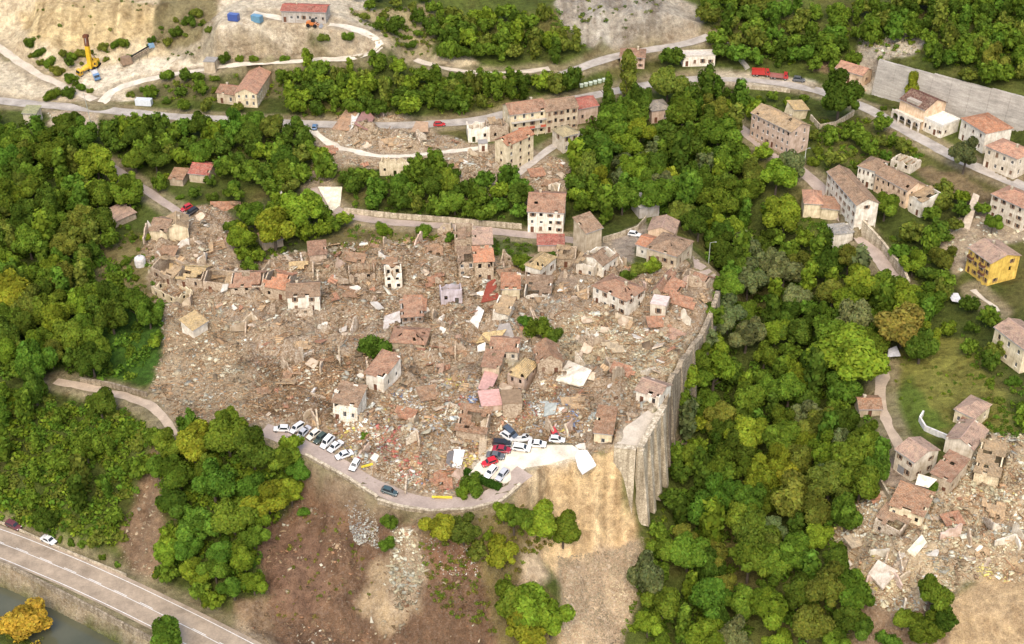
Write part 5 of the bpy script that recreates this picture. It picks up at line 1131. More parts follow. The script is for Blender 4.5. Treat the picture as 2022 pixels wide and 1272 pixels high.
quad_slab('roof_slab', 'light metal sheet lying in the shrubs below the yellow house', 'roof', [(1878,602),(1900,606),(1890,588),(1870,588)], (1.4,1.4,1.7,1.7), .15, 'tinted', (.66,.65,.66))
quad_slab('roof_slab', 'grey canopy sheet at the top end of the garden path', 'roof', [(1750,718),(1776,716),(1768,698),(1752,704)], (2.4,2.4,2.7,2.7), .15, 'tinted', (.50,.50,.52))

# wall stubs that still stand and roofs that came down whole
rs = random.Random(21)
def remnant(px, py, L1, L2, h, col, word, yaw):
    p = ground(px, py); root = empty('wall_remnant', (p[0], p[1], p[2]), yaw); tag(root, f'jagged {word} wall remnant standing near {near(p[0], p[1])}', 'wall remnant', 'wall remnants in the rubble')
    for i, (o, ux, uy, L) in enumerate((((0, 0), (1, 0), (0, 1), L1), ((0, .46), (0, 1), (1, 0), L2))):
        if L < .8: continue
        n = max(3, int(L/.6)); pr = [(L*k/n, max(.3, h*(1-.75*(k/n)**1.5)*(.75+.45*rs.random()))) for k in range(n+1)]
        ops = [(L*.35, L*.35+.9, h*.3, h*.3+1.1)] if L > 3.2 and h > 2.6 and rs.random() < .6 else []
        m = MB(); panel(m, o, ux, uy, L, pr, ops, -1.0, .45); m.build('wall', 'plaster', root, color=(*col, .25+.5*rs.random()))
def fallen_roof(px, py, sx, sy, yaw, tx, ty, col, word, dm=.3, lift=.4):
    p = ground(px, py); root = empty('fallen_roof', (p[0], p[1], p[2]+lift+.35*abs(math.sin(tx))*sy)); root.rotation_euler = (tx, ty, yaw); tag(root, f'fallen {word} tiled roof lying near {near(p[0], p[1])}', 'roof', 'fallen roofs in the rubble')
    m = MB(); r = random.Random(int(px*3+py)); patch(m, (-sx/2, -sy/2, 0), (sx/2, -sy/2, 0), (sx/2, sy/2, .3), (-sx/2, sy/2, .3), dm, r, .18); m.build('tile_surface', 'roof_x', root, color=col)
    for i in range(4):
        x = -sx/2+sx*(i+.5)/4; b = MB(); b.box(x-.08, x+.08, -sy/2-.3, sy/2+.2, -.42, -.24); b.build('rafter', 'timber', root)
TB, TR, TT_, TY = (.30,.18,.11), (.37,.18,.11), (.44,.31,.18), (.55,.40,.20)
for a in [(440,412,8,4,.2,.35,.1,TR,'red-brown'),(470,408,5,3,.4,.3,.2,TB,'dark brown'),(330,500,7,5,-.2,.2,-.1,TB,'brown'),(360,535,8,4,.1,.3,.1,TY,'yellow-tan'),(420,545,9,4,.1,.35,-.1,TT_,'tan'),(500,556,9,5,.05,.35,.1,TR,'terracotta'),(555,560,6,5,-.3,.3,.15,TR,'red'),(590,528,6,3,.1,.3,0,TY,'yellow'),(760,522,8,4,.05,.3,.05,TB,'dark brown'),(700,512,7,4,-.1,.25,.1,TB,'grey-brown'),(850,500,8,5,.1,.3,-.1,TB,'brown'),(860,560,7,4,.3,.25,.1,TR,'red-brown'),(820,605,7,6,0,.35,0,TR,'dull red'),(690,580,7,5,.2,.15,.2,TB,'dark'),(1000,545,6,4,.6,.3,.2,TB,'dark brown'),(1120,560,6,5,-.4,.3,.2,(.22,.17,.13),'charred'),(1150,590,5,4,.5,.3,-.1,TT_,'tan'),(1330,575,5,8,-.5,.2,.2,TR,'red-brown'),(1350,600,7,4,-.4,.3,.1,TR,'broken red'),(1300,640,7,4,.2,.3,.1,TR,'faded red'),(1250,650,4,3,-.5,.3,.2,TT_,'small tan'),(1330,665,6,4,-.6,.25,.1,(.40,.25,.19),'pinkish'),(1210,690,6,4,.2,.2,.1,(.46,.38,.26),'dusty'),(1230,735,7,4,-.4,.25,.1,TR,'brown-red'),(900,700,6,4,.3,.3,-.1,TB,'brown'),(850,780,7,5,.4,.25,.1,TB,'dark tiled'),(800,820,6,4,-.3,.2,.1,TR,'scattered red'),(1130,800,6,4,.2,.2,.1,TT_,'tan'),(870,950,6,7,.1,.2,.05,TR,'brick red'),(600,690,5,4,.1,.3,.1,TT_,'dusty tan'),(580,740,6,4,.2,.25,0,TB,'brown'),(520,780,6,4,.4,.2,.1,TB,'dark'),(1880,1030,6,4,.4,.3,.1,TR,'red-brown'),(1960,1010,6,5,-.3,.25,.1,TT_,'tan'),(1930,1090,5,4,.2,.2,-.1,TT_,'pale'),(1690,1070,6,4,.5,.15,.1,(.5,.42,.3),'grey-tan'),(1060,345,6,4,.4,.3,.1,TR,'red-brown'),(1090,365,6,4,-.3,.3,.1,TB,'brown'),(900,340,5,4,.2,.25,.1,TB,'brown'),(770,285,6,4,.2,.3,-.1,TT_,'tan'),(655,300,5,4,.4,.3,.1,TR,'red')]: fallen_roof(*a)
c = 0
for x, y in sample_poly(ZW['rubble'], 400, rng):
    if c >= 46: break
    if in_house(x, y, 3.0) or on_road(x, y) or any(pnpoly(ZW[z], np.array(x), np.array(y)) for z in ('carpark', 'terrace', 'piazza', 'slidedirt')): continue
    u, w_ = to_px(x, y, float(height(x, y))); cc, wd = rs.choice([(TB, 'dark brown'), (TR, 'red-brown'), (TT_, 'tan'), ((.40,.26,.19), 'dusty pink')]); fallen_roof(u, w_, 3+3*rs.random(), 2.5+2*rs.random(), rs.random()*6.28, (rs.random()-.3)*.7, (rs.random()-.5)*.5, cc, wd, .3+.2*rs.random()); c += 1
RW = [((.72,.66,.54), 'cream'), ((.56,.47,.34), 'beige'), ((.44,.36,.26), 'stone'), ((.78,.74,.66), 'white'), ((.60,.46,.38), 'pinkish')]
def scatter_remnants(W, n, hmax):
    c = 0
    for x, y in sample_poly(W, n*5, rng):
        if c >= n: return
        if in_house(x, y, 2.2) or on_road(x, y) or any(pnpoly(ZW[z], np.array(x), np.array(y)) for z in ('carpark', 'terrace', 'piazza', 'slidedirt')): continue
        u, w_ = to_px(x, y, float(height(x, y))); col, wd = rs.choice(RW); v = .8+.3*rs.random()
        remnant(u, w_, 2.2+3.6*rs.random(), (1.5+2.5*rs.random()) if rs.random() < .65 else 0, 1.2+hmax*rs.random()**1.3, tuple(min(.85, q*v) for q in col), wd, rs.random()*6.28); c += 1
scatter_remnants(ZW['rubble'], 95, 3.6); scatter_remnants(ZW['back_rubble'], 14, 3.0); scatter_remnants(ZW['right_rubble'], 14, 2.6)
# ------------------------------------------------------------------ trees
def crown(seed, kind, nleaf, ls):
    r = np.random.default_rng(seed)
    if kind == 'tall': nl, ext = 16, np.array((.42, .42, 1.0))
    elif kind == 'cone': nl, ext = 14, np.array((.34, .34, 1.0))
    elif kind == 'shrub': nl, ext = 10, np.array((.9, .9, .55))
    else: nl, ext = 16+seed % 9, np.array((.55+.35*r.random(), .55+.35*r.random(), .52+.38*r.random()))
    cen, rad = [], []
    for i in range(nl):
        d = r.normal(size=3); d /= np.linalg.norm(d); q = r.random()**.45
        if d[2] < -.3: d[2] *= .4
        p = d*ext*q
        if kind in ('tall', 'cone'): p[2] = -.85+1.7*(i+.5)/nl; sc = (1-.85*max(0, (p[2]+.3)/1.3)) if kind == 'cone' else math.sqrt(max(.1, 1-(p[2]/1.05)**2)); p[:2] = d[:2]*ext[:2]*.55*sc; rad.append((.30 if kind == 'tall' else .27)*(.35+.65*sc)*(.8+.4*r.random()))
        else: rad.append((.20+.27*r.random())*(1.15-.4*q) if kind != 'shrub' else .28+.2*r.random())
        cen.append(p)
    cen = np.array(cen); rad = np.array(rad); lobe_v = .66+.70*r.random(nl)
    w = rad**2/np.sum(rad**2); li = r.choice(nl, nleaf*3, p=w)
    d = r.normal(size=(nleaf*3, 3)); d /= np.linalg.norm(d, axis=1)[:, None]
    p = cen[li] + d*(rad[li]*(.86+.22*r.random(nleaf*3)))[:, None]
    D = np.linalg.norm(p[:, None]-cen[None], axis=2)/rad[None]; D[np.arange(len(p)), li] = 9
    ok = D.min(1) > .88; p, d, li = p[ok][:nleaf], d[ok][:nleaf], li[ok][:nleaf]; n = len(p)
    nn = d + r.normal(size=(n, 3))*.45 + np.array((0, 0, .25)); nn /= np.linalg.norm(nn, axis=1)[:, None]
    u = np.cross(nn, r.normal(size=(n, 3))); u /= np.linalg.norm(u, axis=1)[:, None]; v = np.cross(nn, u)
    s = ls*(.6+.8*r.random(n))[:, None]; a = .75+.5*r.random(n)[:, None]
    Q = np.stack([p-u*s*a, p-v*s*.62, p+u*s*a, p+v*s*.62], 1)
    val = lobe_v[li]*(.76+.48*r.random(n)); hue = r.random(n)
    col = np.stack([val*(.88+.26*hue), val, val*(.75+.3*r.random(n))], -1)
    V = [Q.reshape(-1, 3)]; F = [np.arange(n*4).reshape(-1, 4)]; C = [np.repeat(col, 4, 0)]
    # inner mass of twigs and shaded leaves: a coarse lumpy body per lobe, same leaf tone
    bm = bmesh.new(); bmesh.ops.create_icosphere(bm, subdivisions=1, radius=1); iv = np.array([x.co[:] for x in bm.verts]); it = [[x.index for x in f.verts] for f in bm.faces]; bm.free()
    T = [np.zeros((0, 3), int)]; k = n*4
    for i in range(nl if nleaf > 200 else 0):
        V.append(cen[i]+iv*rad[i]*.84); C.append(np.tile(np.array((.85, .85, .8))*lobe_v[i], (len(iv), 1))); T.append(np.array(it)+k); k += len(iv)
    return np.concatenate(V), F[0], np.concatenate(T), np.concatenate(C)
def tri_quad_mesh(name, V, Q, T, C, mat, attr='leaf'):
    me = bpy.data.meshes.new(name); me.vertices.add(len(V)); me.vertices.foreach_set('co', V.astype(np.float32).ravel())
    lp = np.concatenate([Q.ravel(), T.ravel()]).astype(np.int32); me.loops.add(len(lp)); me.loops.foreach_set('vertex_index', lp)
    st = np.concatenate([np.arange(len(Q))*4, len(Q)*4+np.arange(len(T))*3]).astype(np.int32); me.polygons.add(len(st)); me.polygons.foreach_set('loop_start', st)
    me.update(calc_edges=True); a = me.attributes.new(attr, 'FLOAT_COLOR', 'POINT'); a.data.foreach_set('color', np.concatenate([C, np.ones((len(C), 1))], 1).astype(np.float32).ravel())
    me.materials.append(MATS[mat]); return me
PROTO = {k: [tri_quad_mesh('crown', *crown(100+i*7+len(k), k, nl, ls), 'leaf') for i in range(n)] for k, n, nl, ls in (('broad', 9, 3400, .064), ('tall', 3, 1800, .060), ('cone', 2, 1500, .055), ('shrub', 4, 1300, .075))}
LOW = {k: [crown(300+i*5+len(k), k, nl, ls) for i in range(4)] for k, nl, ls in (('broad', 450, .13), ('tall', 300, .115), ('cone', 300, .10), ('shrub', 70, .265))}
def trunk_mesh(seed):
    r = random.Random(seed); m = MB()
    m.bar((0, 0, -.08), (.02, .01, .35), .050, 7, r2=.036); m.bar((.02, .01, .35), (.0, .03, .75), .036, 6, r2=.015)
    for i in range(5):
        a = i*1.26+r.random(); z = .33+.07*i; m.bar((.01, .01, z), (.27*math.cos(a), .27*math.sin(a), z+.24), .020, 5, r2=.007)
    return m.data('trunk', 'bark')
TRUNK = [trunk_mesh(i) for i in range(3)]
HUE = {'dark green': (.076,.124,.018), 'mid green': (.114,.176,.022), 'bright green': (.160,.226,.024), 'yellow-green': (.205,.244,.026), 'olive': (.140,.170,.030), 'grey-green': (.138,.172,.070), 'brownish': (.178,.165,.038), 'golden': (.40,.27,.040), 'lush green': (.098,.180,.024)}
ALLT = []
def add_tree(px, py, rpx, hue, kind='broad', where='', label=None, asp=1.0):
    g0 = ground(px, py); dep = g0[1]*CP - (g0[2]-CAMZ)*SP; r = rpx*dep/FPX
    lift = {'broad': 1.12*asp, 'tall': 2.3, 'cone': 2.6, 'shrub': .45}[kind]*r
    p = ground(px, py, lift); ALLT.append(dict(p=p, r=r, hue=hue, kind=kind, where=where, label=label, lift=lift, asp=asp, app=r*(.6 if kind in ('tall', 'cone') else 1)/dep))
HPX = []
for hd in HS:
    m_ = hd['c']+np.array((0, 0, hd['h']*.55)); HPX.append((*to_px(*m_), m_[1], hd['L']*FPX/(m_[1]*CP-(m_[2]-CAMZ)*SP)*.3))
def hides(x, y, z, r):
    u, v = to_px(x, y, z); rp = r*FPX/(y*CP-(z-CAMZ)*SP)
    return any(y < hy and math.hypot(u-hu, v-hv) < rp*.85+hw_*.6 for hu, hv, hy, hw_ in HPX)
def wood(where, poly, spacing, rr, hues, lift=4, kinds=(('broad', 1),), n=None, seed=1):
    r = random.Random(seed); W = np.array([ground(x, y, lift) for x, y in poly]); lo, hi = W[:, :2].min(0), W[:, :2].max(0)
    pts = []; tries = int((hi[0]-lo[0])*(hi[1]-lo[1])/spacing**2*14); ex = [(t['p'][0], t['p'][1], t['r']) for t in ALLT]
    cand = lo+(hi-lo)*np.random.default_rng(seed).random((tries, 2)); cand = cand[pnpoly(W, cand[:, 0], cand[:, 1])]
    for x, y in cand:
        sp = spacing*(.75+.5*r.random())
        if any((x-a)**2+(y-b)**2 < sp*sp for a, b in pts): continue
        if any((x-a)**2+(y-b)**2 < (c*.62+spacing*.32)**2 for a, b, c in ex): continue
        if on_road(x, y) or in_house(x, y, 1.0): continue
        pts.append((x, y)); z = float(height(x, y)); kd = r.choices([k[0] for k in kinds], [k[1] for k in kinds])[0]
        rad = rr[0]+(rr[1]-rr[0])*r.random()**1.4; 
        if kd == 'shrub': rad *= .6
        if kd in ('tall', 'cone'): rad *= .70
        dep = y*CP-(z-CAMZ)*SP; lf_ = {'broad': 1.12, 'tall': 2.3, 'cone': 2.6, 'shrub': .45}[kd]*rad
        if hides(x, y, z+lf_, rad): continue
        lf = {'broad': 1.12, 'tall': 2.3, 'cone': 2.6, 'shrub': .45}[kd]*rad
        ALLT.append(dict(p=np.array((x, y, z)), r=rad, hue=r.choices([h[0] for h in hues], [h[1] for h in hues])[0], kind=kd, where=where, label=None, lift=lf, asp=.95+.55*r.random()**1.5, app=rad*(.6 if kd in ('tall', 'cone') else 1)/dep))
RV = 'in the ravine wood'
# crowns that stand out
for a in [(1660,190,50,'dark green','broad','','big round dark green tree over the broken foundation walls',.95),
 (1750,402,34,'mid green','broad','','round green tree covering the end of the yellow row'),(1908,306,30,'grey-green','broad','','grey-green tree in front of the white orange-roofed house',1.2),(1962,438,20,'mid green','broad','','small round tree in front of the pale three-storey house',1.2),
 (1455,182,13,'dark green','cone','','slender dark cypress in the wood above the side street'),(1200,182,18,'dark green','cone','','dark cypress at the end of the back row beside the red barn'),(1240,142,24,'olive','tall','','tall olive poplar beside the quarry road house'),(1800,172,16,'yellow-green','tall','','pointed yellow-green tree against the concrete wall'),
 (1700,562,44,'yellow-green','broad','','yellow-green tree beside the lower end of the side street'),(1785,640,60,'brownish','broad','','wide brownish tree above the meadow',.8),(1680,705,74,'bright green','broad','','large bright green tree beside the garden path',.85),(1470,855,46,'yellow-green','broad','','yellow-green tree standing above the ravine floor'),
 (1470,490,40,'grey-green','broad',RV),(1530,520,36,'grey-green','broad',RV),(1478,552,40,'grey-green','broad',RV),(1438,620,38,'grey-green','broad',RV),(1475,655,42,'grey-green','broad',RV),(1580,520,30,'olive','broad',RV),(1640,655,42,'mid green','broad',RV),(1560,610,34,'dark green','broad',RV),(1410,735,52,'bright green','broad',RV),(1400,800,34,'mid green','broad',RV),
 (1378,835,24,'yellow-green','broad',RV),(1560,770,40,'mid green','broad',RV),(1545,865,44,'mid green','broad',RV),(1690,892,52,'mid green','broad',RV),(1570,985,56,'olive','broad',RV),(1640,950,46,'olive','broad',RV),(1480,985,44,'lush green','broad',RV),(1390,1010,40,'lush green','broad',RV),(1360,1090,46,'mid green','broad',RV),(1480,1110,48,'mid green','broad',RV),(1570,1090,44,'mid green','broad',RV),(1640,1160,50,'olive','broad',RV),(1400,1180,46,'lush green','broad',RV),(1520,1200,48,'bright green','broad',RV),(1310,1190,42,'mid green','broad',RV),(1280,1230,34,'bright green','broad',RV),(1300,1130,26,'mid green','broad',RV),(1600,1230,44,'olive','broad',RV),(1680,1220,38,'dark green','broad',RV),
 (1210,240,44,'mid green','broad',RV),(1190,290,40,'dark green','broad',RV),(1250,330,40,'bright green','broad',RV),(1300,380,40,'mid green','broad',RV),(1230,390,34,'lush green','broad',RV),(1320,165,40,'olive','broad',RV),(1350,215,44,'mid green','broad',RV),(1420,260,44,'mid green','broad',RV),(1340,290,44,'dark green','broad',RV),(1440,320,40,'mid green','broad',RV),(1535,345,38,'bright green','broad',RV),(1480,370,38,'mid green','broad',RV),(1420,390,42,'mid green','broad',RV),(1240,280,34,'bright green','broad',RV),(1380,440,36,'dark green','broad',RV),(1330,110,26,'dark green','broad',RV),
 (380,870,50,'yellow-green','broad','','yellow-topped tree at the head of the clump below the front street'),(530,985,48,'yellow-green','broad','','autumn yellow-green tree over the edge of the brown slide',.8),(450,860,50,'mid green','broad','in the clump below the front street'),(500,890,46,'dark green','broad','in the clump below the front street'),(560,900,38,'mid green','broad','in the clump below the front street'),(350,930,46,'mid green','broad','in the clump below the front street'),(420,950,52,'lush green','broad','in the clump below the front street'),(460,1020,48,'mid green','broad','in the clump below the front street'),(390,1040,44,'lush green','broad','in the clump below the front street'),(480,1100,36,'bright green','broad','in the clump below the front street'),
 (1062,1028,50,'bright green','broad','','spreading green tree on the lip below the curved street wall',.8),(1112,1045,40,'mid green','broad','below the curved street wall'),(1015,1025,36,'mid green','broad','below the curved street wall'),(915,1045,34,'olive','broad','below the curved street wall'),(1012,1195,48,'mid green','broad','below the curved street wall'),(1088,1222,46,'bright green','broad','below the curved street wall'),(1035,1248,46,'yellow-green','broad','below the curved street wall'),(945,1085,26,'olive','broad','below the curved street wall'),
 (1398,664,26,'grey-green','broad',RV,None,1.2),(1380,704,28,'mid green','broad',RV,None,1.2),(1360,744,27,'bright green','broad',RV,None,1.2),(1347,786,22,'mid green','broad',RV,None,1.2),(1408,625,24,'mid green','broad',RV,None,1.2),(1336,900,22,'mid green','broad',RV,None,1.2),(1424,640,30,'grey-green','broad',RV),(1414,690,36,'bright green','broad',RV),(1385,745,32,'mid green','broad',RV),(1362,800,24,'dark green','broad',RV),(1345,930,26,'dark green','broad',RV),(1330,985,26,'dark green','broad',RV),(1300,1050,22,'mid green','broad',RV),
 (330,880,34,'mid green','broad','in the clump below the front street'),(590,930,28,'lush green','broad','in the clump below the front street'),(575,870,24,'bright green','broad','in the clump below the front street'),(340,990,40,'dark green','broad','in the clump below the front street'),(500,1060,34,'mid green','broad','in the clump below the front street'),(440,1090,36,'lush green','broad','in the clump below the front street'),(500,1150,30,'bright green','broad','in the clump below the front street'),(372,1082,32,'lush green','broad','in the clump below the front street'),(424,1122,34,'mid green','broad','in the clump below the front street'),(460,1160,30,'lush green','broad','in the clump below the front street'),(995,1010,26,'bright green','broad','','small bright tree at the bend of the curved street wall'),(868,1040,40,'yellow-green','broad','','yellow-green bush tree below the curved street wall',.8),(990,1092,36,'yellow-green','broad','','lone yellow-green tree on the pale cliff'),(1045,1205,60,'bright green','broad','','large bright green tree at the foot of the pale cliff',.8),(1838,1175,38,'mid green','broad','','tall green tree in front of the sandy bank below the rubble',1.3),(1785,1222,26,'mid green','broad','','small green tree beside the tall tree below the rubble'),(1862,1225,34,'dark green','broad','in front of the sandy bank'),(1825,1240,38,'mid green','broad','in front of the sandy bank'),(1700,1235,34,'dark green','broad',RV),(1755,1262,26,'lush green','broad','in front of the sandy bank'),
 (30,570,52,'yellow-green','broad','in the wood beside the landslide'),(100,700,30,'olive','broad','in the wood beside the landslide'),(95,300,40,'mid green','broad','in the wood beside the landslide'),(190,320,40,'bright green','broad','in the wood beside the landslide'),(60,1225,52,'golden','broad','','golden tree on the far bank of the river',.7),(330,1250,44,'lush green','broad','','green tree leaning over the lower end of the valley road'),
 (540,450,44,'yellow-green','broad','in the grove behind the ruined houses'),(480,470,30,'bright green','broad','in the grove behind the ruined houses'),(600,410,44,'bright green','broad','in the grove behind the ruined houses'),(660,440,20,'mid green','broad','in the grove behind the ruined houses'),(500,425,30,'mid green','broad','in the grove behind the ruined houses'),(510,505,16,'bright green','broad','in the grove behind the ruined houses')]: add_tree(*a)
# bushes one can point at
for a in [(735,685,36,'dark green','shrub','','round dark green bush in the middle of the rubble'),(1062,650,30,'mid green','shrub','','green bushes in the gap beside the half-buried tan roof'),(1095,668,20,'dark green','shrub','','dark bush beside the steep brown gable'),(1040,635,16,'lush green','shrub','','small bright bush among the pale rubble'),
 (1235,545,18,'dark green','shrub','','dark rounded hedge bush below the wide hipped house'),(1290,522,20,'bright green','shrub','','light green bush against the wide hipped house'),(1262,530,18,'olive','shrub','','olive bush beside the piazza lane'),(940,960,26,'mid green','shrub','','green bush on the bank below the car park'),(912,972,18,'bright green','shrub','','light bush at the foot of the car park bank'),(835,455,18,'mid green','shrub','','round bush below the upper village road'),(758,455,18,'bright green','shrub','','light bush below the upper village road wall'),(890,470,12,'lush green','shrub','','small bush beside the dark brown roofed house'),
 (1040,520,24,'mid green','shrub','','dark green bush below the red metal shed'),(1085,512,20,'dark green','shrub','','dark bush in front of the red metal shed'),(720,862,9,'lush green','shrub','','single green shrub in the rubble above the parked cars'),(770,1030,18,'mid green','shrub','','creeper bush below the bend of the street wall'),(765,1070,18,'lush green','shrub','','green bush hanging on the brown slide'),(600,1010,12,'lush green','shrub','','single small bush on the bare brown slide'),(1840,965,14,'lush green','shrub','','clipped green bush between the garage house and the red-brown roof')]: add_tree(*a)
for a in [(120,106,10),(140,111,12),(160,105,12),(205,93,12),(225,89,12),(245,85,12),(60,85,14),(75,105,14),(95,125,15),(115,141,15),(140,156,13),(160,172,13),(350,62,14),(372,42,15),(330,82,12),(392,26,14),(300,78,10),(442,113,14),(470,117,10),(500,116,10),(100,188,18),(130,184,16),(690,72,12),(640,74,12),(410,60,10),(560,116,10)]: add_tree(a[0], a[1], a[2], random.choice(['dark green', 'olive', 'mid green']), 'shrub', 'on the quarry floor')
H1 = [('mid green', 5), ('dark green', 4), ('bright green', 2), ('olive', 1.5), ('lush green', 2)]
wood('in the ravine wood', [(1150,215),(1300,180),(1400,170),(1490,190),(1480,290),(1600,310),(1590,345),(1500,390),(1560,430),(1650,500),(1750,560),(1790,600),(1850,600),(1830,690),(1740,690),(1735,850),(1750,930),(1690,1020),(1640,1060),(1700,1150),(1710,1270),(1260,1270),(1270,1120),(1300,970),(1350,880),(1350,770),(1410,640),(1440,550),(1400,470),(1310,410),(1200,430),(1115,390),(1145,300)], 6.0, (3.6, 6.4), H1+[('grey-green', 1.5), ('yellow-green', .35)], 5, (('broad', 6), ('tall', 1.6)), seed=2)
wood('in the wood beside the landslide', [(-30,225),(60,245),(130,250),(200,290),(250,350),(280,400),(240,440),(185,500),(190,560),(290,610),(300,640),(200,640),(190,730),(100,745),(-30,700)], 5.8, (3.4, 6.2), H1+[('olive', 1)], 5, (('broad', 6), ('tall', 1.3)), seed=3)
wood('on the slope above the valley road', [(-30,760),(130,775),(270,805),(320,860),(280,920),(240,1000),(225,1085),(-30,1000)], 7.4, (2.6, 5.0), [('mid green', 5), ('dark green', 3), ('olive', 2), ('lush green', 2)], 5, (('broad', 6), ('tall', 1.2)), seed=4)
wood('in the clump below the front street', [(310,860),(360,825),(450,820),(540,845),(600,905),(605,950),(530,1000),(490,1060),(525,1170),(430,1190),(320,1120),(335,1020),(300,930)], 5.0, (3.0, 4.6), [('mid green', 4), ('lush green', 4), ('bright green', 3), ('yellow-green', 1)], 5, seed=5)
wood('in the wood below the back road', [(200,250),(300,238),(480,240),(600,252),(640,310),(655,345),(560,375),(480,345),(440,325),(370,312),(250,320),(210,300)], 6.0, (3.6, 5.4), H1, 5, seed=6)
wood('along the back road', [(180,195),(300,205),(470,200),(480,225),(300,228),(180,215)], 6.5, (2.2, 3.2), [('olive', 3), ('mid green', 2), ('brownish', 1)], 3, seed=7)
wood('in the grove behind the ruined houses', [(455,440),(560,375),(650,370),(690,440),(620,455),(560,500),(480,520)], 5.5, (2.8, 4.2), [('bright green', 4), ('yellow-green', 2), ('mid green', 3)], 4, seed=8)
wood('in the grove above the upper village road', [(670,340),(740,335),(860,305),(920,345),(1010,345),(1035,390),(1030,430),(990,440),(850,425),(690,420)], 6.0, (3.4, 5.0), H1, 5, seed=9)
wood('on the slope between the back road and the quarry', [(550,112),(640,125),(760,122),(850,150),(960,158),(1080,150),(1160,150),(1190,172),(1000,198),(930,228),(800,236),(590,228),(560,180)], 5.2, (3.0, 4.6), [('mid green', 4), ('dark green', 2), ('olive', 2.5), ('bright green', 2)], 4, (('broad', 5), ('tall', 1.5)), seed=10)
wood('on the hill above the wood track', [(850,60),(880,20),(1080,10),(1110,50),(1160,90),(1150,120),(1080,128),(960,130),(880,100)], 5.6, (3.2, 4.8), [('mid green', 4), ('dark green', 2), ('olive', 3), ('bright green', 2)], 4, (('broad', 5), ('tall', 1)), seed=11)
wood('on the hill above the lorry yard', [(1395,-20),(2060,-20),(2060,180),(1950,160),(1830,125),(1820,70),(1700,70),(1690,110),(1640,130),(1500,125),(1430,110),(1400,60)], 5.4, (3.2, 5.0), [('mid green', 4), ('dark green', 3), ('olive', 2.5), ('lush green', 2)], 4, (('broad', 6), ('tall', .8)), seed=12)
wood('on the hill behind the quarry shelf', [(700,-20),(860,-20),(850,60),(800,90),(720,40)], 6.5, (2.0, 3.4), [('olive', 3), ('mid green', 3), ('dark green', 2)], 3, seed=13)
wood('on the slope between the inn and the side street', [(1600,255),(1700,235),(1760,240),(1790,290),(1830,310),(1750,330),(1690,320),(1620,340),(1600,300)], 6.0, (2.4, 4.2), [('mid green', 4), ('olive', 2), ('lush green', 2)], 4, (('broad', 4), ('shrub', 2)), seed=14)
wood('in the gardens beside the side street', [(1750,470),(1850,450),(1890,520),(1880,600),(1780,590),(1790,540)], 6.2, (3.0, 4.6), H1, 4, seed=15)
wood('in the gardens behind the yellow row', [(1820,380),(1900,370),(1950,400),(1900,440),(1840,440)], 5.8, (2.6, 4.0), H1+[('yellow-green', 1)], 4, seed=16)
wood('beside the meadow', [(1830,600),(1950,600),(1960,680),(2030,780),(2030,840),(1960,790),(1930,700),(1850,660)], 6.2, (2.2, 3.6), H1, 3, (('broad', 3), ('shrub', 2)), seed=17)
wood('on the lorry yard bank', [(1400,175),(1480,180),(1590,190),(1600,205),(1500,205),(1410,200)], 5.0, (2.0, 3.2), H1, 3, (('broad', 2), ('shrub', 2)), seed=18)
wood('below the inn road', [(1730,200),(1780,205),(1775,225),(1745,222)], 4.0, (1.8, 2.6), [('dark green', 2), ('mid green', 1)], 2, (('shrub', 1),), seed=19)
wood('below the curved street wall', [(840,1020),(1000,1030),(1120,1050),(1090,1080),(1010,1120),(960,1120),(850,1060)], 5.0, (1.8, 3.0), [('olive', 3), ('bright green', 2), ('yellow-green', 1)], 3, (('shrub', 3), ('broad', 1)), seed=20)
wood('on the quarry floor', [(40,70),(100,105),(180,170),(160,190),(100,160),(50,110)], 4.2, (1.8, 3.0), [('olive', 3), ('dark green', 3)], 2, (('shrub', 3),), seed=21)
wood('at the foot of the quarry face', [(105,95),(250,80),(260,105),(200,120),(130,125)], 4.2, (1.6, 2.8), [('dark green', 3), ('olive', 2)], 2, (('shrub', 3), ('broad', 1)), seed=22)
wood('on the quarry ridge', [(310,40),(400,10),(420,30),(350,90),(310,90)], 5.0, (1.8, 2.8), [('dark green', 2), ('olive', 3)], 2, (('shrub', 3),), seed=23)
wood('below the quarry wall', [(330,135),(430,150),(540,135),(560,160),(520,130),(430,175),(330,200),(240,190),(260,160)], 4.6, (1.6, 3.0), [('mid green', 3), ('dark green', 2), ('olive', 2)], 2, (('shrub', 2), ('broad', 1)), seed=24)
wood('on the valley road bank', [(20,1010),(220,1090),(240,1110),(20,1035)], 4.0, (1.6, 2.4), [('lush green', 3), ('mid green', 2)], 2, (('shrub', 1),), seed=25)
wood('by the red cottage', [(330,300),(460,320),(470,380),(400,385),(330,400),(300,370)], 5.5, (2.4, 3.8), H1, 4, (('broad', 3), ('shrub', 1)), seed=26)
wood('above the landslide clearing', [(190,440),(280,420),(290,480),(280,570),(320,600),(310,680),(240,600),(200,560)], 6.5, (1.8, 3.0), H1+[('yellow-green', 1)], 3, (('shrub', 3), ('broad', 1)), seed=27)
SH = {'broad': 'round', 'tall': 'tall slender', 'cone': 'pointed', 'shrub': 'low'}
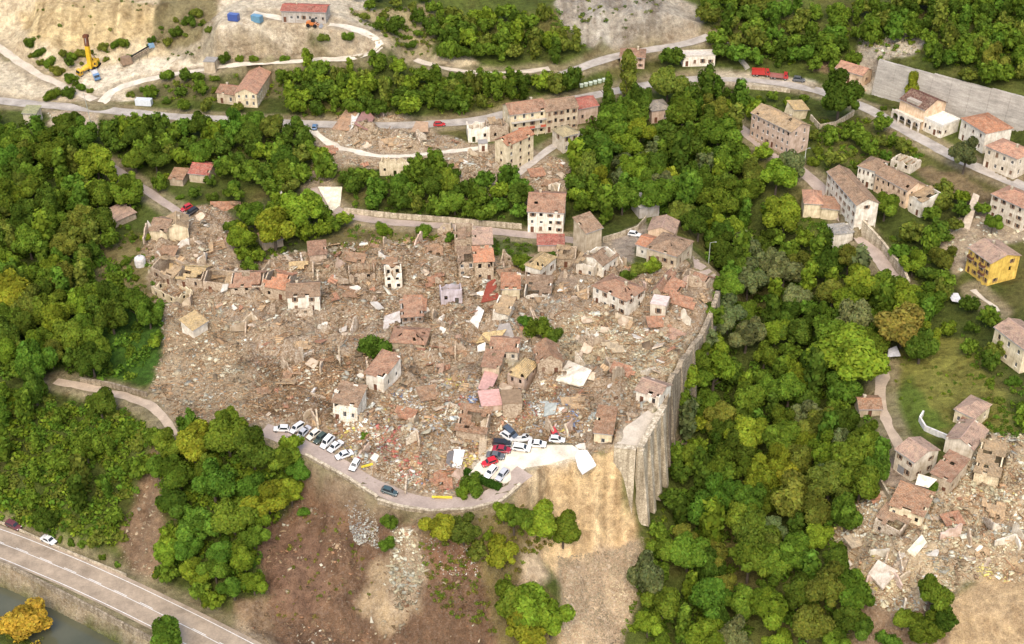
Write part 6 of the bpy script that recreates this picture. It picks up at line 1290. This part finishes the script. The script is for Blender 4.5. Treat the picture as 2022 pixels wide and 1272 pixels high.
def plant(t, k):
    r_ = random.Random(k); kd = t['kind']; r = t['r']; sh = kd == 'shrub'; base = t['p']
    root = empty('shrub' if sh else 'tree', base, r_.random()*6.28)
    sz = 'big' if r > 4.9 else 'small' if r < 3.7 else 'medium'
    lb = t['label'] or (f"{sz} {t['hue']} {SH[kd]} tree near {near(base[0], base[1])}" if not sh else f"{t['hue']} shrub near {near(base[0], base[1])}")
    tag(root, lb, 'shrub' if sh else 'tree', None if t['label'] else ('shrubs ' if sh else 'trees ')+'near '+near(base[0], base[1]))
    vv = .82+.36*r_.random(); c = HUE[t['hue']]; c = (c[0]*vv*(.9+.25*r_.random()), c[1]*vv, c[2]*vv)
    zr = {'broad': r*t['asp'], 'tall': r*2.0, 'cone': r*2.4, 'shrub': r*1.05}[kd]; xr = r*(1.6 if kd == 'tall' else 1.9 if kd == 'cone' else 1.02)
    o = link('crown', PROTO[kd][r_.randrange(len(PROTO[kd]))], root, (0, 0, t['lift']), (0, 0, 0), c); o.scale = (xr, xr*(.9+.2*r_.random()), zr)
    th = t['lift']+zr*.5; b = link('stem' if sh else 'trunk', TRUNK[k % 3], root); b.scale = (th*(.9 if not sh else .5), th*(.9 if not sh else .5), th)
def pack(name, L, cols):
    V, Q, T, C = [], [], [], []; k = 0
    for t, c in zip(L, cols):
        lv_, lq, lt, lc = LOW[t['kind']][int(rng.integers(4))]; r = t['r']; a = rng.random()*6.28
        s = {'broad': (r, r*t['asp']), 'tall': (r*1.6, r*2.0), 'cone': (r*1.9, r*2.4), 'shrub': (r, r*1.0)}[t['kind']]
        x = (lv_[:, 0]*math.cos(a)-lv_[:, 1]*math.sin(a))*s[0]; y = (lv_[:, 0]*math.sin(a)+lv_[:, 1]*math.cos(a))*s[0]; z = lv_[:, 2]*s[1]+t['lift']
        V.append(np.stack([x, y, z], -1)+t['p']); Q.append(lq+k); T.append(lt+k); C.append(lc*np.array(c)); k += len(lv_)
    return tag(link(name, tri_quad_mesh(name, np.concatenate(V), np.concatenate(Q), np.concatenate(T), np.concatenate(C), 'leaf_own')), kind='stuff')
trees = sorted([t for t in ALLT if t['kind'] != 'shrub'], key=lambda t: -(t['app'] + (9 if t['label'] else 0))); shr = sorted([t for t in ALLT if t['kind'] == 'shrub'], key=lambda t: -(t['app']+(9 if t['label'] else 0)))
for k, t in enumerate(trees[:300]): plant(t, k)
for k, t in enumerate(shr[:200]): plant(t, 1000+k)
rest = trees[300:]+shr[200:]
jit = lambda h: tuple(np.array(HUE[h])*(.8+.4*rng.random()))
if rest: pack('woodland', rest, [jit(t['hue']) for t in rest])
print('trees', len(trees), 'shrubs', len(shr))
# undergrowth: low leafy cover between the trees, on banks and on the clearings
UG = []
def under(poly, n, r0, r1, hues, seed):
    W = [ground(*q) for q in poly]; P = sample_poly(W, n, np.random.default_rng(seed)); r_ = random.Random(seed)
    for x, y in P:
        if on_road(x, y) or in_house(x, y, .5): continue
        r = r0+(r1-r0)*r_.random(); UG.append((dict(p=np.array((x, y, float(height(x, y)))), r=r, kind='shrub', lift=r*.25, asp=1), jit(r_.choice(hues))))
G1 = ['mid green', 'dark green', 'lush green']; G2 = ['mid green', 'olive', 'bright green', 'lush green']
for i, (pl, n, a, b, h) in enumerate([
 ([(1150,215),(1490,190),(1600,310),(1560,430),(1790,600),(1735,850),(1690,1020),(1710,1270),(1260,1270),(1300,970),(1350,770),(1440,560),(1310,420),(1115,400)], 760, 1.1, 2.6, G1),
 ([(-30,225),(200,290),(280,400),(190,500),(320,600),(320,690),(290,750),(-30,740)], 480, 1.0, 2.4, G1), ([(-30,760),(280,800),(320,860),(230,1085),(-30,1020)], 620, .9, 2.2, ['mid green', 'lush green', 'bright green', 'olive']),
 ([(310,860),(540,845),(605,950),(500,1060),(530,1190),(320,1130)], 300, .9, 2.2, ['lush green', 'bright green', 'mid green']), ([(200,250),(640,250),(650,360),(240,330)], 220, .7, 1.6, G2), ([(550,125),(1180,150),(930,228),(590,230)], 300, .7, 1.6, G2),
 ([(860,20),(1100,20),(1160,100),(880,110)], 130, .7, 1.6, G2), ([(1395,10),(2040,10),(2040,180),(1830,120),(1640,130),(1420,110)], 330, .7, 1.7, G2), ([(1600,240),(1780,235),(1840,310),(1620,345)], 160, .6, 1.4, G2), ([(670,340),(920,340),(1035,390),(990,440),(690,420)], 120, .7, 1.5, G1),
 ([(1750,470),(1890,450),(1880,600),(1780,590)], 90, .6, 1.4, G2), ([(1560,430),(1660,440),(1740,520),(1640,520)], 90, .5, 1.3, ['lush green', 'mid green']), ([(840,1020),(1110,1050),(1010,1150),(860,1080)], 110, .4, 1.1, ['olive', 'brownish', 'bright green']), ([(230,440),(300,480),(310,600),(200,560)], 70, .4, 1.1, G2), ([(1745,690),(1965,760),(1960,870),(1757,790)], 45, .3, .7, G2),
 ([(690,440),(880,455),(860,480),(660,500)], 60, .4, 1.0, G2), ([(960,465),(1055,480),(1040,510),(975,505)], 40, .5, 1.2, G1), ([(455,440),(690,430),(560,505),(470,520)], 90, .5, 1.2, ['bright green', 'mid green']), ([(300,150),(560,130),(560,195),(300,205)], 110, .4, 1.2, G2), ([(1275,1050),(1310,1000),(1330,1100),(1260,1250),(1230,1250)], 90, .5, 1.2, G2), ([(820,1080),(960,1130),(980,1250),(860,1200)], 110, .3, .9, ['olive', 'brownish', 'mid green']), ([(1880,640),(2030,760),(2030,880),(1960,860)], 80, .5, 1.2, ['lush green', 'mid green']), ([(480,1050),(640,1000),(740,1020),(760,1200),(560,1240)], 70, .25, .7, ['olive', 'brownish']), ([(1090,-10),(1320,-10),(1290,70),(1160,90)], 60, .4, 1.2, ['olive', 'dark green']), ([(690,20),(860,10),(850,110),(770,120)], 120, .5, 1.4, ['olive', 'mid green']), ([(20,30),(420,20),(400,110),(20,110)], 40, .4, 1.0, ['olive', 'dark green']), ([(20,1175),(130,1240),(60,1290),(-40,1230)], 50, .7, 1.6, ['golden', 'olive'])]): under(pl, n, a, b, h, 50+i)
pack('undergrowth', [u[0] for u in UG], [u[1] for u in UG])
# clipped hedge of the car park
a, b = ground(918, 938), ground(988, 966); root = empty('hedge', (a+b)/2, math.atan2((b-a)[1], (b-a)[0])); tag(root, 'dark green clipped hedge along the lower edge of the car park', 'hedge')
Lh = float(np.linalg.norm((b-a)[:2])); r = np.random.default_rng(8); n = 2600; p = (r.random((n, 3))-.5)*np.array((Lh, 1.5, 1.7)); f = r.integers(0, 3, n); p[f == 0, 2] = .85; p[f == 1, 1] = -.75; p[f == 2, 1] = .75; p += r.normal(size=(n, 3))*.08; p[:, 2] += .75
nn = r.normal(size=(n, 3)); nn /= np.linalg.norm(nn, axis=1)[:, None]; u = np.cross(nn, r.normal(size=(n, 3))); u /= np.linalg.norm(u, axis=1)[:, None]; v = np.cross(nn, u); s = .22
Qv = np.stack([p-u*s, p-v*s*.6, p+u*s, p+v*s*.6], 1).reshape(-1, 3); bx = np.array([(x, y, z) for z in (-.2, 1.5) for x, y in ((-Lh/2, -.65), (Lh/2, -.65), (Lh/2, .65), (-Lh/2, .65))]); k = len(Qv)
T = np.array([(0,1,5),(0,5,4),(1,2,6),(1,6,5),(2,3,7),(2,7,6),(3,0,4),(3,4,7),(4,5,6),(4,6,7)])+k
link('foliage', tri_quad_mesh('foliage', np.concatenate([Qv, bx]), np.arange(n*4).reshape(-1, 4), T, np.concatenate([np.repeat(.7+.6*r.random((n, 1)), 4, 0)*np.ones((1, 3)), np.full((8, 3), .8)]), 'leaf'), root, color=(.045,.10,.014))
# ------------------------------------------------------------------ vehicles
CARM = {}
def car_data(kind):
    if kind in CARM: return CARM[kind]
    L, W, Hh = {'hatch': (3.9, 1.66, 1.46), 'saloon': (4.4, 1.74, 1.42), 'estate': (4.5, 1.74, 1.50), 'pickup': (4.9, 1.76, 1.70), 'offroad': (4.2, 1.72, 1.75)}[kind]
    hw = W/2; x0, x1 = -L/2, L/2
    def ring(x, zl, zh, w, r=.10): return [(x, -w, zl+r), (x, -w+r, zl), (x, w-r, zl), (x, w, zl+r), (x, w, zh-r), (x, w-r*1.2, zh), (x, -w+r*1.2, zh), (x, -w, zh-r)]
    belt = Hh*.62; hood = belt*.93
    m = MB(); m.loft([ring(x0, .42, belt*.80, hw*.86), ring(x0+.12, .28, belt*.93, hw*.96), ring(x0+.6, .24, belt, hw), ring(-.2, .22, belt, hw), ring(x1-1.15, .24, hood+.02, hw), ring(x1-.35, .26, hood*.90, hw*.95), ring(x1-.05, .32, hood*.72, hw*.84)])
    body = m.data('body', 'car_paint')
    c0 = {'hatch': x0+.18, 'saloon': x0+.85, 'estate': x0+.14, 'pickup': -.35, 'offroad': x0+.12}[kind]; c1 = x1-1.05; t0 = c0+(.30 if kind != 'saloon' else .65); t1 = c1-.62
    m = MB(); w0, w1 = hw*.94, hw*.76; z0, z1 = belt-.03, Hh
    B = [(c0, -w0, z0), (c1, -w0, z0), (c1, w0, z0), (c0, w0, z0)]; T = [(t0, -w1, z1), (t1, -w1, z1), (t1, w1, z1), (t0, w1, z1)]
    m.V = B+T; m.F = [(3, 2, 1, 0), (4, 5, 6, 7), (0, 1, 5, 4), (1, 2, 6, 5), (2, 3, 7, 6), (3, 0, 4, 7)]; m.M = [0]*6
    if kind == 'pickup': m.box(x0+.06, -.42, -hw+.02, -hw+.12, belt-.02, belt+.14); m.box(x0+.06, -.42, hw-.12, hw-.02, belt-.02, belt+.14)
    cabin = m.data('cabin', 'car_paint')
    def glass(nm, a, b, c, d):
        P = [Vector(q) for q in (a, b, c, d)]; ce = sum(P, Vector())/4; P = [ce+(p-ce)*.84 for p in P]; nrm = (P[1]-P[0]).cross(P[3]-P[0]).normalized()
        if nrm.dot(ce-Vector((0, 0, .8))) < 0: nrm = -nrm
        g_ = MB(); g_.loft([[p+nrm*.004 for p in P], [p+nrm*.02 for p in P]]); return g_.data(nm, 'glass_dark')
    gl = [('windscreen', glass('windscreen', B[1], B[2], T[2], T[1])), ('rear_window', glass('rear_window', B[3], B[0], T[0], T[3])), ('side_window', glass('side_window', B[0], B[1], T[1], T[0])), ('side_window', glass('side_window', B[2], B[3], T[3], T[2]))]
    wh = MB(); n = 12; wh.bar((0, -.10, 0), (0, .10, 0), .31, n); rm = MB(); rm.bar((0, -.112, 0), (0, -.103, 0), .19, 8); rm.bar((0, .103, 0), (0, .112, 0), .19, 8)
    hl = MB(); hl.box(-.05, .05, -.17, .17, -.07, .07); tl = MB(); tl.box(-.04, .04, -.12, .12, -.12, .12); bp = MB(); bp.box(-.07, .07, -hw*.9, hw*.9, -.09, .09)
    CARM[kind] = dict(L=L, W=W, hw=hw, body=body, cabin=cabin, gl=gl, wheel=wh.data('tyre', 'tyre'), rim=rm.data('rim', 'rim'), hl=hl.data('headlight', 'lamp_glass'), tl=tl.data('tail_light', 'lamp_red'), bp=bp.data('bumper', 'tyre'), belt=belt, hood=hood)
    return CARM[kind]
def seat(px, py, dx, dy):
    p = ground(px, py); q = at_z(px+dx*10, py+dy*10, p[2]); yaw = math.atan2(q[1]-p[1], q[0]-p[0])
    e = 1.3; cs, sn = math.cos(yaw), math.sin(yaw); hh = lambda s, o: float(height(p[0]+cs*s-sn*o, p[1]+sn*s+cs*o))
    pit = math.atan2(hh(e, 0)-hh(-e, 0), 2*e); rol = math.atan2(hh(0, .8)-hh(0, -.8), 1.6)
    z = (hh(e, 0)+hh(-e, 0)+hh(0, .8)+hh(0, -.8))/4 + (.07 if on_road(p[0], p[1]) else .12 if pnpoly(ZW['carpark'], np.array(p[0]), np.array(p[1])) else .01)
    return (p[0], p[1], z), (max(-.25, min(.25, rol)), max(-.3, min(.3, -pit)), yaw)
def car(label, px, py, dx, dy, color, kind='hatch', group=None, cat='car', name='parked_car'):
    D = car_data(kind); loc, rot = seat(px, py, dx, dy); root = empty(name, loc); root.rotation_euler = rot; root.scale = (1.1,)*3; tag(root, label, cat, group)
    link('body', D['body'], root, color=color); cb = link('cabin', D['cabin'], root, color=color)
    for nm, me in D['gl']: link(nm, me, cb)
    for sx in (-1, 1):
        for sy in (-1, 1):
            w = link('wheel', D['wheel'], root, (sx*D['L']*.31, sy*(D['hw']-.08), .31)); link('rim', D['rim'], w)
        link('headlight', D['hl'], root, (D['L']/2-.14, sx*D['hw']*.66, D['hood']*.72)); link('tail_light', D['tl'], root, (-D['L']/2+.06, sx*D['hw']*.74, D['belt']*.72))
    link('bumper', D['bp'], root, (D['L']/2-.04, 0, .40)); link('bumper', D['bp'], root, (-D['L']/2+.04, 0, .46))
    return root
Wt, Si, Bk, Rd, Gr, Gn, Bl = (.72,.72,.70), (.42,.43,.45), (.02,.02,.022), (.45,.02,.025), (.10,.105,.11), (.05,.07,.05), (.05,.07,.10)
g1, g2 = 'cars parked along the front street', 'cars in the white car park'
car('white hatchback first in the row on the front street, parked lengthwise', 556, 851, -1, .05, Wt, 'hatch', g1)
car('white estate with dark windows beside the lengthwise white hatchback', 588, 850, -.8, .5, Wt, 'estate', g1)
car('silver grey car between two white cars on the front street', 601, 858, -.8, .5, Si, 'saloon', g1)
car('cream white hatchback beside the silver car on the front street', 620, 861, -.8, .45, (.66,.62,.52), 'hatch', g1)
car('dark green car in the row on the front street', 634, 869, -.8, .5, Gn, 'hatch', g1)
car('white van-like estate beside the dark green car', 648, 877, -.8, .55, Wt, 'offroad', g1)
car('white saloon last of the row beside the debris on the front street', 663, 885, -.8, .5, Wt, 'saloon', g1)
car('white car with crushed red load at the end of the street row', 680, 902, -.9, .3, Wt, 'saloon', g1)
car('white car half hidden by debris at the end of the front street', 700, 922, -.4, .6, Wt, 'hatch', g1)
car('dark blue-grey car at the back of the white car park', 1008, 856, .8, .5, Bl, 'estate', g2)
car('white car with smashed roof beside the dark blue-grey car', 1000, 867, .9, .35, Wt, 'hatch', g2)
car('black estate car between the white and the dark red car', 991, 879, 1, .1, Bk, 'estate', g2)
car('dark red saloon beside the black estate car', 991, 891, 1, .12, (.30,.015,.03), 'saloon', g2)
car('dark grey saloon between the two red cars', 979, 903, 1, .15, Gr, 'saloon', g2)
car('bright red hatchback in the white car park', 967, 916, -1, .25, (.58,.012,.02), 'hatch', g2)
car('white and grey hatchback beside the bright red hatchback', 970, 934, -.75, .6, Wt, 'hatch', g2)
car('silver hatchback last beside the hedge', 992, 940, -.75, .65, Si, 'hatch', g2)
car('white pickup at the back edge of the car park', 1035, 873, .9, .1, Wt, 'pickup', g2)
car('white estate in the middle of the car park', 1030, 888, 1, .15, Wt, 'estate', g2)
car('white saloon beside the white pickup', 1061, 880, 1, .1, Wt, 'saloon', g2)
car('white hatchback below the small red car', 1100, 873, 1, .1, Wt, 'hatch', g2)
car('small red car half buried at the edge of the white debris', 1096, 860, .5, .6, Rd, 'hatch', g2)
car('dark car parked at the lower end of the lane', 380, 423, -.9, .3, Bk, 'estate')
car('red car behind the dark car at the end of the lane', 369, 414, -.9, .3, Rd, 'hatch')
car('white car driving along the valley road', 97, 1070, .85, .42, Wt, 'saloon', None, 'car', 'car')
car('dark red car at the upper edge of the valley road', 28, 1041, .85, .42, (.12,.03,.03), 'estate', None, 'car', 'car')
car('blue car beside the dozed track below the back road', 622, 254, .3, -.9, (.10,.20,.34), 'hatch')
car('red car on the back road above the ruined shell', 868, 249, 1, -.05, Rd, 'hatch', None, 'car', 'car')
car('dark car in the lorry yard beside the red lorries', 1577, 161, 1, .1, Gr, 'offroad')
car('small white car on the stone piazza', 1253, 466, 1, .2, Wt, 'hatch')
car('crushed dark teal car on the bend of the front street', 768, 974, 1, .15, (.05,.085,.09), 'hatch')

def lorry(label, px, py, dx, dy, cab, load, kind='box'):
    loc, rot = seat(px, py, dx, dy); root = empty('lorry', loc); root.rotation_euler = rot; tag(root, label, 'lorry')
    m = MB(); m.box(-3.4, 3.2, -.45, .45, .55, .85); m.build('chassis', 'metal_grey', root)
    m = MB(); m.loft([[(1.7, -1.15, .8), (1.7, 1.15, .8), (1.7, 1.1, 2.7), (1.7, -1.1, 2.7)], [(2.9, -1.15, .8), (2.9, 1.15, .8), (2.9, 1.1, 2.65), (2.9, -1.1, 2.65)], [(3.4, -1.12, .8), (3.4, 1.12, .8), (3.35, 1.05, 1.7), (3.35, -1.05, 1.7)]]); c = m.build('cab', 'car_paint', root, color=cab)
    g_ = MB(); g_.box(2.2, 2.8, -1.17, -1.153, 1.7, 2.4); g_.build('side_window', 'glass_dark', c); g_ = MB(); g_.box(2.2, 2.8, 1.153, 1.17, 1.7, 2.4); g_.build('side_window', 'glass_dark', c)
    g_ = MB(); g_.loft([[(2.95, -.95, 2.62), (2.95, .95, 2.62), (2.97, .95, 2.63), (2.97, -.95, 2.63)], [(3.36, -.95, 1.78), (3.36, .95, 1.78), (3.39, .95, 1.79), (3.39, -.95, 1.79)]]); g_.build('windscreen', 'glass_dark', c)
    m = MB()
    if kind == 'box': m.box(-3.5, 1.5, -1.2, 1.2, .86, 2.7, taper=.06)
    elif kind == 'tank':
        m.loft([[(x, r*math.cos(a), 1.85+r*math.sin(a)) for a in np.linspace(0, 6.283, 13)[:-1]] for x, r in ((-3.4, .55), (-3.0, 1.0), (-1.2, 1.1), (.6, .95), (1.3, .5))])
    else: m.box(-3.5, 1.5, -1.2, 1.2, .86, 1.0).box(-3.5, 1.5, -1.2, -1.1, 1.003, 1.7).box(-3.5, 1.5, 1.1, 1.2, 1.003, 1.7)
    m.build('load_body', 'car_paint', root, color=load)
    for x in (-2.6, -1.4, 2.4):
        for s in (-1, 1): m = MB(); m.bar((x, s*.75, .5), (x, s*1.12, .5), .5, 12); w = m.build('wheel', 'tyre', root); m = MB(); m.bar((x, s*1.123, .5), (x, s*1.14, .5), .26, 8); m.build('rim', 'rim', w)
    return root
lorry('red fire lorry at the foot of the hillside stair', 1502, 150, 1, .05, (.42,.03,.025), (.42,.03,.025))
lorry('red flatbed lorry with red cab in the lorry yard', 1538, 156, 1, .1, (.42,.03,.03), (.30,.12,.10), 'flat')
lorry('blue-cabbed lorry beside the drilling rig', 190, 152, .5, .8, (.12,.24,.42), (.50,.52,.54), 'flat')
lorry('yellow tanker lorry at the foot of the drilling rig', 168, 143, -.9, .35, (.62,.36,.03), (.66,.40,.03), 'tank')
# drilling rig
loc, rot = seat(185, 132, -.6, .5); root = empty('drilling_rig', loc, rot[2]); tag(root, 'yellow drilling rig with brown mast head on the quarry floor', 'drilling rig')
for s in (-1, 1):
    m = MB(); m.loft([[(x*(1), s*1.6-.4, z), (x, s*1.6+.4, z), (x, s*1.6+.4, z2), (x, s*1.6-.4, z2)] for x, z, z2 in ((-2.6, .35, .75), (-2.2, .05, 1.0), (2.2, .05, 1.0), (2.6, .35, .75))]); m.build('track', 'tyre', root)
m = MB(); m.box(-2.8, 2.0, -1.4, 1.4, 1.05, 2.6, taper=.12); m.build('engine_house', 'tinted', root, color=(.62,.38,.04)); m = MB(); m.box(.6, 2.2, 1.43, 2.4, 1.1, 3.0, taper=.1); c = m.build('cab', 'tinted', root, color=(.62,.38,.04)); m = MB(); m.box(2.12, 2.2, 1.6, 2.25, 1.8, 2.7); m.build('windscreen', 'glass_dark', c)
m = MB(); m.box(1.9, 3.2, -.75, .75, .3, 9.2); m.build('mast', 'tinted', root, color=(.66,.40,.03), rot=(0, -.04, 0)); m = MB(); m.box(1.95, 3.15, -.7, .7, 9.21, 13.8); m.box(1.7, 3.4, -.95, .95, 12.6, 13.6); m.build('mast_head', 'tinted', root, color=(.16,.065,.035), rot=(0, -.04, 0))
m = MB(); m.bar((-.5, 0, 2.3), (2.0, 0, 6.5), .22); m.bar((-1.8, .6, 2.5), (2.0, .4, 8.5), .12); m.build('strut', 'tinted', root, color=(.18,.08,.05)); m = MB(); m.bar((2.5, 0, -.5), (2.5, 0, 13.0), .28); m.build('drill_string', 'metal_grey', root)
# stone crusher
a, b = ground(248, 128), ground(300, 104); root = empty('stone_crusher', a, math.atan2((b-a)[1], (b-a)[0])); tag(root, 'rusty stone crusher with long conveyor on the quarry floor', 'machine'); Lc = float(np.linalg.norm((b-a)[:2]))
m = MB(); m.box(-1.5, 2.5, -1.5, 1.5, .4, 3.2, taper=.3); m.build('hopper', 'tinted', root, color=(.26,.18,.12)); m = MB()
for s in (-.6, .6):
    m.bar((2, s, 2.2), (Lc, s, 5.2), .14); m.bar((2, s, 1.2), (Lc, s, 4.4), .10)
    for i in range(8): q = i/8; m.bar((2+(Lc-2)*q, s, 1.2+3.2*q), (2+(Lc-2)*(q+.1), s, 2.2+3.0*(q+.1)), .08)
m.build('conveyor_frame', 'tinted', root, color=(.24,.19,.14)); m = MB(); m.box(2, Lc, -.55, .55, -.06, .06); m.build('belt', 'tyre', root, loc=(0, 0, 1.9), rot=(0, -math.atan2(3.0, Lc-2), 0)); m = MB()
for x in (Lc*.5, Lc*.8): m.bar((x, -.7, -.5), (x, -.6, 1.4+3.2*(x-2)/(Lc-2)), .12); m.bar((x, .7, -.5), (x, .6, 1.4+3.2*(x-2)/(Lc-2)), .12)
m.build('support', 'tinted', root, color=(.24,.19,.14))
m = MB(); m.box(Lc-1.0, Lc+1.2, -.8, .8, 4.6, 6.2, taper=.15); m.build('head_drum', 'tinted', root, color=(.20,.32,.44))
# wheel loader on the shelf
loc, rot = seat(618, 52, 1, .1); root = empty('wheel_loader', loc, rot[2]); tag(root, 'orange wheel loader on the chalk track of the quarry shelf', 'loader')
m = MB(); m.box(-2.4, .8, -1.0, 1.0, .8, 2.0, taper=.12); m.build('body', 'car_paint', root, color=(.50,.16,.04)); m = MB(); m.box(-.4, .9, -.75, .75, 2.003, 3.1, taper=.12); m.build('cab', 'glass_dark', root)
m = MB(); m.bar((.8, -.6, 1.5), (2.8, -.6, .7), .14); m.bar((.8, .6, 1.5), (2.8, .6, .7), .14); m.build('lift_arm', 'car_paint', root, color=(.50,.16,.04)); m = MB(); m.loft([[(2.8, -1.3, .2), (3.9, -1.3, .15), (2.9, -1.3, 1.2)], [(2.8, 1.3, .2), (3.9, 1.3, .15), (2.9, 1.3, 1.2)]]); m.build('bucket', 'metal_grey', root)
for x in (-1.5, 1.2):
    for s in (-1, 1): m = MB(); m.bar((x, s*.8, .7), (x, s*1.3, .7), .7, 12); m.build('wheel', 'tyre', root)
def container(label, px, py, dx, dy, col, L=5.0, w=2.3, h=2.4, cat='container', nm='container'):
    loc, rot = seat(px, py, dx, dy); root = empty(nm, loc, rot[2]); tag(root, label, cat); m = MB(); m.box(-L/2, L/2, -w/2, w/2, 0, h)
    n = int(L/.5)
    for i in range(n): x = -L/2+.2+i*.5; m.box(x, x+.2, -w/2-.05, -w/2-.004, .1, h-.1); m.box(x, x+.2, w/2+.004, w/2+.05, .1, h-.1)
    m.build('shell', 'car_paint', root, color=col); m = MB(); m.box(L/2+.004, L/2+.06, -w/2+.1, -.03, .12, h-.12).box(L/2+.004, L/2+.06, .03, w/2-.1, .12, h-.12); m.build('door', 'car_paint', root, color=tuple(c*.9 for c in col))
container('dark blue container at the edge of the quarry shelf', 462, 40, 1, .1, (.06,.10,.30), 4, 2.3, 2.6); container('light blue container beside the grey works building', 508, 42, 1, .2, (.12,.26,.36), 4, 2.3, 2.6)
container('long white container behind the roadside trees', 285, 207, 1, .05, (.62,.66,.68), 6, 2.4, 2.4)
# yellow skip on the verge of the valley road
loc, rot = seat(318, 1137, .9, .4); root = empty('skip', loc, rot[2]); tag(root, 'yellow skip on the verge of the valley road below the earth slide', 'skip'); m = MB()
m.loft([[(-1.1, -.8, 0), (1.1, -.8, 0), (1.1, .8, 0), (-1.1, .8, 0)], [(-1.7, -1.0, 1.25), (1.7, -1.0, 1.25), (1.7, 1.0, 1.25), (-1.7, 1.0, 1.25)]]); m.build('bin', 'car_paint', root, color=(.66,.46,.02)); m = MB(); m.box(-1.45, 1.45, -.8, .8, 1.253, 1.32); m.build('load', 'tinted', root, color=(.34,.25,.12)); m = MB()
for s in (-1, 1): m.bar((-.5, s*1.0, .5), (-.5, s*1.15, .5), .08); m.bar((.5, s*1.0, .5), (.5, s*1.15, .5), .08)
m.build('lifting_lug', 'metal_grey', root)
# wheeled bins along the back road
for i in range(6):
    loc, rot = seat(1148+i*9, 173-i*2.2, .3, .9); root = empty('waste_bin', loc, rot[2]); tag(root, 'pale green wheeled waste bin in the row beside the back road', 'bin', 'waste bins beside the back road')
    m = MB(); m.loft([[(-.45, -.55, .15), (.45, -.55, .15), (.45, .55, .15), (-.45, .55, .15)], [(-.6, -.7, 1.3), (.6, -.7, 1.3), (.6, .7, 1.3), (-.6, .7, 1.3)]]); m.build('bin_body', 'tinted', root, color=(.42,.50,.38)); m = MB(); m.loft([[(-.65, -.75, 1.303), (.65, -.75, 1.303), (.65, .75, 1.303), (-.65, .75, 1.303)], [(-.3, -.7, 1.6), (.3, -.7, 1.6), (.3, .7, 1.6), (-.3, .7, 1.6)]]); m.build('lid', 'tinted', root, color=(.50,.56,.46))
    for sx in (-1, 1):
        for sy in (-1, 1): m = MB(); m.bar((sx*.35, sy*.45, .08), (sx*.35, sy*.52, .08), .08, 8); m.build('wheel', 'tyre', root)
# white water tank
loc = ground(278, 524); root = empty('water_tank', loc); tag(root, 'round white water tank at the edge of the broken row', 'tank'); N = 16
m = MB(); m.loft([[(r*math.cos(a), r*math.sin(a), z) for a in np.linspace(0, 2*math.pi, N+1)[:-1]] for r, z in ((1.7, -.5), (1.75, .3), (1.8, 2.2), (1.6, 2.8), (1.1, 3.2), (.35, 3.4))]); m.build('shell', 'tinted', root, color=(.64,.61,.57)); m = MB(); m.bar((0, 0, 3.38), (0, 0, 3.55), .4, 12); m.build('hatch', 'metal_grey', root)
# poles and lamps
def pole(label, px, py, h, lean=(0, 0), arm=1.2, cat='pole', nm='utility_pole', col=(.36,.38,.33)):
    loc = ground(px, py); root = empty(nm, loc); root.rotation_euler = (lean[0], lean[1], 0); tag(root, label, cat)
    m = MB(); m.bar((0, 0, -.5), (0, 0, h), .16, 8, r2=.09); m.build('post', 'tinted', root, color=col); m = MB()
    if nm == 'street_lamp': m.bar((0, 0, h-.05), (arm, 0, h+.25), .06); m.build('arm', 'tinted', root, color=col); m = MB(); m.box(arm-.1, arm+.6, -.14, .14, h+.16, h+.32, taper=.03); m.build('lamp_head', 'metal_grey', root)
    else: m.box(-arm, arm, -.07, .07, h-.8, h-.65); m.build('crossarm', 'timber', root); [(MB().bar((x, 0, h-.65), (x, 0, h-.4), .06).build('insulator', 'lamp_glass', root)) for x in (-arm*.85, -arm*.3, arm*.3, arm*.85)]
pole('tall weathered pole leaning at the edge of the wood beside the back road', 186, 270, 17, (0, -.06), 1.0)
pole('tall thin street lamp at the edge of the ravine by the rim lane', 1399, 520, 7.5, (0, 0), 1.4, 'lamp', 'street_lamp'); pole('street lamp beside the side street below the pinkish grey house', 1588, 325, 6, (0, 0), .9, 'lamp', 'street_lamp', (.55,.58,.52))
# yellow barrier pieces on the front street
for lb, a, b in (('yellow plank barrier lying along the bend of the front street', (853,985), (893,984)), ('yellow plank lying in the rubble beside the last white car', (714,927), (736,917))):
    A, B = ground(*a), ground(*b); root = empty('barrier', (A+B)/2+np.array((0, 0, .15)), math.atan2((B-A)[1], (B-A)[0])); tag(root, lb, 'barrier'); l = float(np.linalg.norm((B-A)[:2])); m = MB(); m.box(-l/2, l/2, -.25, .25, .1, .5); m.build('board', 'tinted', root, color=(.70,.55,.06)); m = MB(); m.box(-l/2+.3, -l/2+.6, -.5, .5, -.3, .098).box(l/2-.6, l/2-.3, -.5, .5, -.3, .098); m.build('foot', 'metal_grey', root)
